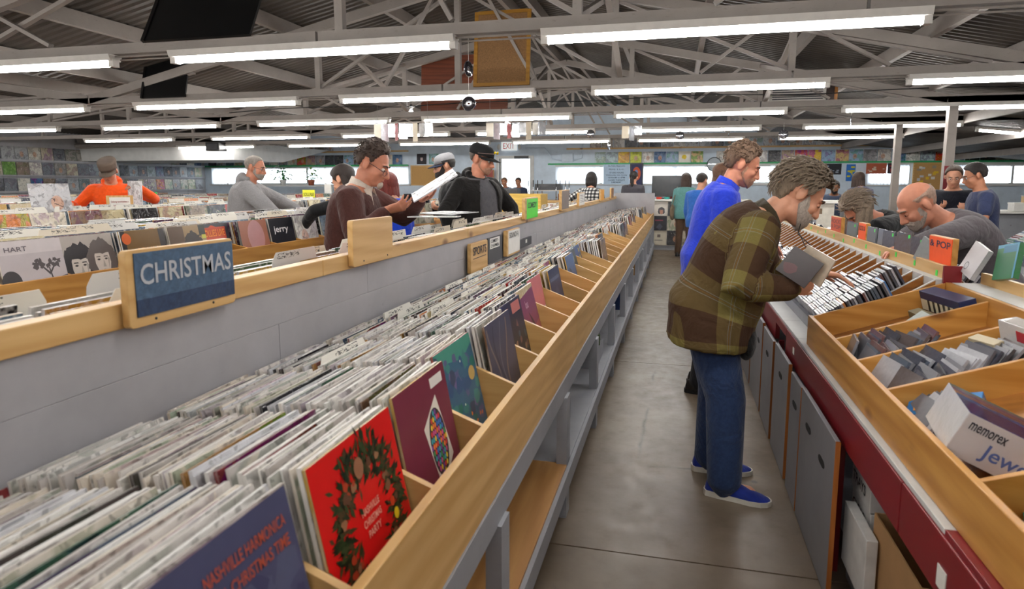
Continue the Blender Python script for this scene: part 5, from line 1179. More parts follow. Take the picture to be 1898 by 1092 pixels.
# 18 bald man
P = Person('bald man with grey stubble in a grey long sleeved shirt leaning over the discs', (1.88, 4.55), 190, 1.06, 16, 56, 40, -6, True, 1.08, 0.04, hip=0.845, skin=SK_RED, feet={1: V((1.88, 4.70, 0)), -1: V((1.96, 4.40, 0))},
           arms={1: ((1.46, 4.72, 1.06), (0.2, 0.6, 0.3), (-0.9, 0.1, -0.3), (0, 0, -1), (20, 25, 15)), -1: ((1.36, 4.36, 1.17), (0.3, -0.8, 0.2), (-0.9, -0.1, -0.2), (0, 0, -1), (20, 25, 15))}, headscale=1.06)
gs = cloth('warm_grey_jersey', (92, 86, 90), 0.9); P.shirt(gs, 'grey_shirt', -0.25, 0.030, 0.02, 0.93, 0.078, 0.05); P.trousers(jeans); P.shoes(darkshoe, blk_sole)
P.hair(hairm('grey_fringe', (176, 146, 128)), 0.0012, 82, 6, -44, top=22); P.beard(hairm('grey_stubble', (176, 160, 148)), 0.006, 0.006); P.face((130, 110, 96), True)
# 19, 20 two men at the far right counter
P = Person('man with short brown hair and glasses in a black T-shirt at the far right', (3.20, 8.85), -120, 1.03, 2, 10, 22, 10, False, 1.12, hip=0.93, skin=SK_FAIR,
           arms={1: ((2.92, 8.62, 1.26), (-0.7, 0.3, -0.6), (0.6, -0.7, 0.1), (0.2, 0.2, 0.9), (40, 40, 25)), -1: ((3.24, 8.45, 1.24), (0.7, 0.2, -0.6), (-0.7, -0.3, 0.1), (0, 0.4, 0.8), (40, 40, 25))})
P.shirt(cloth('ink_black_tee', (22, 24, 34)), 'black_t_shirt', -0.2, 0.022, 0.02, 0.62, 0.07, 0.06); P.trousers(jeans); P.shoes(darkshoe, blk_sole); P.hair(hairm('brown', (88, 62, 46)), 0.012, 46, 2, -34); P.face((80, 58, 44)); P.glasses()
P = Person('man with black hair in a navy T-shirt facing the man in black, far right', (3.27, 8.15), 172, 1.03, 2, 12, 20, 0, False, 1.05, hip=0.93, skin=SK_TAN,
           arms={1: ((2.98, 8.38, 1.17), (0.5, 0.6, -0.6), (-0.9, 0, 0.05), (0, -0.3, 0.9), (35, 35, 20)), -1: ((2.94, 8.02, 1.16), (0.5, -0.6, -0.6), (-0.9, 0.1, 0.05), (0, 0.3, 0.9), (35, 35, 20))})
P.shirt(cloth('navy_tee', (50, 58, 88)), 'navy_t_shirt', -0.2, 0.022, 0.02, 0.62, 0.068, 0.058); P.trousers(jeans); P.shoes(darkshoe, blk_sole); P.hair(hairm('black', (34, 28, 26)), 0.018, 42, 0, -38, 0.004, 40, 0.01); P.face((30, 26, 24)); P.glasses()
# 21 two people outside the open door
for i, (x, y, hc, lab) in enumerate(((-4.80, 18.4, (120, 90, 66), 'brown haired person standing by the bright doorway'), (-4.46, 18.7, (60, 48, 40), 'dark haired person by the bright doorway, nearer the store hours'))):
    P = Person(lab, (x, y), -100, 1.0, 4, 14, 16, 0, False, 1.0, hip=0.93, skin=SK_TAN)
    P.shirt(cloth('dusk_blue', (52, 60, 84)), 'dark_shirt', -0.1, 0.024, 0.02, 0.95, 0.066, 0.05); P.trousers(darkp); P.shoes(darkshoe, blk_sole); P.hair(hairm('h%d' % i, hc), 0.014, 42, 0, -40); P.face()
# freeze the bodies and garments
bpy.context.view_layer.update()
dg = bpy.context.evaluated_depsgraph_get()
for o in REMESH:
    me = bpy.data.meshes.new_from_object(o.evaluated_get(dg), depsgraph=dg); o['_m'] = me.name
for o in REMESH:
    me = bpy.data.meshes[o['_m']]; del o['_m']; o.modifiers.clear()
    mats = list(o.data.materials); o.data = me
    if not me.materials:
        for q in mats: me.materials.append(q)
    me.polygons.foreach_set('use_smooth', [True] * len(me.polygons))
for o, P, kind in WEAVE:
    me = o.data; n = len(me.vertices); co = np.empty(n * 3, dtype=np.float32); me.vertices.foreach_get('co', co); co = co.reshape(-1, 3) + np.array(woff(o.parent))
    q0 = np.array(P.spine(0.0)[0]); q1 = np.array(P.spine(1.0)[0])
    bones = [(q0, q1, 0.21), (q0, q0 - np.array([0, 0, 0.5]), 0.22)]
    for sg in (1, -1): a, b, c = [np.array(x) for x in P.arm[sg][:3]]; bones += [(a, b, 0.085), (b, c, 0.07)]
    q0v = q0; d0 = (q1 - q0) / np.linalg.norm(q1 - q0); r_ = np.array(P.r); wz = np.clip(((co - q0) @ d0 + 0.16) / 0.32, 0, 1); wz = wz * wz * (3 - 2 * wz)
    f0 = np.cross(r_, d0); f1 = np.cross(r_, np.array([0, 0, 1.0])); ee = (f0, f1) if kind else (r_, r_)
    tu = wz * ((co - q0) @ ee[0]) + (1 - wz) * ((co - q0) @ ee[1]) + np.abs((co - q0) @ (r_ if kind else f1)) * 0.6; tv = wz * ((co - q0) @ d0) + (1 - wz) * (co - q0)[:, 2]
    best = np.full(n, 1e9); uv = np.zeros((n, 3), dtype=np.float32)
    for bi, (a, b, rad) in enumerate(bones):
        ab = b - a; L = np.linalg.norm(ab); ab = ab / L; tt = (co - a) @ ab; tc_ = np.clip(tt, 0, L); d = np.linalg.norm(co - a - np.outer(tc_, ab), axis=1) / rad
        e2 = np.array(P.r) - ab * (np.array(P.r) @ ab); e2 /= np.linalg.norm(e2); e1 = np.cross(e2, ab)
        if not kind: e1, e2 = e2, e1
        uu = (co - a) @ e1 + np.abs((co - a) @ e2) * 0.6; k = d < best; best = np.where(k, d, best); uv[k, 0] = uu[k] + 0.31 * bi; uv[k, 1] = tt[k]
        if bi < 2: uv[k, 0] = tu[k]; uv[k, 1] = tv[k]
    at = me.attributes.new('weave', 'FLOAT_VECTOR', 'POINT'); at.data.foreach_set('vector', uv.ravel())
# ================================================================== PRINTS ON THE FRONT COVERS
def art(o, shapes, th=0.007, w=S, h=S, name='cover_print'):
    m = MB(); mats = []; y = -(th / 2 + 0.0006); idx = {}
    for i, (c, poly) in enumerate(shapes):
        if c not in idx: idx[c] = len(mats); mats.append(flat(c, 0.3))
        yy = y - 0.000004 * i; m.add([((u - 0.5) * w, yy, (v - 0.5) * h) for u, v in poly], [tuple(range(len(poly)))], idx[c])
    me = m.mesh(name, mats); q = bpy.data.objects.new(name, me); C.objects.link(q); q.parent = o; return q
def rect(x0, y0, x1, y1): return [(x0, y0), (x1, y0), (x1, y1), (x0, y1)]
def oval(cx, cy, rx, ry, n=20, a0=0): return [(cx + rx * math.cos(a0 + 2 * math.pi * i / n), cy + ry * math.sin(a0 + 2 * math.pi * i / n)) for i in range(n)]
def cover_text(o, body, c, u, v, wd, ht, th=0.007):
    M = o.matrix_world; org = M @ Vector(((u - 0.5) * S, -(th / 2 + 0.0012), (v - 0.5) * S)); r3 = M.to_3x3()
    return text(body, o, flat(c, 0.35), org, r3 @ Vector((1, 0, 0)), r3 @ Vector((0, 0, 1)), wd * S, ht * S)
rg = random.Random(4)
def blob(cx, cy, r, n=9, j=0.35): return [(cx + r * (1 + rg.uniform(-j, j)) * math.cos(2 * math.pi * i / n), cy + r * (1 + rg.uniform(-j, j)) * math.sin(2 * math.pi * i / n)) for i in range(n)]
full = rect(0, 0, 1, 1)
# bin -2: slate blue album
o = art_fronts[-2]; o['label'] = 'slate blue Christmas harmonica album with orange lettering, nearest cover beside the aisle'
art(o, [((70, 74, 104), full), ((118, 138, 156), rect(0.0, 0.0, 0.36, 0.74))] + [((78, 84, 112) if i % 2 else (62, 64, 96), blob(rg.uniform(0.45, 0.95), rg.uniform(0.05, 0.7), rg.uniform(0.04, 0.1))) for i in range(12)] + [((104, 120, 138), blob(rg.uniform(0.05, 0.3), rg.uniform(0.1, 0.6), 0.06)) for i in range(5)])
cover_text(o, 'NASHVILLE HARMONICA', (176, 82, 62), 0.38, 0.83, 0.56, 0.06); cover_text(o, 'A CHRISTMAS TIME', (176, 82, 62), 0.46, 0.73, 0.48, 0.06)
# bin -1: red album with a wreath
o = art_fronts[-1]; o['label'] = 'bright red album with an evergreen wreath printed on it, beside the aisle'
sh = [((206, 24, 24), full)]
for i in range(620):
    a = rg.uniform(0, 6.283); rr = rg.gauss(0.30, 0.055); cx, cy = 0.52 + rr * math.cos(a) * 1.0, 0.46 + rr * math.sin(a) * 1.18; d = a + rg.uniform(-1, 1); L = rg.uniform(0.06, 0.12); wv_ = rg.uniform(0.010, 0.020)
    sh.append((((24, 44, 26), (36, 58, 32), (20, 34, 24), (52, 66, 38), (70, 56, 36))[rg.randrange(5)], [(cx, cy), (cx + L * 0.5 * math.cos(d) - wv_ * math.sin(d), cy + L * 0.5 * math.sin(d) + wv_ * math.cos(d)), (cx + L * math.cos(d), cy + L * math.sin(d)), (cx + L * 0.5 * math.cos(d) + wv_ * math.sin(d), cy + L * 0.5 * math.sin(d) - wv_ * math.cos(d))]))
for i in range(34):
    a = rg.uniform(0, 6.283); rr = rg.gauss(0.29, 0.03); sh.append((((120, 84, 60), (150, 108, 78), (92, 62, 46), (168, 60, 36))[rg.randrange(4)], blob(0.52 + rr * math.cos(a), 0.46 + rr * 1.18 * math.sin(a), rg.uniform(0.014, 0.034))))
for cx, cy, r_, c in ((0.48, 0.80, 0.055, (150, 104, 78)), (0.30, 0.14, 0.03, (226, 190, 30)), (0.80, 0.36, 0.032, (232, 200, 40)), (0.30, 0.22, 0.03, (190, 60, 30)), (0.78, 0.45, 0.028, (190, 60, 30)), (0.36, 0.09, 0.025, (200, 40, 34))): sh.append((c, oval(cx, cy, r_, r_ * 1.15)))
art(o, sh)
for i, (tx, v_) in enumerate((('NASHVILLE', 0.52), ('CHRISTMAS', 0.45), ('PARTY', 0.38))): cover_text(o, tx, (232, 170, 150), 0.41 + (0.03 if i == 2 else 0), v_, 0.22 - (0.06 if i == 2 else 0), 0.045)
# bin 0: maroon album with oval mosaic
o = art_fronts[0]; o['label'] = 'maroon album with a tilted white card and an oval mosaic of bright tiles'
sh = [((112, 44, 62), full), ((222, 216, 204), [(0.40, 0.62), (0.72, 0.80), (0.86, 0.26), (0.54, 0.06)])]
cx, cy = 0.63, 0.44; sh.append(((50, 44, 50), oval(cx, cy, 0.165, 0.275, 26, 0.3)))
pal = [(204, 60, 60), (60, 110, 180), (230, 200, 60), (70, 150, 90), (120, 70, 150), (230, 120, 60), (60, 160, 170), (200, 80, 140)]
for i in range(-4, 5):
    for j in range(-5, 6):
        x, y = i * 0.037 + (j % 2) * 0.018, j * 0.048
        if (x / 0.15) ** 2 + (y / 0.255) ** 2 < 0.98: sh.append((pal[rg.randrange(8)], oval(cx + x, cy + y, 0.0185, 0.025, 6)))
sh.append(((226, 222, 216), rect(0.66, 0.86, 0.92, 0.94))); art(o, sh); cover_text(o, 'SONGS OF THE SEASON', (190, 130, 120), 0.50, 0.03, 0.42, 0.035)
# bin 1: teal landscape
o = art_fronts[1]; o['label'] = 'teal and green painted landscape album with orange flowers low on the cover'
sh = [((58, 96, 122), full), ((70, 140, 124), [(0, 0.78), (0.3, 0.86), (0.7, 0.80), (1, 0.90), (1, 1), (0, 1)])]
for i in range(46): sh.append((((48, 80, 120), (64, 124, 120), (90, 90, 130), (44, 108, 96), (110, 96, 140), (60, 70, 96))[rg.randrange(6)], blob(rg.random() * 0.9 + 0.05, rg.random() * 0.85 + 0.05, rg.uniform(0.03, 0.09))))
for i in range(8): sh.append(((216, 120, 60), blob(rg.uniform(0.5, 0.9), rg.uniform(0.1, 0.3), 0.02)))
sh += [((190, 160, 96), oval(0.84, 0.62, 0.09, 0.07)), ((226, 226, 214), oval(0.6, 0.8, 0.012, 0.012)), ((226, 226, 214), oval(0.5, 0.4, 0.012, 0.012))]
art(o, sh)
# bin 2: dark grey swirl; then others
o = art_fronts[2]; o['label'] = 'dark grey album with pale swirling ribbons, beside the aisle'
sh = [((74, 74, 92), full)]
for k in range(4): 
    pts = [(0.15 + 0.17 * k + 0.12 * math.sin(5 * q + k), q) for q in np.linspace(0.05, 0.95, 14)]; sh.append((((120, 108, 104), (52, 52, 70), (104, 104, 116), (134, 112, 96))[k], [(a, b) for a, b in pts] + [(a + 0.035, b) for a, b in pts[::-1]]))
art(o, sh)
for k, lab, base, shp, tx in (
    (3, 'dark album with big red and white letters across its top, beside the aisle', (44, 46, 58), [((150, 60, 58), rect(0.05, 0.80, 0.35, 0.93)), ((200, 120, 110), rect(0.5, 0.82, 0.92, 0.96))] + [((((120, 84, 80), (62, 84, 98), (150, 120, 96))[i % 3]), blob(rg.random(), rg.random() * 0.7, 0.05)) for i in range(22)], ('555', (216, 200, 196), 0.10, 0.81, 0.2, 0.1)),
    (4, 'purple album with a dark slanting figure, beside the aisle', (128, 62, 96), [((170, 92, 96), [(0, 0), (1, 0), (1, 0.45), (0, 0.3)]), ((40, 28, 44), [(0.45, 0.65), (0.62, 0.5), (0.85, 0.15), (0.95, 0.02), (0.8, 0.05), (0.6, 0.35)])], ('lou', (214, 170, 190), 0.35, 0.70, 0.16, 0.12)),
    (5, 'pink and white album in crinkled plastic, beside the aisle', (206, 120, 124), [((222, 206, 206), rect(0, 0, 1, 0.45)), ((180, 150, 150), blob(0.5, 0.3, 0.2))], None),
    (6, 'deep blue album with a pale rim, beside the aisle', (34, 46, 82), [((86, 98, 130), rect(0.08, 0.78, 0.9, 0.84)), ((60, 70, 100), blob(0.5, 0.4, 0.22))], None),
    (8, 'blue and green album next to the striped one, beside the aisle', (70, 96, 136), [((120, 150, 130), blob(0.6, 0.3, 0.2)), ((30, 44, 60), blob(0.3, 0.6, 0.15))], None),
    (9, 'slate album with a pale green figure, beside the aisle', (52, 70, 76), [((150, 190, 160), [(0.3, 0), (0.9, 0), (0.6, 0.5)]), ((120, 130, 120), rect(0.1, 0.7, 0.7, 0.85))], None),
    (10, 'blue album with yellow squares down one side, beside the aisle', (66, 98, 150), [((214, 196, 66), rect(0.72, 0.1 + 0.18 * q, 0.86, 0.2 + 0.18 * q)) for q in range(5)] + [((34, 46, 70), rect(0.05, 0.05, 0.6, 0.5))], None)):
    o = art_fronts[k]; o['label'] = lab; art(o, [(base, full)] + shp)
    if tx: cover_text(o, tx[0], tx[1], *tx[2:])
# second counter: generic portraits and pictures
ks = sorted(fr2, key=lambda i: fr2[i]['y'])
def portrait(cx, cy, k, hair_, face_):
    dk = tuple(int(q * 0.55) for q in face_); md = tuple(int(q * 0.82) for q in face_); o = [(hair_, blob(cx + 0.24 * k * math.cos(a) * 0.9, cy + 0.05 * k + 0.27 * k * math.sin(a), 0.10 * k, 9, 0.4)) for a in np.linspace(-0.7, 3.84, 15)] + [(hair_, oval(cx, cy + 0.08 * k, 0.22 * k, 0.28 * k, 16))]
    o += [(face_, [(cx - 0.15 * k, cy + 0.16 * k), (cx - 0.155 * k, cy - 0.02 * k), (cx - 0.11 * k, cy - 0.17 * k), (cx - 0.04 * k, cy - 0.25 * k), (cx + 0.05 * k, cy - 0.25 * k), (cx + 0.12 * k, cy - 0.17 * k), (cx + 0.16 * k, cy - 0.02 * k), (cx + 0.15 * k, cy + 0.16 * k)]), (md, [(cx + 0.02 * k, cy + 0.05 * k), (cx + 0.05 * k, cy - 0.09 * k), (cx - 0.015 * k, cy - 0.09 * k)]), (md, [(cx + 0.10 * k, cy - 0.16 * k), (cx + 0.15 * k, cy + 0.05 * k), (cx + 0.11 * k, cy + 0.1 * k)])]
    for sg in (-1, 1): o += [(hair_, [(cx + sg * 0.03 * k, cy + 0.085 * k), (cx + sg * 0.12 * k, cy + 0.09 * k), (cx + sg * 0.115 * k, cy + 0.105 * k), (cx + sg * 0.04 * k, cy + 0.105 * k)]), (dk, oval(cx + sg * 0.075 * k, cy + 0.05 * k, 0.035 * k, 0.018 * k, 8)), ((40, 36, 36), oval(cx + sg * 0.075 * k, cy + 0.05 * k, 0.015 * k, 0.015 * k, 8))]
    o += [(dk, [(cx - 0.055 * k, cy - 0.145 * k), (cx, cy - 0.13 * k), (cx + 0.06 * k, cy - 0.145 * k), (cx, cy - 0.175 * k)]), (hair_, [(cx - 0.16 * k, cy + 0.1 * k), (cx - 0.12 * k, cy + 0.2 * k), (cx + 0.02 * k, cy + 0.14 * k), (cx + 0.16 * k, cy + 0.18 * k), (cx + 0.17 * k, cy + 0.3 * k), (cx - 0.17 * k, cy + 0.3 * k)])]
    return o
tree = [((60, 54, 56), [(0.74, 0.34), (0.765, 0.34), (0.735, 0.56), (0.715, 0.56)]), ((60, 54, 56), [(0.73, 0.45), (0.84, 0.60), (0.82, 0.61), (0.72, 0.48)]), ((60, 54, 56), [(0.73, 0.48), (0.62, 0.60), (0.60, 0.59), (0.72, 0.44)])] + [((72, 64, 66), blob(rg.uniform(0.50, 0.92), 0.60 + rg.uniform(-0.05, 0.07), 0.032, 8, 0.7)) for _ in range(24)]
SPEC = [('grey seaside album with a bare tree and a dark head at its corner, second counter', [((186, 178, 182), full), ((206, 198, 200), rect(0, 0.8, 1, 1)), ((84, 76, 80), [(0, 0), (1, 0), (1, 0.42), (0.5, 0.33), (0, 0.28)]), ((44, 38, 42), oval(0.12, 0.40, 0.15, 0.17))] + tree, ('HART', (96, 88, 96), 0.10, 0.84, 0.34, 0.07)),
        ('black and white album with two curly haired faces, second counter', [((176, 168, 162), full)] + portrait(0.30, 0.46, 1.0, (40, 36, 40), (206, 198, 190)) + portrait(0.73, 0.52, 0.95, (96, 88, 86), (202, 192, 184)), None),
        ('olive brown album with orange lettering and an orange badge, second counter', [((112, 84, 44), full), ((44, 40, 42), rect(0, 0, 0.1, 1)), ((206, 96, 36), oval(0.12, 0.86, 0.10, 0.10)), ((52, 48, 50), rect(0.86, 0.5, 1, 1))], ('JOHN', (216, 140, 40), 0.30, 0.55, 0.48, 0.13)),
        ('tan album with a bearded face and a yellow sticker, second counter', [((146, 120, 84), full), ((84, 62, 44), rect(0, 0, 0.4, 1))] + portrait(0.62, 0.5, 0.9, (40, 30, 28), (190, 160, 130)) + [((34, 40, 34), oval(0.63, 0.30, 0.12, 0.11)), ((36, 40, 36), rect(0.82, 0.78, 1, 1)), ((190, 186, 70), rect(0.88, 0.72, 1, 0.80))], None),
        ('dark album with a glowing red name plate, second counter', [((52, 52, 60), full), ((188, 66, 36), blob(0.5, 0.78, 0.18, 18, 0.05)), ((188, 66, 36), rect(0.12, 0.66, 0.9, 0.92))], ('HOLLIES LIVE', (240, 150, 60), 0.16, 0.72, 0.70, 0.15)),
        ('brown album with a pale rounded shape under plastic, second counter', [((150, 96, 76), full), ((176, 130, 132), oval(0.55, 0.62, 0.30, 0.38)), ((128, 70, 52), rect(0.2, 0, 0.9, 0.35))], None),
        ('black glossy album with white scrawled letters, second counter', [((30, 30, 36), full), ((150, 90, 84), rect(0.35, 0.02, 0.9, 0.3))], ('jerry', (226, 224, 226), 0.15, 0.6, 0.6, 0.2))]
iy = {0: 2.26, 1: 2.63, 2: 3.0, 3: 3.36, 4: 3.73}
for n_, i in enumerate(ks):
    o = fr2[i]
    if n_ + 0 < len(SPEC):
        lab, shp, tx = SPEC[n_]; o['label'] = lab; art(o, shp)
        if tx: cover_text(o, tx[0], tx[1], *tx[2:])
ORD_ = ['first', 'second', 'third', 'fourth', 'fifth', 'sixth', 'seventh', 'eighth', 'ninth', 'tenth', 'eleventh', 'twelfth', 'thirteenth', 'fourteenth', 'fifteenth', 'sixteenth', 'seventeenth', 'eighteenth', 'nineteenth', 'twentieth']
ORD = [ordw(i) for i in range(1, 48)]
for n_, i in enumerate(ks[len(SPEC):]): fr2[i]['label'] = 'cover facing out of the second counter, %s beyond the black glossy album' % ORD[n_]
for n_, i in enumerate(sorted(fr3, key=lambda i: fr3[i]['y'])): fr3[i]['label'] = 'cover facing out of the third counter, %s from its near end' % ORD[n_]
# ================================================================== WALL DISPLAYS
WALLN = [0]
def wall_album(x, y, z, yaw, c, label, group, gloss=True):
    o = bpy.data.objects.new('wall_album', ALB); C.objects.link(o)
    o.matrix_world = Matrix.Translation((x, y, z)) @ Matrix.Rotation(yaw, 4, 'Z') @ Matrix.Rotation(R(-4), 4, 'X') @ Matrix.Translation((0, 0, S / 2)); colr(o, c); tag(o, label, 'album', group); return o
LCOL = [(120, 124, 132), (206, 198, 170), (90, 90, 98), (160, 156, 150), (220, 216, 204), (180, 182, 184), (96, 112, 136), (136, 116, 100), (150, 160, 166), (64, 64, 70), (200, 190, 168), (126, 138, 142)]
ledges = []
def ledge(axis, a, b, pos, z, mat, label, depth=0.09, th=0.025):
    t = thing('display_ledge', label, 'ledge')
    if axis == 'x': t.location = ((a + b) / 2, pos, z - th); part('ledge_board', MB().box(a, b, pos - depth, pos - 0.002, z - th, z), mat, t); part('lip', MB().box(a, b, pos - depth - 0.008, pos - depth, z - th - 0.01, z + 0.012), mat, t)
    else: t.location = (pos, (a + b) / 2, z - th); part('ledge_board', MB().box(pos + 0.002, pos + depth, a, b, z - th, z), mat, t); part('lip', MB().box(pos + depth, pos + depth + 0.008, a, b, z - th - 0.01, z + 0.012), mat, t)
for r_, (z, nm) in enumerate(((2.13, 'top'), (1.74, 'middle'), (1.33, 'bottom'))):
    ledge('y', 9.0, 19.9, XL, z, wallgrey if r_ != 1 else graypaint, '%s grey ledge of albums on the left wall' % nm)
    for i in range(30):
        y = 9.4 + 0.352 * i
        if r_ == 0 and 15.9 < y < 18.5: continue
        c = LCOL[int(rng.integers(0, 12))]
        if r_ == 1 and i == 10: c = (130, 170, 80)
        if r_ == 2 and i == 12: c = (60, 100, 150)
        if r_ == 2 and i == 24: c = (214, 130, 50)
        wall_album(XL + 0.06, y, z + 0.002, R(90), c, '%s album on the %s ledge of the left wall, %s from its near end' % (cname(c), nm, ordw(i + 1)), 'albums on the left wall')
LC2 = [(60, 60, 66), (216, 212, 206), (196, 70, 62), (150, 176, 206), (214, 206, 190), (104, 110, 122), (232, 230, 226), (170, 146, 124), (96, 126, 166), (176, 196, 200), (206, 176, 120), (150, 148, 152)]
ledge('x', -16.2, -8.5, YB, 2.13, greenpaint, 'green ledge of albums above the left windows'); ledge('x', -3.87, 9.9, YB, 2.13, greenpaint, 'green ledge of albums above the windows on the right')
ledge('x', -16.2, -8.5, YB, 2.585, pine['x'], 'pine ledge high above the left windows'); ledge('x', -3.3, 9.9, YB, 2.585, pine['x'], 'pine ledge high above the windows on the right')
def run(x0, x1, z, nm, skip=()):
    n = int((x1 - x0) / 0.352)
    for i in range(n):
        x = x0 + 0.352 * (i + 0.5)
        if any(a < x < b for a, b in skip): continue
        c = LC2[int(rng.integers(0, 12))]; lab = '%s album on the %s of the back wall, %s from the left' % (cname(c), nm, ordw(i + 1))
        if 'pine' in nm: c = [(200, 204, 208), (214, 214, 212), (150, 158, 168), (176, 190, 200), (120, 122, 128), (226, 226, 222), (186, 176, 170)][int(rng.integers(0, 7))]; lab = '%s wrapped album on the %s, %s from the left' % (cname(c), nm, ordw(i + 1))
        if 'right green' in nm:
            if i == 2: c = (232, 196, 66)
            if i == 3: c = (196, 206, 50)
            if i == 7: c = (232, 228, 216); lab = 'white album with a yellow patch on the green ledge'
            if i == 17: c = (226, 186, 40)
            if i == 26: c = (204, 50, 44); lab = 'red album with white capital letters on the right green ledge'
        o = wall_album(x, YB - 0.05, z + 0.002, 0, c, lab, 'albums on the %s' % nm)
        if 'right green' in nm and i == 26: cover_text(o, 'ROCK', (236, 224, 216), 0.12, 0.6, 0.75, 0.24, 0.006)
        if 'right green' in nm and i == 7: art(o, [((232, 228, 216), full), ((222, 196, 40), blob(0.5, 0.5, 0.2))], 0.006)
        if 'right green' in nm and i == 29 + 2: art(o, [((226, 220, 206), full), ((40, 110, 160), oval(0.5, 0.5, 0.45, 0.45)), ((150, 90, 60), blob(0.45, 0.3, 0.2))], 0.006)
run(-16.1, -8.6, 2.13, 'left green ledge'); run(-2.45, 9.6, 2.13, 'right green ledge', ((0.85, 1.1),)); run(-16.1, -11.0, 2.585, 'left pine ledge'); run(-2.6, 9.3, 2.585, 'right pine ledge')
for i, (x, c) in enumerate(((-8.05, (40, 34, 44)), (-7.63, (150, 190, 200)))):
    o = wall_album(x, YB - 0.02, 2.15, 0, c, ('dark album with a pale face on the blue wall over the tan board', 'pale turquoise album on the blue wall over the tan board')[i], 'two albums over the tan board')
    if i == 0: art(o, [((30, 26, 34), full)] + portrait(0.5, 0.5, 0.8, (20, 16, 22), (200, 180, 180)), 0.006)
# discs and pictures on the left wall
def round_wall(x, y, z, r_, mat, label, sq=None):
    t = thing('framed_disc', label, 'record', (x, y, z))
    if sq: part('backing', MB().box(x, x + 0.012, y - sq[0], y + sq[0], z - sq[1], z + sq[1]), sq[2], t)
    m = MB(); m.lathe((x + 0.013, y, z), [(r_, 0), (r_, 0.004), (r_ * 0.36, 0.0045)], 26, 0, (1, 0, 0)); part('disc', m, mat, t)
    m = MB(); m.lathe((x + 0.018, y, z), [(r_ * 0.34, 0), (r_ * 0.33, 0.002)], 20, 0, (1, 0, 0)); part('disc_label', m, flat((176, 120, 60)), t); return t
round_wall(XL + 0.005, 16.75, 2.42, 0.27, flat((96, 24, 30), 0.2), 'large dark red disc in a square frame on the left wall', (0.29, 0.33, flat((170, 140, 100))))
part('name_plate', MB().box(XL + 0.02, XL + 0.026, 16.58, 16.92, 2.22, 2.28), whitecard, [o for o in C.objects if o.name.startswith('framed_disc')][0])
round_wall(XL + 0.005, 16.1, 2.38, 0.20, flat((30, 28, 24), 0.2), 'small black disc with a dark label on the left wall', (0.19, 0.22, flat((150, 136, 90))))
for i, y in enumerate((17.25, 17.66)): wall_album(XL + 0.03, y, 2.20, R(90), ((96, 66, 60), (120, 96, 60))[i], ('brown portrait album on the left wall beside the red disc', 'olive brown portrait album on the left wall, nearer the corner')[i], 'two brown albums on the left wall')
# boards, notices and posters on the back wall
def board(name, label, cat, x0, x1, z0, z1, y, mat, frame=None, th=0.02):
    t = thing(name, label, cat, ((x0 + x1) / 2, y, z0)); part('panel', MB().box(x0, x1, y - th, y - 0.001, z0, z1), mat, t)
    if frame:
        b = 0.035
        for q in ((x0 - b, x0, z0 - b, z1 + b), (x1, x1 + b, z0 - b, z1 + b), (x0, x1, z0 - b, z0), (x0, x1, z1, z1 + b)): part('frame_bar', MB().box(q[0], q[1], y - th - 0.012, y - 0.001, q[2], q[3]), frame, t)
    return t
board('pin_board', 'plain tan cork board on the blue wall left of the door', 'board', -8.4, -7.05, 1.50, 2.08, YB, corkl, pine['x'])
ps = board('store_sign', 'pale blue notice sheet of store hours hung before the blinds', 'sign', -2.16, -1.38, 1.50, 2.10, YB - 0.10, flat((184, 208, 230)))
for tx, z, wd in (('No Public Restrooms', 2.03, 0.5), ('PDQ, L.L.C.', 1.925, 0.46), ('STORE HOURS', 1.83, 0.42), ('Wednesday thru Sunday', 1.755, 0.64), ('10:00AM to 6PM', 1.685, 0.5), ('CLOSED TUESDAYS', 1.61, 0.5), ('& MONDAY', 1.545, 0.3)):
    text(tx, ps, flat((60, 76, 110)), (-1.77 - wd / 2, YB - 0.122, z), (1, 0, 0), (0, 0, 1), wd, 0.045)
po = board('poster', 'dark framed poster with an orange and blue face beside the store hours', 'poster', -1.34, -1.02, 1.48, 2.10, YB - 0.1, flat((44, 48, 90)), blackm)
m = MB(); m.add([(-1.18 + 0.12 * math.cos(a), YB - 0.1215, 1.82 + 0.2 * math.sin(a)) for a in np.linspace(0, 6.283, 18, endpoint=False)], [tuple(range(17, -1, -1))]); part('printed_figure', m, flat((210, 90, 50)), po)
m = MB(); m.add([(-1.19 + 0.05 * math.cos(a), YB - 0.1222, 1.86 + 0.08 * math.sin(a)) for a in np.linspace(0, 6.283, 14, endpoint=False)], [tuple(range(13, -1, -1))]); part('printed_figure', m, flat((110, 140, 190)), po)
bb = board('bulletin_board', 'cork bulletin board covered with papers beside the right column', 'board', 6.24, 6.88, 1.38, 2.07, YB, corkl, pine['x'])
for i in range(14):
    x = rg.uniform(6.27, 6.75); z = rg.uniform(1.42, 1.95); part('pinned_paper', MB().box(x, x + rg.uniform(0.06, 0.14), YB - 0.0235 - 0.0006 * i, YB - 0.021 - 0.0006 * i, z, z + rg.uniform(0.05, 0.1)), flat(((226, 222, 212), (232, 196, 60), (206, 206, 210), (160, 150, 130))[i % 4]), bb)
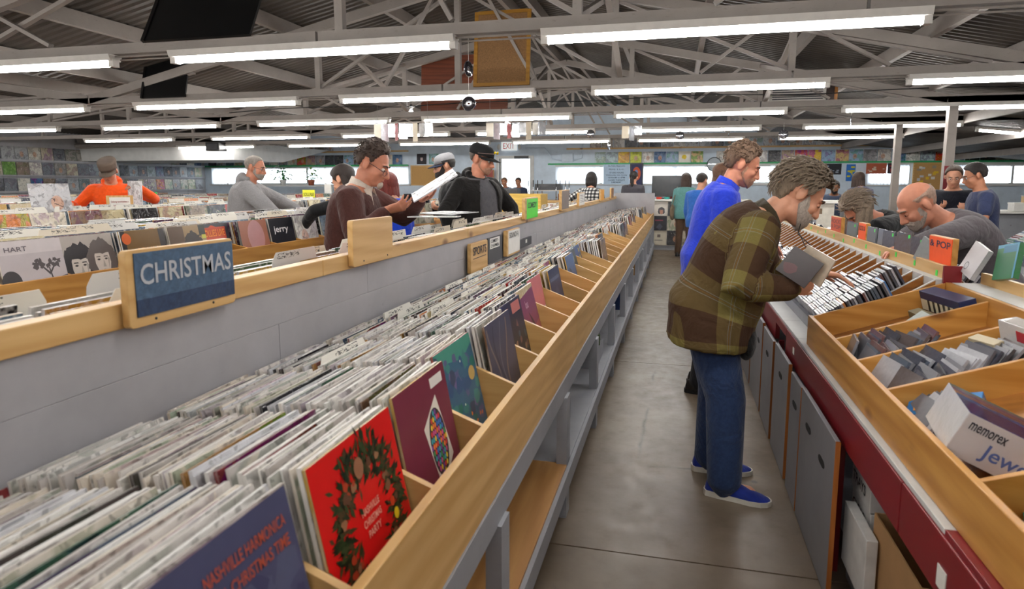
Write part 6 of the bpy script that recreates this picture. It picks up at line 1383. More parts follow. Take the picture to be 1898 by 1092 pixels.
for nm, lab, x0, x1, z0, z1, cols in (('notice', 'white framed notice beside the dark photograph on the back wall', 3.62, 4.0, 1.50, 1.98, [(222, 222, 220), (180, 180, 184)]), ('poster', 'black and white street photograph poster on the back wall', 4.0, 4.42, 1.78, 2.08, [(30, 32, 40), (150, 160, 176)]),
    ('poster', 'blue and yellow poster on the back wall above the woman with long hair', 4.55, 4.78, 1.60, 2.06, [(40, 110, 190), (200, 196, 50)]), ('poster', 'orange brown poster of figures above the window blinds', 5.02, 5.52, 1.80, 2.08, [(176, 92, 64), (206, 190, 170)]), ('poster', 'dark poster with a red car above the window blinds', 5.55, 5.85, 1.80, 2.08, [(60, 44, 52), (160, 50, 60)])):
    yy = YB - (0.115 if x0 > 5 else 0.0); t = board(nm, lab, nm, x0, x1, z0, z1, yy, flat(cols[0]))
    for i in range(7):
        cx, cz, rr = rg.uniform(x0 + 0.06, x1 - 0.06), rg.uniform(z0 + 0.05, z1 - 0.06), rg.uniform(0.02, 0.05)
        part('printed_shape', MB().box(cx - rr, cx + rr, yy - 0.0222 - 0.0003 * i, yy - 0.0205, cz - rr * 0.5, cz + rr * 0.5), flat(cols[1]), t)
ex = thing('exit_sign', 'white box sign with red EXIT letters over the bright door', 'sign', (-5.1, YB - 0.06, 2.56))
part('sign_box', MB().box(-5.36, -4.86, YB - 0.10, YB - 0.01, 2.55, 2.82), emis('sign_white', (0.9, 0.93, 0.92, 1), 0.25), ex, bevel=0.01)
text('EXIT', ex, flat((214, 36, 40)), (-5.29, YB - 0.101, 2.60), (1, 0, 0), (0, 0, 1), 0.36, 0.17, bold=False)
for sg in (-1, 1): part('lamp_head', MB().ell((-5.11 + sg * 0.33, YB - 0.07, 2.66), (0.055, 0.05, 0.09)), whitepaint, ex)
cd = thing('conduit', 'bent grey conduit and junction box on the pale blue wall', 'conduit', (-3.0, YB, 2.2))
part('junction_box', MB().box(-3.45, -3.1, YB - 0.08, YB - 0.001, 2.18, 2.45), wallblue, cd, bevel=0.01)
part('pipe', MB().tube([(-4.6, YB - 0.03, 2.62), (-4.0, YB - 0.03, 2.62), (-3.85, YB - 0.03, 2.45), (-3.75, YB - 0.03, 2.28), (-3.45, YB - 0.03, 2.22)], 0.022, 8), wallblue, cd)
part('pipe', MB().tube([(-3.1, YB - 0.03, 2.22), (-2.85, YB - 0.03, 2.30), (-2.8, YB - 0.03, 2.9)], 0.022, 8), wallblue, cd)
mi = thing('round_mirror', 'round mirror with a dark rim above the man in blue', 'mirror', (1.02, YB - 0.15, 1.92)); part('glass', MB().lathe((1.02, YB - 0.14, 2.08), [(0.19, 0), (0.18, 0.01)], 28, 0, (0, -1, 0)), plain('mirror_face', rgb(214, 224, 232), 0.05, 0.3, var=0.02), mi)
part('rim', MB().tube([(1.02 + 0.195 * math.cos(a), YB - 0.148, 2.08 + 0.195 * math.sin(a)) for a in np.linspace(0, 6.283, 29)], 0.012, 6), blackm, mi); part('bracket', MB().box(1.0, 1.04, YB - 0.138, YB - 0.005, 2.06, 2.10), blackm, mi)
# ================================================================== UNDER THE ROOF
bbm = thing('black_panel', 'large black panel leaning back above the nearest truss, top left', 'panel', (-3.6, 4.36, 2.60)); dz = 1.15
def tilted(x0, x1, y, z, L, ang, th, mb): 
    c_, s_ = math.cos(R(ang)), math.sin(R(ang)); mb.obox(((x0 + x1) / 2, y + c_ * L / 2, z + s_ * L / 2), ((1, 0, 0), (0, c_, s_), (0, -s_, c_)), ((x1 - x0) / 2, L / 2, th / 2)); return mb
part('panel', tilted(-3.90, -3.00, 4.235, 2.60, 1.1, 62, 0.02, MB()), black, bbm); part('edge_batten', tilted(-3.93, -3.90, 4.23, 2.60, 1.1, 62, 0.03, MB()), black, bbm)
b2 = thing('black_panel', 'smaller black panel leaning on the second truss, top left', 'panel', (-6.0, 6.9, 2.61)); part('panel', tilted(-6.34, -5.74, 6.79, 2.57, 0.62, 76, 0.02, MB()), black, b2); part('edge_batten', tilted(-6.37, -6.34, 6.78, 2.57, 0.62, 76, 0.03, MB()), black, b2)
ck = thing('cork_board', 'brown cork board in a gold wooden frame standing on the second truss', 'board', (-1.83, 6.95, 2.61)); part('cork', tilted(-2.09, -1.56, 6.79, 2.57, 0.75, 84, 0.012, MB()), cork, ck)
for a, b in ((-2.13, -2.09), (-1.56, -1.52)): part('frame_bar', tilted(a, b, 6.785, 2.56, 0.78, 84, 0.024, MB()), goldwood, ck)
part('frame_bar', tilted(-2.09, -1.56, 6.785, 2.56, 0.035, 84, 0.024, MB()), goldwood, ck); part('frame_bar', tilted(-2.09, -1.56, 6.865, 3.305, 0.035, 84, 0.024, MB()), goldwood, ck)
pw = thing('plywood_sheet', 'red brown plywood sheet standing on the third truss behind the cork board', 'panel', (-3.1, 9.36, 2.61)); part('sheet', tilted(-3.76, -2.42, 9.36, 2.615, 0.80, 86, 0.018, MB()), redply, pw); part('batten', tilted(-3.76, -2.42, 9.34, 2.615, 0.05, 86, 0.02, MB()), redply, pw)
ac = thing('air_unit', 'grey boxy heater unit hung under the roof right of centre', 'heater', (1.5, 9.7, 2.62)); part('casing', MB().box(1.15, 1.85, 9.45, 9.85, 2.62, 2.80), housing, ac, bevel=0.01)
for i in range(5): part('louvre', MB().box(1.19, 1.81, 9.442, 9.45, 2.64 + 0.03 * i, 2.652 + 0.03 * i), darkgrey, ac)
dk = thing('dark_panel', 'dark brown panel under the roof above the grey heater unit', 'panel', (1.6, 9.95, 2.62)); part('panel', MB().box(1.1, 2.05, 9.95, 9.98, 2.62, 3.0), plain('dark_brown', rgb(52, 36, 30), 0.6), dk); part('edge', MB().box(2.05, 2.09, 9.94, 9.99, 2.62, 3.02), dwood['z'], dk)
wm = plain('iridescent_disc', rgb(196, 198, 208), 0.08, 0.9, var=0.2, scale=40)
def hung_disc(x, y, z, r_, top, lab, ring=True, edge=False):
    t = thing('hanging_disc', lab, 'disc ornament', (x, y, z)); ax = (0, -1, 0) if not edge else (0.96, -0.28, 0)
    part('disc', MB().lathe((x, y, z), [(r_ * 0.14, -0.001), (r_, -0.001), (r_, 0.001), (r_ * 0.14, 0.001)], 28, 0, ax, False), wm, t)
    if ring: part('dark_print', MB().lathe((x, y, z), [(r_ * 0.34, 0.0012), (r_ * 0.9, 0.0012), (r_ * 0.9, 0.0016), (r_ * 0.34, 0.0016)], 10, 0, ax, False), plain('print_dark', rgb(40, 36, 40), 0.15), t)
    part('string', MB().tube([(x, y, z + r_), (x, y, top)], 0.0015, 4), whitecard, t)
hung_disc(-1.77, 5.5, 2.23, 0.064, 2.46, 'disc with dark print twirling on a string in front of the second light row'); hung_disc(-1.77, 5.501, 2.52, 0.07, 2.9, 'disc seen nearly edge on, hung above the twirling one', True, True)
for i, (x, y, z) in enumerate(((-1.5, 11.6, 2.40), (-1.2, 11.8, 2.20), (0.02, 11.8, 2.36), (2.2, 9.6, 2.36), (1.65, 11.5, 2.33))): hung_disc(x, y, z, 0.075, 2.52, 'clear disc ornament on a string by the far lights, %s from the left' % ORD[i], False, i in (1, 3))
foil = plain('shiny_sleeve', rgb(204, 206, 212), 0.12, 0.6, var=0.25, scale=9, bump=0.8)
for lab, xs_, y, zt in (('cluster of shiny hanging sleeves between the lights left of centre', np.linspace(-3.85, -3.15, 9), 8.05, 2.33), ('cluster of shiny hanging sleeves near the second spotlight', np.linspace(-2.6, -1.85, 9), 9.05, 2.40), ('narrow cluster of shiny hanging sleeves above the far records', np.linspace(-0.82, -0.62, 3), 10.6, 2.45)):
    t = thing('hanging_sleeves', lab, 'ornament', (float(np.mean(xs_)), y, zt)); part('hanging_rod', MB().tube([(xs_[0] - 0.05, y, zt), (xs_[-1] + 0.05, y, zt)], 0.008, 6), steel, t)
    for i, x in enumerate(xs_):
        h_ = 0.19 + 0.05 * math.sin(i * 2.3); a = 0.9 * math.sin(i * 1.7); part('sleeve', MB().obox((x, y + 0.02 * (i % 3), zt - h_ / 2 - 0.01), ((math.cos(a), math.sin(a), 0), (-math.sin(a), math.cos(a), 0), (0, 0, 1)), (0.055, 0.003, h_ / 2)), foil if i % 3 else flat(((200, 190, 170), (150, 60, 60), (90, 110, 140))[i % 3 + (i // 3) % 2], 0.15), t)
    for x in (xs_[0], xs_[-1]): part('wire', MB().tube([(x, y, zt), (x, y, 2.75)], 0.002, 4), steel, t)
for i, (x, y, z) in enumerate(((-3.95, 9.42, 2.61), (-2.86, 11.0, 2.57))):
    t = thing('spotlight', ('small bright spotlight left of the plywood sheet', 'small bright spotlight among the shiny sleeves')[i], 'light', (x, y, z)); part('bulb', MB().ell((x, y, z), (0.032, 0.032, 0.032), None, 14, 8), emis('spot_bulb', (0.95, 0.98, 1, 1), 160.0), t); part('holder', MB().lathe((x, y, z + 0.03), [(0.028, 0), (0.032, 0.04), (0.018, 0.09)], 12), darkgrey, t); part('cord', MB().tube([(x, y, z + 0.12), (x, y, 2.95)], 0.004, 5), blackm, t)
cb = thing('cable', 'black cable sagging along the fourth truss', 'cable', (-2, 9.28, 2.64)); part('wire', MB().tube([(-7 + 0.5 * i, 9.24, 2.665 + 0.045 * abs(math.sin(i * 0.55))) for i in range(24)], 0.007, 6), blackm, cb)
pj = thing('projector_box', 'dark box hanging under the far left lights', 'box', (-11.5, 14.7, 2.35)); part('casing', MB().box(-11.75, -11.35, 14.5, 14.8, 2.36, 2.58), blackm, pj, bevel=0.01); part('face_plate', MB().box(-11.70, -11.40, 14.49, 14.5, 2.40, 2.54), darkgrey, pj)
# ================================================================== SIGN BOARDS
def plank_sign(name, label, x, y0, y1, z0, z1, th=0.022, mat=None, lean=0.0, group=None, r_=0.012, z0b=None):
    t = thing(name, label, 'sign', (x, (y0 + y1) / 2, z0), group); m = MB(); pts = []
    for cy, cz, a0 in ((y1 - r_, z0 + r_, -90), (y1 - r_, z1 - r_, 0), (y0 + r_, z1 - r_, 90), (y0 + r_, z0 + r_, 180)):
        for k in range(4): a = R(a0 + 30 * k); pts.append((cy + r_ * math.cos(a), cz + r_ * math.sin(a)))
    m.prism(pts, 0, x - th / 2, x + th / 2); part('board', m, mat or pine['y'], t, bevel=0.002); return t
Yr = (0, 1, 0)
cs = plank_sign('wooden_sign', 'wooden CHRISTMAS sign with a dark blue painted face on the pine strip', -1.268, 1.255, 1.64, 1.20, 1.39)
fx = -1.256
bl1 = cloth('painted_blue_light', (62, 86, 112), 0.6, 60, 0.3, 0.1); bl2 = cloth('painted_blue_dark', (36, 54, 84), 0.6, 60, 0.3, 0.1)
part('painted_face', MB().box(fx - 0.001, fx + 0.002, 1.277, 1.634, 1.268, 1.382), bl1, cs); part('painted_band', MB().box(fx - 0.001, fx + 0.0026, 1.277, 1.634, 1.226, 1.268), bl2, cs)
text('CHRISTMAS', cs, flat((176, 178, 184)), (fx + 0.002, 1.292, 1.302), Yr, (0, 0, 1), 0.33, 0.052)
for y, z in ((1.335, 1.213), (1.545, 1.216)): part('nail', MB().lathe((fx - 0.001, y, z), [(0.004, 0), (0.003, 0.002)], 8, 0, (1, 0, 0)), blackm, cs)
bs = plank_sign('wooden_sign', 'blank pine sign board with rounded corners on the pine strip', -1.268, 2.37, 2.75, 1.21, 1.40, 0.024); 
for y in (2.46, 2.69): part('nail', MB().lathe((fx, y, 1.228), [(0.004, 0), (0.003, 0.002)], 8, 0, (1, 0, 0)), blackm, bs)
part('red_face', MB().box(-1.2835, -1.281, 2.39, 2.73, 1.27, 1.38), flat((226, 84, 60)), bs)
gs_ = plank_sign('wooden_sign', 'sign with a bright green COMEDY card on the pine strip', -1.268, 5.44, 5.96, 1.235, 1.42, 0.03)
part('green_card', MB().box(-1.2535, -1.2515, 5.50, 5.96, 1.238, 1.41), flat((84, 214, 48)), gs_); text('COMEDY', gs_, flat((28, 36, 28)), (-1.2512, 5.54, 1.33), Yr, (0, 0, 1), 0.36, 0.05)
for lab, y0, y1, z1, m_ in (('tall dark brown sign board on the pine strip beyond the green one', 7.26, 7.78, 1.47, plain('brown_grey_board', rgb(112, 96, 88), 0.6)), ('sign board with a pale card on the pine strip, third beyond the green one', 8.62, 9.15, 1.42, whitecard), ('orange card sign on the pine strip near its far end', 11.2, 11.7, 1.44, flat((232, 160, 30))), ('brown framed sign at the far end of the pine strip', 13.0, 13.5, 1.45, dwood['y'])):
    t = plank_sign('wooden_sign', lab, -1.268, y0, y1, 1.235, z1, 0.03); part('card', MB().box(-1.2535, -1.2512, y0 + 0.03, y1 - 0.01, 1.25, z1 - 0.01), m_, t)
    if m_ is whitecard: 
        for k in range(5): part('printed_line', MB().box(-1.2512, -1.2505, y0 + 0.1, y1 - 0.1, 1.29 + 0.022 * k, 1.297 + 0.022 * k), flat((120, 120, 124)), t)
so = plank_sign('wooden_sign', 'pine SPORTS sign standing among the records against the grey wall', -1.262, 3.90, 4.28, 0.975, 1.165, 0.024)
text('SPORTS', so, flat((40, 36, 44)), (-1.248, 3.94, 1.085), Yr, (0, 0, 1), 0.30, 0.055); part('underline', MB().box(-1.2502, -1.2495, 3.95, 4.24, 1.062, 1.067), flat((40, 36, 44)), so)
bk = plank_sign('card_sign', 'black sign with a white lettered card between the SPORTS and SOUND signs', -1.27, 4.34, 4.72, 0.985, 1.165, 0.012, plain('black_card', rgb(52, 52, 58), 0.6), r_=0.004); part('card', MB().box(-1.2635, -1.262, 4.38, 4.64, 1.085, 1.16), whitecard, bk)
text('COMEDY -', bk, flat((40, 40, 44)), (-1.2618, 4.40, 1.127), Yr, (0, 0, 1), 0.21, 0.024); text('CHAPMEN', bk, flat((40, 40, 44)), (-1.2618, 4.40, 1.093), Yr, (0, 0, 1), 0.21, 0.024)
sf = plank_sign('wooden_sign', 'pine sign with a white SOUND card standing against the grey wall', -1.262, 4.80, 5.22, 0.985, 1.185, 0.03); part('card', MB().box(-1.2475, -1.246, 4.84, 5.215, 1.0, 1.18), whitecard, sf); text('SOUND F-(', sf, flat((40, 40, 44)), (-1.2458, 4.87, 1.11), Yr, (0, 0, 1), 0.30, 0.055)
b2_ = plank_sign('card_sign', 'low black card with a white sticker beyond the SOUND sign', -1.27, 5.27, 5.75, 1.0, 1.075, 0.012, plain('black_card', rgb(52, 52, 58), 0.6), r_=0.003); part('sticker', MB().box(-1.2635, -1.262, 5.50, 5.56, 1.03, 1.06), whitecard, b2_)
# upright signs on the left counters
def card_sign(label, x, y, z0, w, h, yaw, mat, txt=None, tc=(40, 40, 44), wood_=False, lines=None):
    t = thing('sign_card', label, 'sign', (x, y, z0)); rv = Vector((math.cos(yaw), math.sin(yaw), 0)); nv = Vector((math.sin(yaw), -math.cos(yaw), 0)); c = Vector((x, y, z0 + h / 2))
    if wood_: part('backing', MB().obox(c - nv * 0.01, (rv, nv, UP), (w / 2 + 0.03, 0.01, h / 2 + 0.02)), pine['z'], t)
    part('card', MB().obox(c + nv * 0.002, (rv, nv, UP), (w / 2, 0.002, h / 2)), mat, t)
    ls = lines or ([txt] if txt else [])
    for i, l in enumerate(ls):
        hh = h * 0.62 / len(ls); text(l, t, flat(tc), c + nv * 0.0045 - rv * w * 0.42 + UP * (h * 0.34 - (i + 1) * h * 0.72 / len(ls) + hh * 0.12), rv, (0, 0, 1), w * 0.84, hh * 0.72)
card_sign('pine framed white card with red notice lettering in front of the man in orange', -6.02, 6.0, 1.22, 0.20, 0.17, R(45), whitecard, None, (150, 40, 44), True, ['Defacing record jackets is', 'grounds for loss of shopping', 'privileges in this store'])
card_sign('white JAZZ card on a far left counter', -8.4, 12.0, 1.27, 0.19, 0.11, R(40), whitecard, 'JAZZ', (40, 40, 44), True); card_sign('green card sign behind the man in orange', -11.0, 11.8, 1.27, 0.22, 0.08, R(40), flat((50, 200, 90)), 'COUNTRY', (20, 60, 30)); card_sign('yellow card sign beside the grey hooded man', -6.1, 10.0, 1.30, 0.20, 0.13, R(30), flat((226, 226, 60)), 'SOUL/R&B', (60, 60, 30)); card_sign('white card on a small stand beneath the plants', -8.2, 14.3, 1.30, 0.16, 0.22, R(20), whitecard)
put_record(-5.62, 4.85, 1.22, R(14), R(70), REC[1], (190, 190, 194), 'pale album propped up in front of the man in orange', None)
fl_ = bpy.data.objects.new('record', REC[1]); C.objects.link(fl_); fl_.matrix_world = Matrix.Translation((-1.62, 4.25, 1.318)) @ Matrix.Rotation(R(14), 4, 'Z') @ Matrix.Rotation(R(88), 4, 'X'); colr(fl_, (226, 226, 228)); tag(fl_, 'white record sleeve lying flat on the filed records below the brown sweater', 'record')
fl2 = bpy.data.objects.new('record', REC[0]); C.objects.link(fl2); fl2.matrix_world = Matrix.Translation((-1.66, 4.62, 1.328)) @ Matrix.Rotation(R(-20), 4, 'Z') @ Matrix.Rotation(R(91), 4, 'X'); colr(fl2, (214, 216, 222)); tag(fl2, 'clear plastic covered sleeve lying flat, farther along from the white one', 'record')
put_record(-6.30, 6.50, 1.24, R(2), R(-20), REC[1], (236, 236, 238), 'white sleeve drawn up out of the row by the man in orange', None)
# ================================================================== DISC RIDGE
XD = 1.285; ZR = 1.162
def ridge_sign(label, y0, y1, z1, txt, c, tc=(60, 30, 30)):
    t = thing('wooden_sign', label, 'sign', (XD, (y0 + y1) / 2, ZR - 0.045)); r_ = 0.012
    part('board', MB().box(XD - 0.002, XD + 0.024, y0, y1, ZR - 0.045, z1), honey['y'], t, bevel=0.004); part('card', MB().box(XD - 0.0045, XD - 0.0022, y0 + 0.006, y1 - 0.004, ZR - 0.03, z1 - 0.004), flat(c, 0.6), t)
    for i, l in enumerate(txt): text(l, t, flat(tc), (XD - 0.0046, y1 - 0.02, z1 - 0.055 - 0.045 * i), (0, -1, 0), (0, 0, 1), (y1 - y0) - 0.04, 0.034)
ridge_sign('weathered orange ROCK & POP sign on the ridge, farthest of the three', 5.68, 6.03, 1.275, ['ROCK', '& POP'], (206, 92, 60), (120, 50, 40)); ridge_sign('orange ROCK & sign next to a grey disc on the ridge', 4.97, 5.16, 1.27, ['ROCK &'], (240, 92, 30)); ridge_sign('bright orange & POP sign in a pine board on the ridge, nearest of the three', 3.50, 3.80, 1.285, ['& POP'], (246, 92, 28), (50, 40, 60))
def ridge_cd(label, y, c, lean=5, x=XD, roll=0, yawj=0): 
    o = put_cd(x, y, ZR - 0.04, R(lean), R(-90 + yawj), c, label, 'display discs on the ridge', R(roll)); m = MB(); m.add([(0.04, -CDT * 0.46, 0.035), (0.056, -CDT * 0.46, 0.035), (0.056, -CDT * 0.46, 0.055), (0.04, -CDT * 0.46, 0.055)], [(0, 1, 2, 3)]); q = bpy.data.objects.new('green_sticker', m.mesh('green_sticker', [flat((60, 210, 80))])); C.objects.link(q); q.parent = o; return o
art_cd = [((92, 96, 104), full)]
for lab, y, c, ln, x, ro, yj in (('dark disc case at the far end of the ridge by the bearded face', 7.0, (70, 80, 84), 4, XD, 0, 10), ('violet backed disc case beside the farthest orange sign', 5.55, (52, 44, 96), 6, XD + 0.02, 0, 0), ('slim grey green disc case alone on the ridge', 5.36, (110, 120, 118), 2, XD, 0, 12), ('grey disc case leaning against the ROCK & sign', 4.84, (110, 118, 124), 2, XD, 0, 6),
    ('grey portrait disc case, left one of a pair on the ridge', 4.62, (124, 128, 134), 2, XD, 0, 0), ('dark street scene disc case, right one of a pair on the ridge', 4.46, (70, 72, 86), 2, XD - 0.004, 0, 10), ('upright disc case half hidden behind the tilted one', 4.32, (104, 104, 110), 2, XD + 0.03, 0, 0), ('tilted brown disc case on the ridge', 4.20, (96, 82, 72), 8, XD + 0.005, -14, 20), ('dark disc case with a red figure on the ridge', 3.98, (56, 52, 60), 2, XD, 0, 4),
    ('pale disc case tilted against the & POP sign', 3.82, (150, 156, 156), 4, XD - 0.02, 24, 22), ('light grey boxed disc leaning past the end of the ridge', 3.38, (186, 184, 186), 20, XD + 0.02, 14, 4), ('green and blue disc box leaning left beyond the ridge', 3.16, (40, 120, 60), 12, XD + 0.08, -12, 4)):
    o = ridge_cd(lab, y, c, ln, x, ro, yj)
    if 'green and blue' in lab: o.location.z += 0.03; o.scale = (1.0, 2.2, 1.15); art(o, [((60, 140, 170), full), ((24, 104, 52), rect(0.0, 0.0, 0.92, 0.9)), ((30, 110, 140), rect(0.3, 0.75, 0.92, 0.95))], CDT * 0.9, CDW * 0.97, CDH)
    if 'light grey boxed' in lab: o.location.z += 0.015; o.scale = (1.0, 2.0, 1.1); art(o, [((196, 192, 194), full), ((90, 90, 94), oval(0.35, 0.25, 0.13, 0.13)), ((180, 178, 180), oval(0.35, 0.25, 0.10, 0.10))], CDT * 0.9, CDW * 0.97, CDH)
m = MB(); 
for i in range(11): solo('price_dot', MB().box(1.2445, 1.2458, 3.55 + 0.31 * i, 3.575 + 0.31 * i, 1.10 + 0.012 * (i % 3), 1.128 + 0.012 * (i % 3)), flat((70, 220, 80)), 'small green price dot stuck on the pine ridge board', 'sticker', 'green dots on the ridge board')
art(HC, [((34, 14, 18), full), ((70, 20, 26), blob(0.3, 0.3, 0.2))], CDT * 0.9, CDW * 0.97, CDH)
# ================================================================== CONTENTS OF THE NEAR RACK
def rz(x): return 0.775 + (x - 0.672) * 0.355
G = 'discs lying in the open pine rack'
def near_cds(y0, n, x0, dy, yaw, lean, lab, lie=False):
    for i in range(n):
        x = x0 + 0.013 * i * (1 if not lie else 0.9) * float(rng.uniform(0.9, 1.15)); put_cd(x, y0 + dy * i, rz(x) + 0.003, R(lean + float(rng.normal(0, 4))), R(yaw + float(rng.normal(0, 5))), DC[int(rng.integers(0, 10))], lab, lab.replace('disc case in', 'discs in').split(',')[0])
near_cds(2.90, 9, 0.70, 0.0, -90, 24, 'disc case in the rack compartment second from the far end, farther row'); near_cds(2.73, 8, 0.70, 0.0, -90, 24, 'disc case in the rack compartment second from the far end, nearer row')
near_cds(2.55, 10, 0.72, 0.0, -90, 30, 'disc case in the middle rack compartment, farther row'); near_cds(2.38, 11, 0.72, 0.0, -90, 30, 'disc case in the middle rack compartment, nearer row'); near_cds(2.47, 14, 0.88, 0.0, -80, 34, 'disc case in the middle rack compartment, up toward the back')
near_cds(2.17, 8, 0.70, -0.01, -80, 40, 'disc case in the compartment behind the big purple box'); near_cds(2.80, 8, 0.84, 0.0, -90, 30, 'small dark disc case farther up the second compartment')
o = put_cd(0.98, 3.10, rz(0.98) + 0.01, R(50), R(-70), (196, 206, 200), 'pale green disc case propped in the far compartment', None, 0.2); o = put_cd(1.06, 3.05, rz(1.06) + 0.01, R(55), R(-76), (150, 140, 130), 'brown disc case leaning behind the pale green one', None)
def boxset(label, c, size, ax, rot, parts_):
    t = thing('boxed_set', label, 'box', c); M = Euler(rot).to_matrix(); A = [M @ Vector(v) for v in ((1, 0, 0), (0, 1, 0), (0, 0, 1))]; h = [q / 2 for q in size]; c = Vector(c) + A[2] * h[2]
    part('body', MB().obox(c, A, h), parts_[0], t, bevel=0.002)
    for (face, u0, u1, v0, v1, mat) in parts_[1:]:
        k = face // 2; sg = 1 if face % 2 else -1; i, j = [(1, 2), (0, 2), (0, 1)][k]; cc = c + A[k] * sg * (h[k] + 0.0006) + A[i] * ((u0 + u1) - 1) * h[i] + A[j] * ((v0 + v1) - 1) * h[j]
        hh = [0, 0, 0]; hh[k] = 0.0006; hh[i] = (u1 - u0) * h[i]; hh[j] = (v1 - v0) * h[j]; part('printed_panel', MB().obox(cc, A, hh), mat, t)
    return t, c, A, h
gl = plain('shrink_wrap', rgb(206, 204, 204), 0.06, var=0.06, bump=0.7, scale=8); 
t, c, A, h = boxset('large shrink wrapped disc case pack with a white and purple side in the near rack', (0.795, 1.87, 0.842), (0.24, 0.235, 0.115), None, (R(2), R(24), R(-8)), [gl, (5, 0, 1, 0, 1, flat((88, 80, 120), 0.12)), (5, 0.0, 1, 0.88, 1, flat((96, 130, 118), 0.12)), (5, 0, 1, 0.76, 0.88, flat((140, 84, 112), 0.12)), (5, 0, 1, 0.64, 0.76, flat((190, 132, 84), 0.12)), (5, 0, 1, 0.5, 0.64, flat((84, 104, 150), 0.12)), (5, 0, 1.0, 0.0, 0.5, flat((58, 40, 104), 0.12)), (2, 0, 1, 0, 1, flat((206, 204, 206), 0.2)), (0, 0, 1, 0, 1, gl)])
text('memorex', t, flat((50, 50, 60)), c - A[1] * (h[1] + 0.0016) - A[0] * h[0] * 0.88 + A[2] * h[2] * 0.35, A[0], A[2], 0.085, 0.020); text('Jewel', t, flat((90, 110, 170)), c - A[1] * (h[1] + 0.0016) - A[0] * h[0] * 0.45 - A[2] * h[2] * 0.75, A[0], A[2], 0.115, 0.05)
t, c, A, h = boxset('green boxed disc set with yellow letters in the near rack', (0.84, 1.44, rz(0.84) + 0.004), (0.24, 0.20, 0.03), None, (0, R(-16), R(-20)), [flat((20, 92, 70), 0.15), (5, 0.06, 0.94, 0.06, 0.3, flat((30, 60, 60), 0.15))])
text('CD-R', t, flat((222, 214, 50)), c + A[2] * (h[2] + 0.001) - A[0] * h[0] * 0.2 + A[1] * h[1] * 0.1, A[0], A[1], 0.12, 0.06); text('MUSIC', t, flat((200, 210, 70)), c + A[2] * (h[2] + 0.001) - A[0] * h[0] * 0.85 + A[1] * h[1] * 0.1, A[0], A[1], 0.06, 0.05)
boxset('lavender bag of discs under the green box', (0.86, 1.33, rz(0.86) + 0.002), (0.22, 0.10, 0.04), None, (R(10), R(-16), R(-14)), [flat((130, 112, 160), 0.15), (5, 0.1, 0.9, 0.2, 0.8, flat((60, 60, 80), 0.15))]); boxset('black green boxed set in the nearest rack compartment', (0.92, 1.08, rz(0.92) + 0.002), (0.24, 0.16, 0.05), None, (0, R(-18), 0), [flat((26, 60, 52), 0.2), (5, 0.1, 0.5, 0.2, 0.8, flat((70, 90, 80), 0.2))])
boxset('blue and white boxed set lying in the compartment behind the purple pack', (0.83, 2.20, rz(0.83) + 0.02), (0.20, 0.10, 0.03), None, (R(20), R(-18), R(-30)), [flat((40, 110, 170), 0.2), (2, 0.05, 0.95, 0.2, 0.8, flat((216, 214, 214), 0.2)), (5, 0.1, 0.9, 0.2, 0.5, flat((214, 150, 60), 0.2))])
boxset('navy topped box with a striped side at the far corner of the rack', (1.17, 3.16, 0.985), (0.07, 0.30, 0.09), None, (0, R(-16), R(10)), [flat((40, 48, 84), 0.3), (0, 0.02, 0.98, 0.05, 0.6, flat((206, 196, 170), 0.3))] + [(0, 0.1 + 0.13 * i, 0.16 + 0.13 * i, 0.04, 0.62, flat((30, 28, 30), 0.3)) for i in range(6)]); boxset('olive box lying before the navy topped box', (1.10, 3.16, rz(1.10) + 0.002), (0.05, 0.26, 0.05), None, (0, R(-18), R(8)), [flat((120, 112, 86), 0.4), (5, 0.3, 0.4, 0.5, 0.7, flat((60, 200, 80), 0.4))])
boxset('plastic wrapped boxed set with a red label, back of the near rack', (1.17, 2.46, 0.965), (0.06, 0.25, 0.12), None, (0, R(-12), R(6)), [gl, (5, 0.1, 0.9, 0.1, 0.9, flat((196, 190, 184), 0.1)), (0, 0.35, 0.6, 0.55, 0.85, flat((170, 40, 50), 0.15)), (0, 0.05, 0.3, 0.5, 0.9, flat((40, 40, 44), 0.15))]); boxset('cream boxed set with a small picture beside the plastic wrapped one', (1.08, 2.54, 0.93), (0.04, 0.11, 0.09), None, (0, R(-20), R(20)), [flat((206, 192, 160), 0.4), (0, 0.3, 0.7, 0.3, 0.8, flat((70, 66, 66), 0.4))])
# ================================================================== UNDER THE TABLE, UNDER THE LEFT COUNTER
def carton(label, x0, x1, y0, y1, z0, z1, mat, open_=False, txt=None):
    t = thing('carton', label, 'box', ((x0 + x1) / 2, (y0 + y1) / 2, z0)); th = 0.006
    if open_:
        for q in ((x0, x0 + th, y0, y1), (x1 - th, x1, y0, y1), (x0 + th, x1 - th, y0, y0 + th), (x0 + th, x1 - th, y1 - th, y1)): part('side', MB().box(*q, z0, z1), mat, t)
        part('bottom', MB().box(x0 + th, x1 - th, y0 + th, y1 - th, z0, z0 + th), mat, t); part('flap', MB().bar((x1, (y0 + y1) / 2, z1), (x1 + 0.06, (y0 + y1) / 2, z1 - 0.10), y1 - y0, th), mat, t)
    else: part('body', MB().box(x0, x1, y0, y1, z0, z1), mat, t, bevel=0.003); part('lid_seam', MB().box(x0 - 0.001, x1 + 0.001, (y0 + y1) / 2 - 0.004, (y0 + y1) / 2 + 0.004, z1 - 0.002, z1 + 0.001), whitepaint, t)
    if txt:
        for i, l in enumerate(txt): text(l, t, flat((50, 50, 56)), (x0 - 0.0012, y1 - 0.02, z1 - (0.07 + 0.06 * i)), (0, -1, 0), (0, 0, 1), (y1 - y0) * 0.7, 0.04)
    return t
wc = plain('white_carton', rgb(206, 204, 202), 0.6)
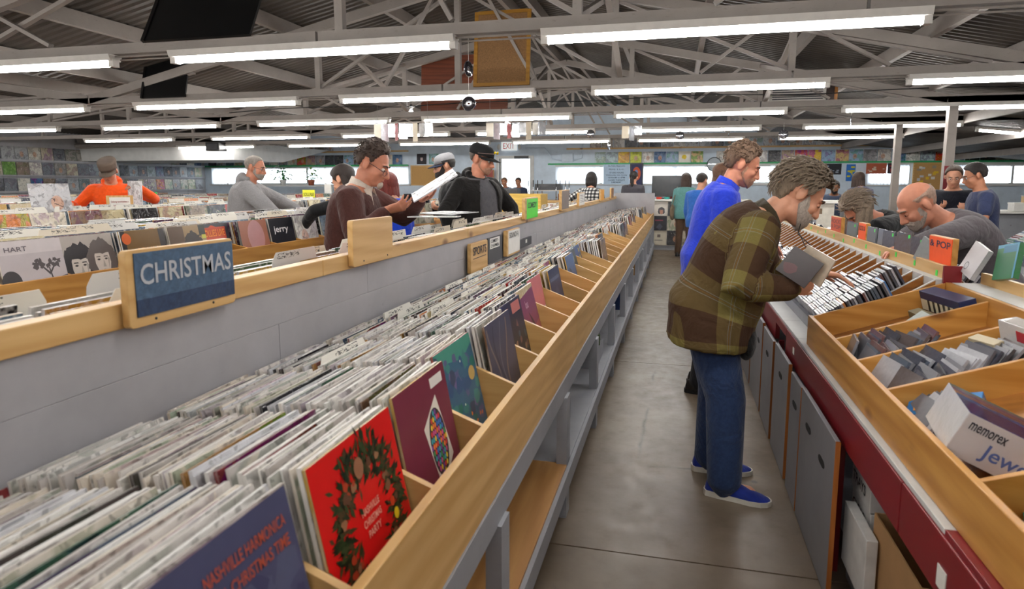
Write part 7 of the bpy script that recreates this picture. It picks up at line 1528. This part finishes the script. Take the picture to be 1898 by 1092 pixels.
carton('white carton lettered CLEAR TRAYS under the red edge, top one', 0.70, 1.02, 2.42, 2.66, 0.385, 0.55, wc, False, ['CLEAR', 'TRAYS']); carton('white carton lettered CLEAR TRAYS below the top one', 0.705, 1.02, 2.42, 2.66, 0.125, 0.38, wc, False, ['CLEAR', 'TRAYS']); carton('open brown cardboard carton under the red edge at the frame corner', 0.70, 1.10, 1.92, 2.36, 0.125, 0.42, cardboard, True)
lw = carton('white open topped carton leaning out under the red edge', 0.655, 0.692, 2.27, 2.56, 0.125, 0.36, wc)
carton('brown carton deeper under the table', 1.15, 1.52, 1.3, 1.85, 0.125, 0.42, cardboard)
for i, (y, x, hgt, c) in enumerate(((4.50, -0.62, 0.17, (120, 60, 50)), (4.62, -0.60, 0.20, (90, 110, 70)), (6.6, -0.6, 0.24, (40, 60, 100)), (6.75, -0.62, 0.26, (206, 206, 206)), (9.2, -0.6, 0.2, (150, 110, 60)), (12.6, -0.56, 0.3, (40, 40, 46)))):
    t = thing('book', '%s book standing on the low shelf under the left counter' % ('dark red', 'olive green', 'navy blue', 'white', 'tan', 'black')[i], 'book', (x, y, 0.262)); part('pages', MB().box(x - 0.09, x + 0.088, y + 0.004, y + 0.026, 0.264, 0.26 + hgt - 0.004), whitecard, t); part('cover', MB().box(x - 0.092, x + 0.09, y, y + 0.004, 0.262, 0.26 + hgt).box(x - 0.092, x + 0.09, y + 0.026, y + 0.030, 0.262, 0.26 + hgt).box(x + 0.0885, x + 0.0925, y + 0.004, y + 0.026, 0.262, 0.26 + hgt), flat(c), t)
bx = thing('small_crate', 'small grey crate of papers on the low shelf under the left counter', 'crate', (-0.65, 4.6, 0.262)); 
for q in ((-0.80, -0.78, 4.40, 4.85), (-0.52, -0.505, 4.40, 4.85), (-0.78, -0.52, 4.40, 4.42), (-0.78, -0.52, 4.83, 4.85)): part('side', MB().box(*q, 0.263, 0.38), greybase, bx)
# ================================================================== FAR END: COUNTERS AND EQUIPMENT
ec = thing('end_counter', 'white counter with albums displayed on its front at the end of the aisle', 'counter', (0.3, 15.8, 0)); part('body', MB().box(-0.55, 1.6, 15.5, 16.2, 0.0, 1.13), plain('cream_counter', rgb(206, 200, 188), 0.5), ec); part('top', MB().box(-0.58, 1.63, 15.44, 16.22, 1.131, 1.17), whitecard, ec, bevel=0.004); part('kick_strip', MB().box(-0.55, 1.6, 15.49, 15.4995, 0.0, 0.10), greybase, ec)
for r_ in range(3):
    for i in range(3):
        x = -0.37 + 0.35 * i; z = 0.12 + 0.335 * r_; c = [[(206, 200, 186), (44, 44, 50), (200, 190, 170)], [(30, 28, 36), (196, 188, 168), (90, 60, 56)], [(214, 206, 196), (40, 40, 44), (150, 140, 130)]][r_][i]
        o = wall_album(x, 15.472, z, 0, c, 'album displayed on the end counter front, %s row, %s from the left' % (('bottom', 'middle', 'top')[r_], ORD[i]), 'albums on the end counter')
        if (r_, i) == (2, 0): art(o, [((212, 204, 194), full)] + portrait(0.62, 0.3, 0.75, (60, 56, 62), (196, 140, 116)), 0.006)
        if (r_, i) == (1, 0): art(o, [((28, 26, 36), full), ((120, 40, 60), rect(0.2, 0.66, 0.75, 0.74)), ((60, 60, 76), blob(0.5, 0.25, 0.2))], 0.006)
        if (r_, i) == (0, 0): art(o, [((206, 198, 180), full), ((110, 98, 92), rect(0.38, 0.52, 0.6, 0.72)), ((60, 54, 54), rect(0.2, 0.30, 0.75, 0.34))], 0.006)
tv = thing('television', 'dark flat screen standing on the end counter behind the aisle', 'screen', (-0.2, 15.95, 1.171)); part('casing', MB().box(-0.58, 0.12, 15.95, 16.01, 1.22, 1.72), blackm, tv, bevel=0.006); part('screen', MB().box(-0.55, 0.09, 15.946, 15.9495, 1.25, 1.69), plain('dark_screen', rgb(56, 58, 60), 0.15), tv); part('stand', MB().box(-0.35, -0.11, 15.90, 16.06, 1.171, 1.2).box(-0.26, -0.2, 15.96, 16.0, 1.2, 1.25), blackm, tv)
for i, (x, c, lab) in enumerate(((-0.40, (206, 60, 40), 'red plastic tub on the end counter'), (-0.22, (60, 160, 150), 'turquoise tub on the end counter'), (0.32, (226, 206, 70), 'yellow pad on the end counter'), (0.05, (36, 36, 40), 'black card machine on the end counter'))):
    t = thing('counter_item', lab, 'item', (x, 15.65, 1.17)); part('body', MB().lathe((x, 15.65, 1.1705), [(0.055, 0), (0.07, 0.05), (0.066, 0.05), (0.05, 0.008)], 14) if i < 2 else MB().box(x - 0.08, x + 0.08, 15.60, 15.72, 1.1705, 1.20 if i == 2 else 1.24), flat(c), t, bevel=0.002)
# equipment bench left of the aisle end
eb = thing('bench', 'tan bench carrying audio equipment before the far windows', 'bench', (-3.4, 17.4, 0)); part('top', MB().box(-4.9, -2.0, 17.0, 17.9, 1.05, 1.09), pine['x'], eb); part('front_panel', MB().box(-4.85, -2.05, 17.03, 17.05, 0.0, 1.05), corkl, eb)
for x in (-4.85, -2.1): part('leg', MB().box(x, x + 0.06, 17.8, 17.86, 0, 1.05), pine['z'], eb)
for i, (x, z, w_, hh, c, lab) in enumerate(((-4.55, 1.095, 0.75, 0.30, (60, 58, 60), 'dark receiver stack on the equipment bench, left'), (-3.35, 1.36, 0.7, 0.16, (44, 44, 48), 'black receiver on the raised rack over the bench'), (-2.9, 1.095, 0.34, 0.17, (110, 66, 44), 'small brown wooden box on the equipment bench'))):
    t = thing('receiver', lab, 'equipment', (x, 17.4, z)); part('casing', MB().box(x - w_ / 2, x + w_ / 2, 17.2, 17.55, z, z + hh), plain('eq%d' % i, rgb(*c), 0.4), t, bevel=0.004); part('face_plate', MB().box(x - w_ / 2 + 0.03, x + w_ / 2 - 0.03, 17.193, 17.1995, z + hh * 0.2, z + hh * 0.7), darkgrey, t)
    for k in range(3): part('knob', MB().lathe((x - 0.2 + 0.18 * k, 17.192, z + hh * 0.45), [(0.018, 0), (0.016, 0.015)], 10, 0, (0, -1, 0)), chrome, t)
rk = thing('wire_rack', 'chrome rack holding the black receiver', 'rack', (-3.35, 17.4, 1.09))
for x in (-3.85, -3.6, -3.1, -2.85):
    for y in (17.1, 17.7): part('upright', MB().tube([(x, y, 1.0905), (x, y, 1.62)], 0.012, 6), chrome, rk)
part('shelf', MB().box(-3.87, -2.83, 17.08, 17.72, 1.335, 1.355), housing, rk)
ns = board('notice', 'white strip with dark red lettering on the bench front', 'sign', -3.9, -2.6, 0.90, 1.02, 17.0299, whitecard); text('No Self Returns', ns, flat((150, 40, 50)), (-3.8, 17.009, 0.93), (1, 0, 0), (0, 0, 1), 1.1, 0.06)
yc_ = thing('record_crate', 'yellow pine crate of records beyond the man in the black cap', 'crate', (-2.56, 11.0, 0.0))
for q in ((-2.92, -2.2, 10.7, 10.72), (-2.92, -2.2, 11.28, 11.3), (-2.92, -2.90, 10.72, 11.28), (-2.22, -2.2, 10.72, 11.28)): part('side', MB().box(*q, 1.03, 1.36), wood('yellow_pine', 'x', rgb(232, 196, 96), rgb(206, 166, 70), False), yc_)
part('legs_frame', MB().box(-2.87, -2.25, 10.75, 11.25, 0.0, 1.03), greybase, yc_)
rp = thing('red_panel', 'dark red door panel left of the bright doorway', 'panel', (-5.9, 19.85, 0)); part('panel', MB().box(-6.25, -5.60, 19.80, 19.84, 0.01, 1.95), plain('brick_red', rgb(150, 56, 44), 0.5), rp); part('edge', MB().box(-5.60, -5.57, 19.79, 19.85, 0.01, 1.96), dwood['z'], rp)
# plants on the left window sill
leafm = plain('leaf_green', rgb(56, 120, 52), 0.4, var=0.35, scale=12); leaf2 = plain('leaf_pale', rgb(110, 140, 70), 0.4, var=0.3, scale=12)
shf = thing('plant_shelf', 'white shelf holding the two plants before the left windows', 'shelf', (-11.6, 18.4, 0)); part('shelf_board', MB().box(-12.9, -10.4, 18.2, 18.7, 1.44, 1.47), whitepaint, shf)
for x in (-12.85, -10.45): part('leg', MB().box(x, x + 0.04, 18.4, 18.45, 0, 1.44), whitepaint, shf)
for lab, x, mat, n_, sp, hh in (('bushy green plant in a white pot before the left windows', -12.15, leafm, 70, 0.36, 0.55), ('pale leggy plant in a terracotta pot before the left windows', -11.15, leaf2, 34, 0.34, 0.5)):
    t = thing('potted_plant', lab, 'plant', (x, 18.45, 1.471)); part('pot', MB().lathe((x, 18.45, 1.4715), [(0.08, 0), (0.11, 0.15), (0.115, 0.17), (0.10, 0.17), (0.095, 0.14)], 16), whitepaint if mat is leafm else plain('terracotta', rgb(150, 84, 60), 0.7), t)
    st_ = MB(); lf = MB()
    for i in range(n_):
        a = rg.uniform(0, 6.283); r0 = rg.uniform(0.08, sp); z = 1.64 + rg.uniform(0.02, hh) * (1 - 0.35 * r0 / sp); p = Vector((x + r0 * math.cos(a), 18.45 + r0 * math.sin(a) * 0.5, z)); d = Vector((math.cos(a), math.sin(a) * 0.6, rg.uniform(-0.6, 0.4))).normalized(); s_ = d.cross(UP).normalized(); L = rg.uniform(0.10, 0.17); w_ = L * 0.36
        lf.add([p, p + d * L * 0.45 + s_ * w_, p + d * L - UP * 0.02, p + d * L * 0.45 - s_ * w_], [(0, 1, 2), (0, 2, 3)])
        if i % 4 == 0: st_.tube([(x, 18.45, 1.6), ((x + p.x) / 2, 18.45, (1.6 + p.z) / 2 + 0.05), p], 0.006, 5)
    part('stems', st_, leafm, t); part('leaves', lf, mat, t)
# right rear desks and clutter
dk1 = thing('desk', 'cream desk with a small dark emblem beside the bent long haired person', 'desk', (2.15, 10.6, 0)); part('front_panel', MB().box(1.78, 2.22, 10.3, 10.33, 0.0, 1.255), plain('cream_counter', rgb(206, 200, 188), 0.5), dk1); part('top', MB().box(1.74, 2.5, 10.25, 10.9, 1.256, 1.29), whitecard, dk1); part('side_panel', MB().box(1.78, 1.81, 10.33, 10.85, 0, 1.255), plain('cream_counter', rgb(206, 200, 188), 0.5), dk1); part('back_panel', MB().box(2.42, 2.46, 10.33, 10.85, 0, 1.255), greybase, dk1); part('emblem', MB().box(1.96, 2.06, 10.296, 10.2995, 1.10, 1.18), flat((110, 90, 70)), dk1)
for i in range(9):
    x = 3.8 + 0.38 * i + rg.uniform(-0.1, 0.1); y = rg.uniform(11.25, 11.75); hh = rg.uniform(0.1, 0.25); w_ = rg.uniform(0.1, 0.2)
    t = thing('carton', '%s box among the clutter on the far right table' % ('black', 'orange', 'clear', 'white', 'tan', 'grey', 'pale blue', 'brown', 'cream')[i], 'box', (x, y, 1.132)); part('body', MB().box(x - w_ / 2, x + w_ / 2, y - 0.1, y + 0.1, 1.1325, 1.132 + hh), flat([(30, 30, 34), (214, 150, 60), (196, 200, 206), (222, 220, 216), (190, 160, 120), (130, 130, 136), (160, 190, 214), (130, 92, 66), (214, 206, 190)][i]), t, bevel=0.003); part('lid', MB().box(x - w_ / 2 - 0.004, x + w_ / 2 + 0.004, y - 0.104, y + 0.104, 1.132 + hh + 0.0005, 1.132 + hh + 0.02), whitecard if i % 2 else flat((150, 150, 154)), t)
ft = thing('work_table', 'pale table of clutter in front of the far right windows', 'table', (5.2, 12, 0)); part('top', MB().box(3.6, 7.6, 11.1, 11.9, 1.10, 1.13), whitecard, ft); part('base', MB().box(3.7, 7.4, 11.2, 11.8, 0, 1.10), greybase, ft)
mo = thing('monitor', 'black computer monitor turned away at the far right edge', 'screen', (7.0, 11.4, 1.131)); part('casing', MB().obox((7.0, 11.4, 1.47), ((0.9, 0.4, 0), (-0.4, 0.9, 0.1), (0, 0, 1)), (0.28, 0.03, 0.2)), blackm, mo, bevel=0.006); part('stand', MB().box(6.95, 7.05, 11.36, 11.46, 1.131, 1.3).box(6.85, 7.15, 11.3, 11.52, 1.131, 1.145), blackm, mo)
pt = thing('plush_toy', 'black and yellow plush toy lying on the counter behind the long haired person', 'toy', (3.65, 11.5, 1.131)); part('body', MB().ell((3.65, 11.45, 1.24), (0.19, 0.12, 0.11), None, 16, 10), plain('black_plush', rgb(16, 16, 18), 1.0, bump=0.6, scale=60), pt); part('head', MB().ell((3.86, 11.42, 1.28), (0.09, 0.09, 0.10), None, 14, 9), plain('black_plush', rgb(16, 16, 18), 1.0, bump=0.6, scale=60), pt); part('paw', MB().ell((3.48, 11.38, 1.18), (0.08, 0.06, 0.045), None, 12, 7), flat((222, 170, 40)), pt); part('paw', MB().ell((3.93, 11.36, 1.19), (0.05, 0.05, 0.055), None, 12, 7), flat((222, 170, 40)), pt)
finish_texts()
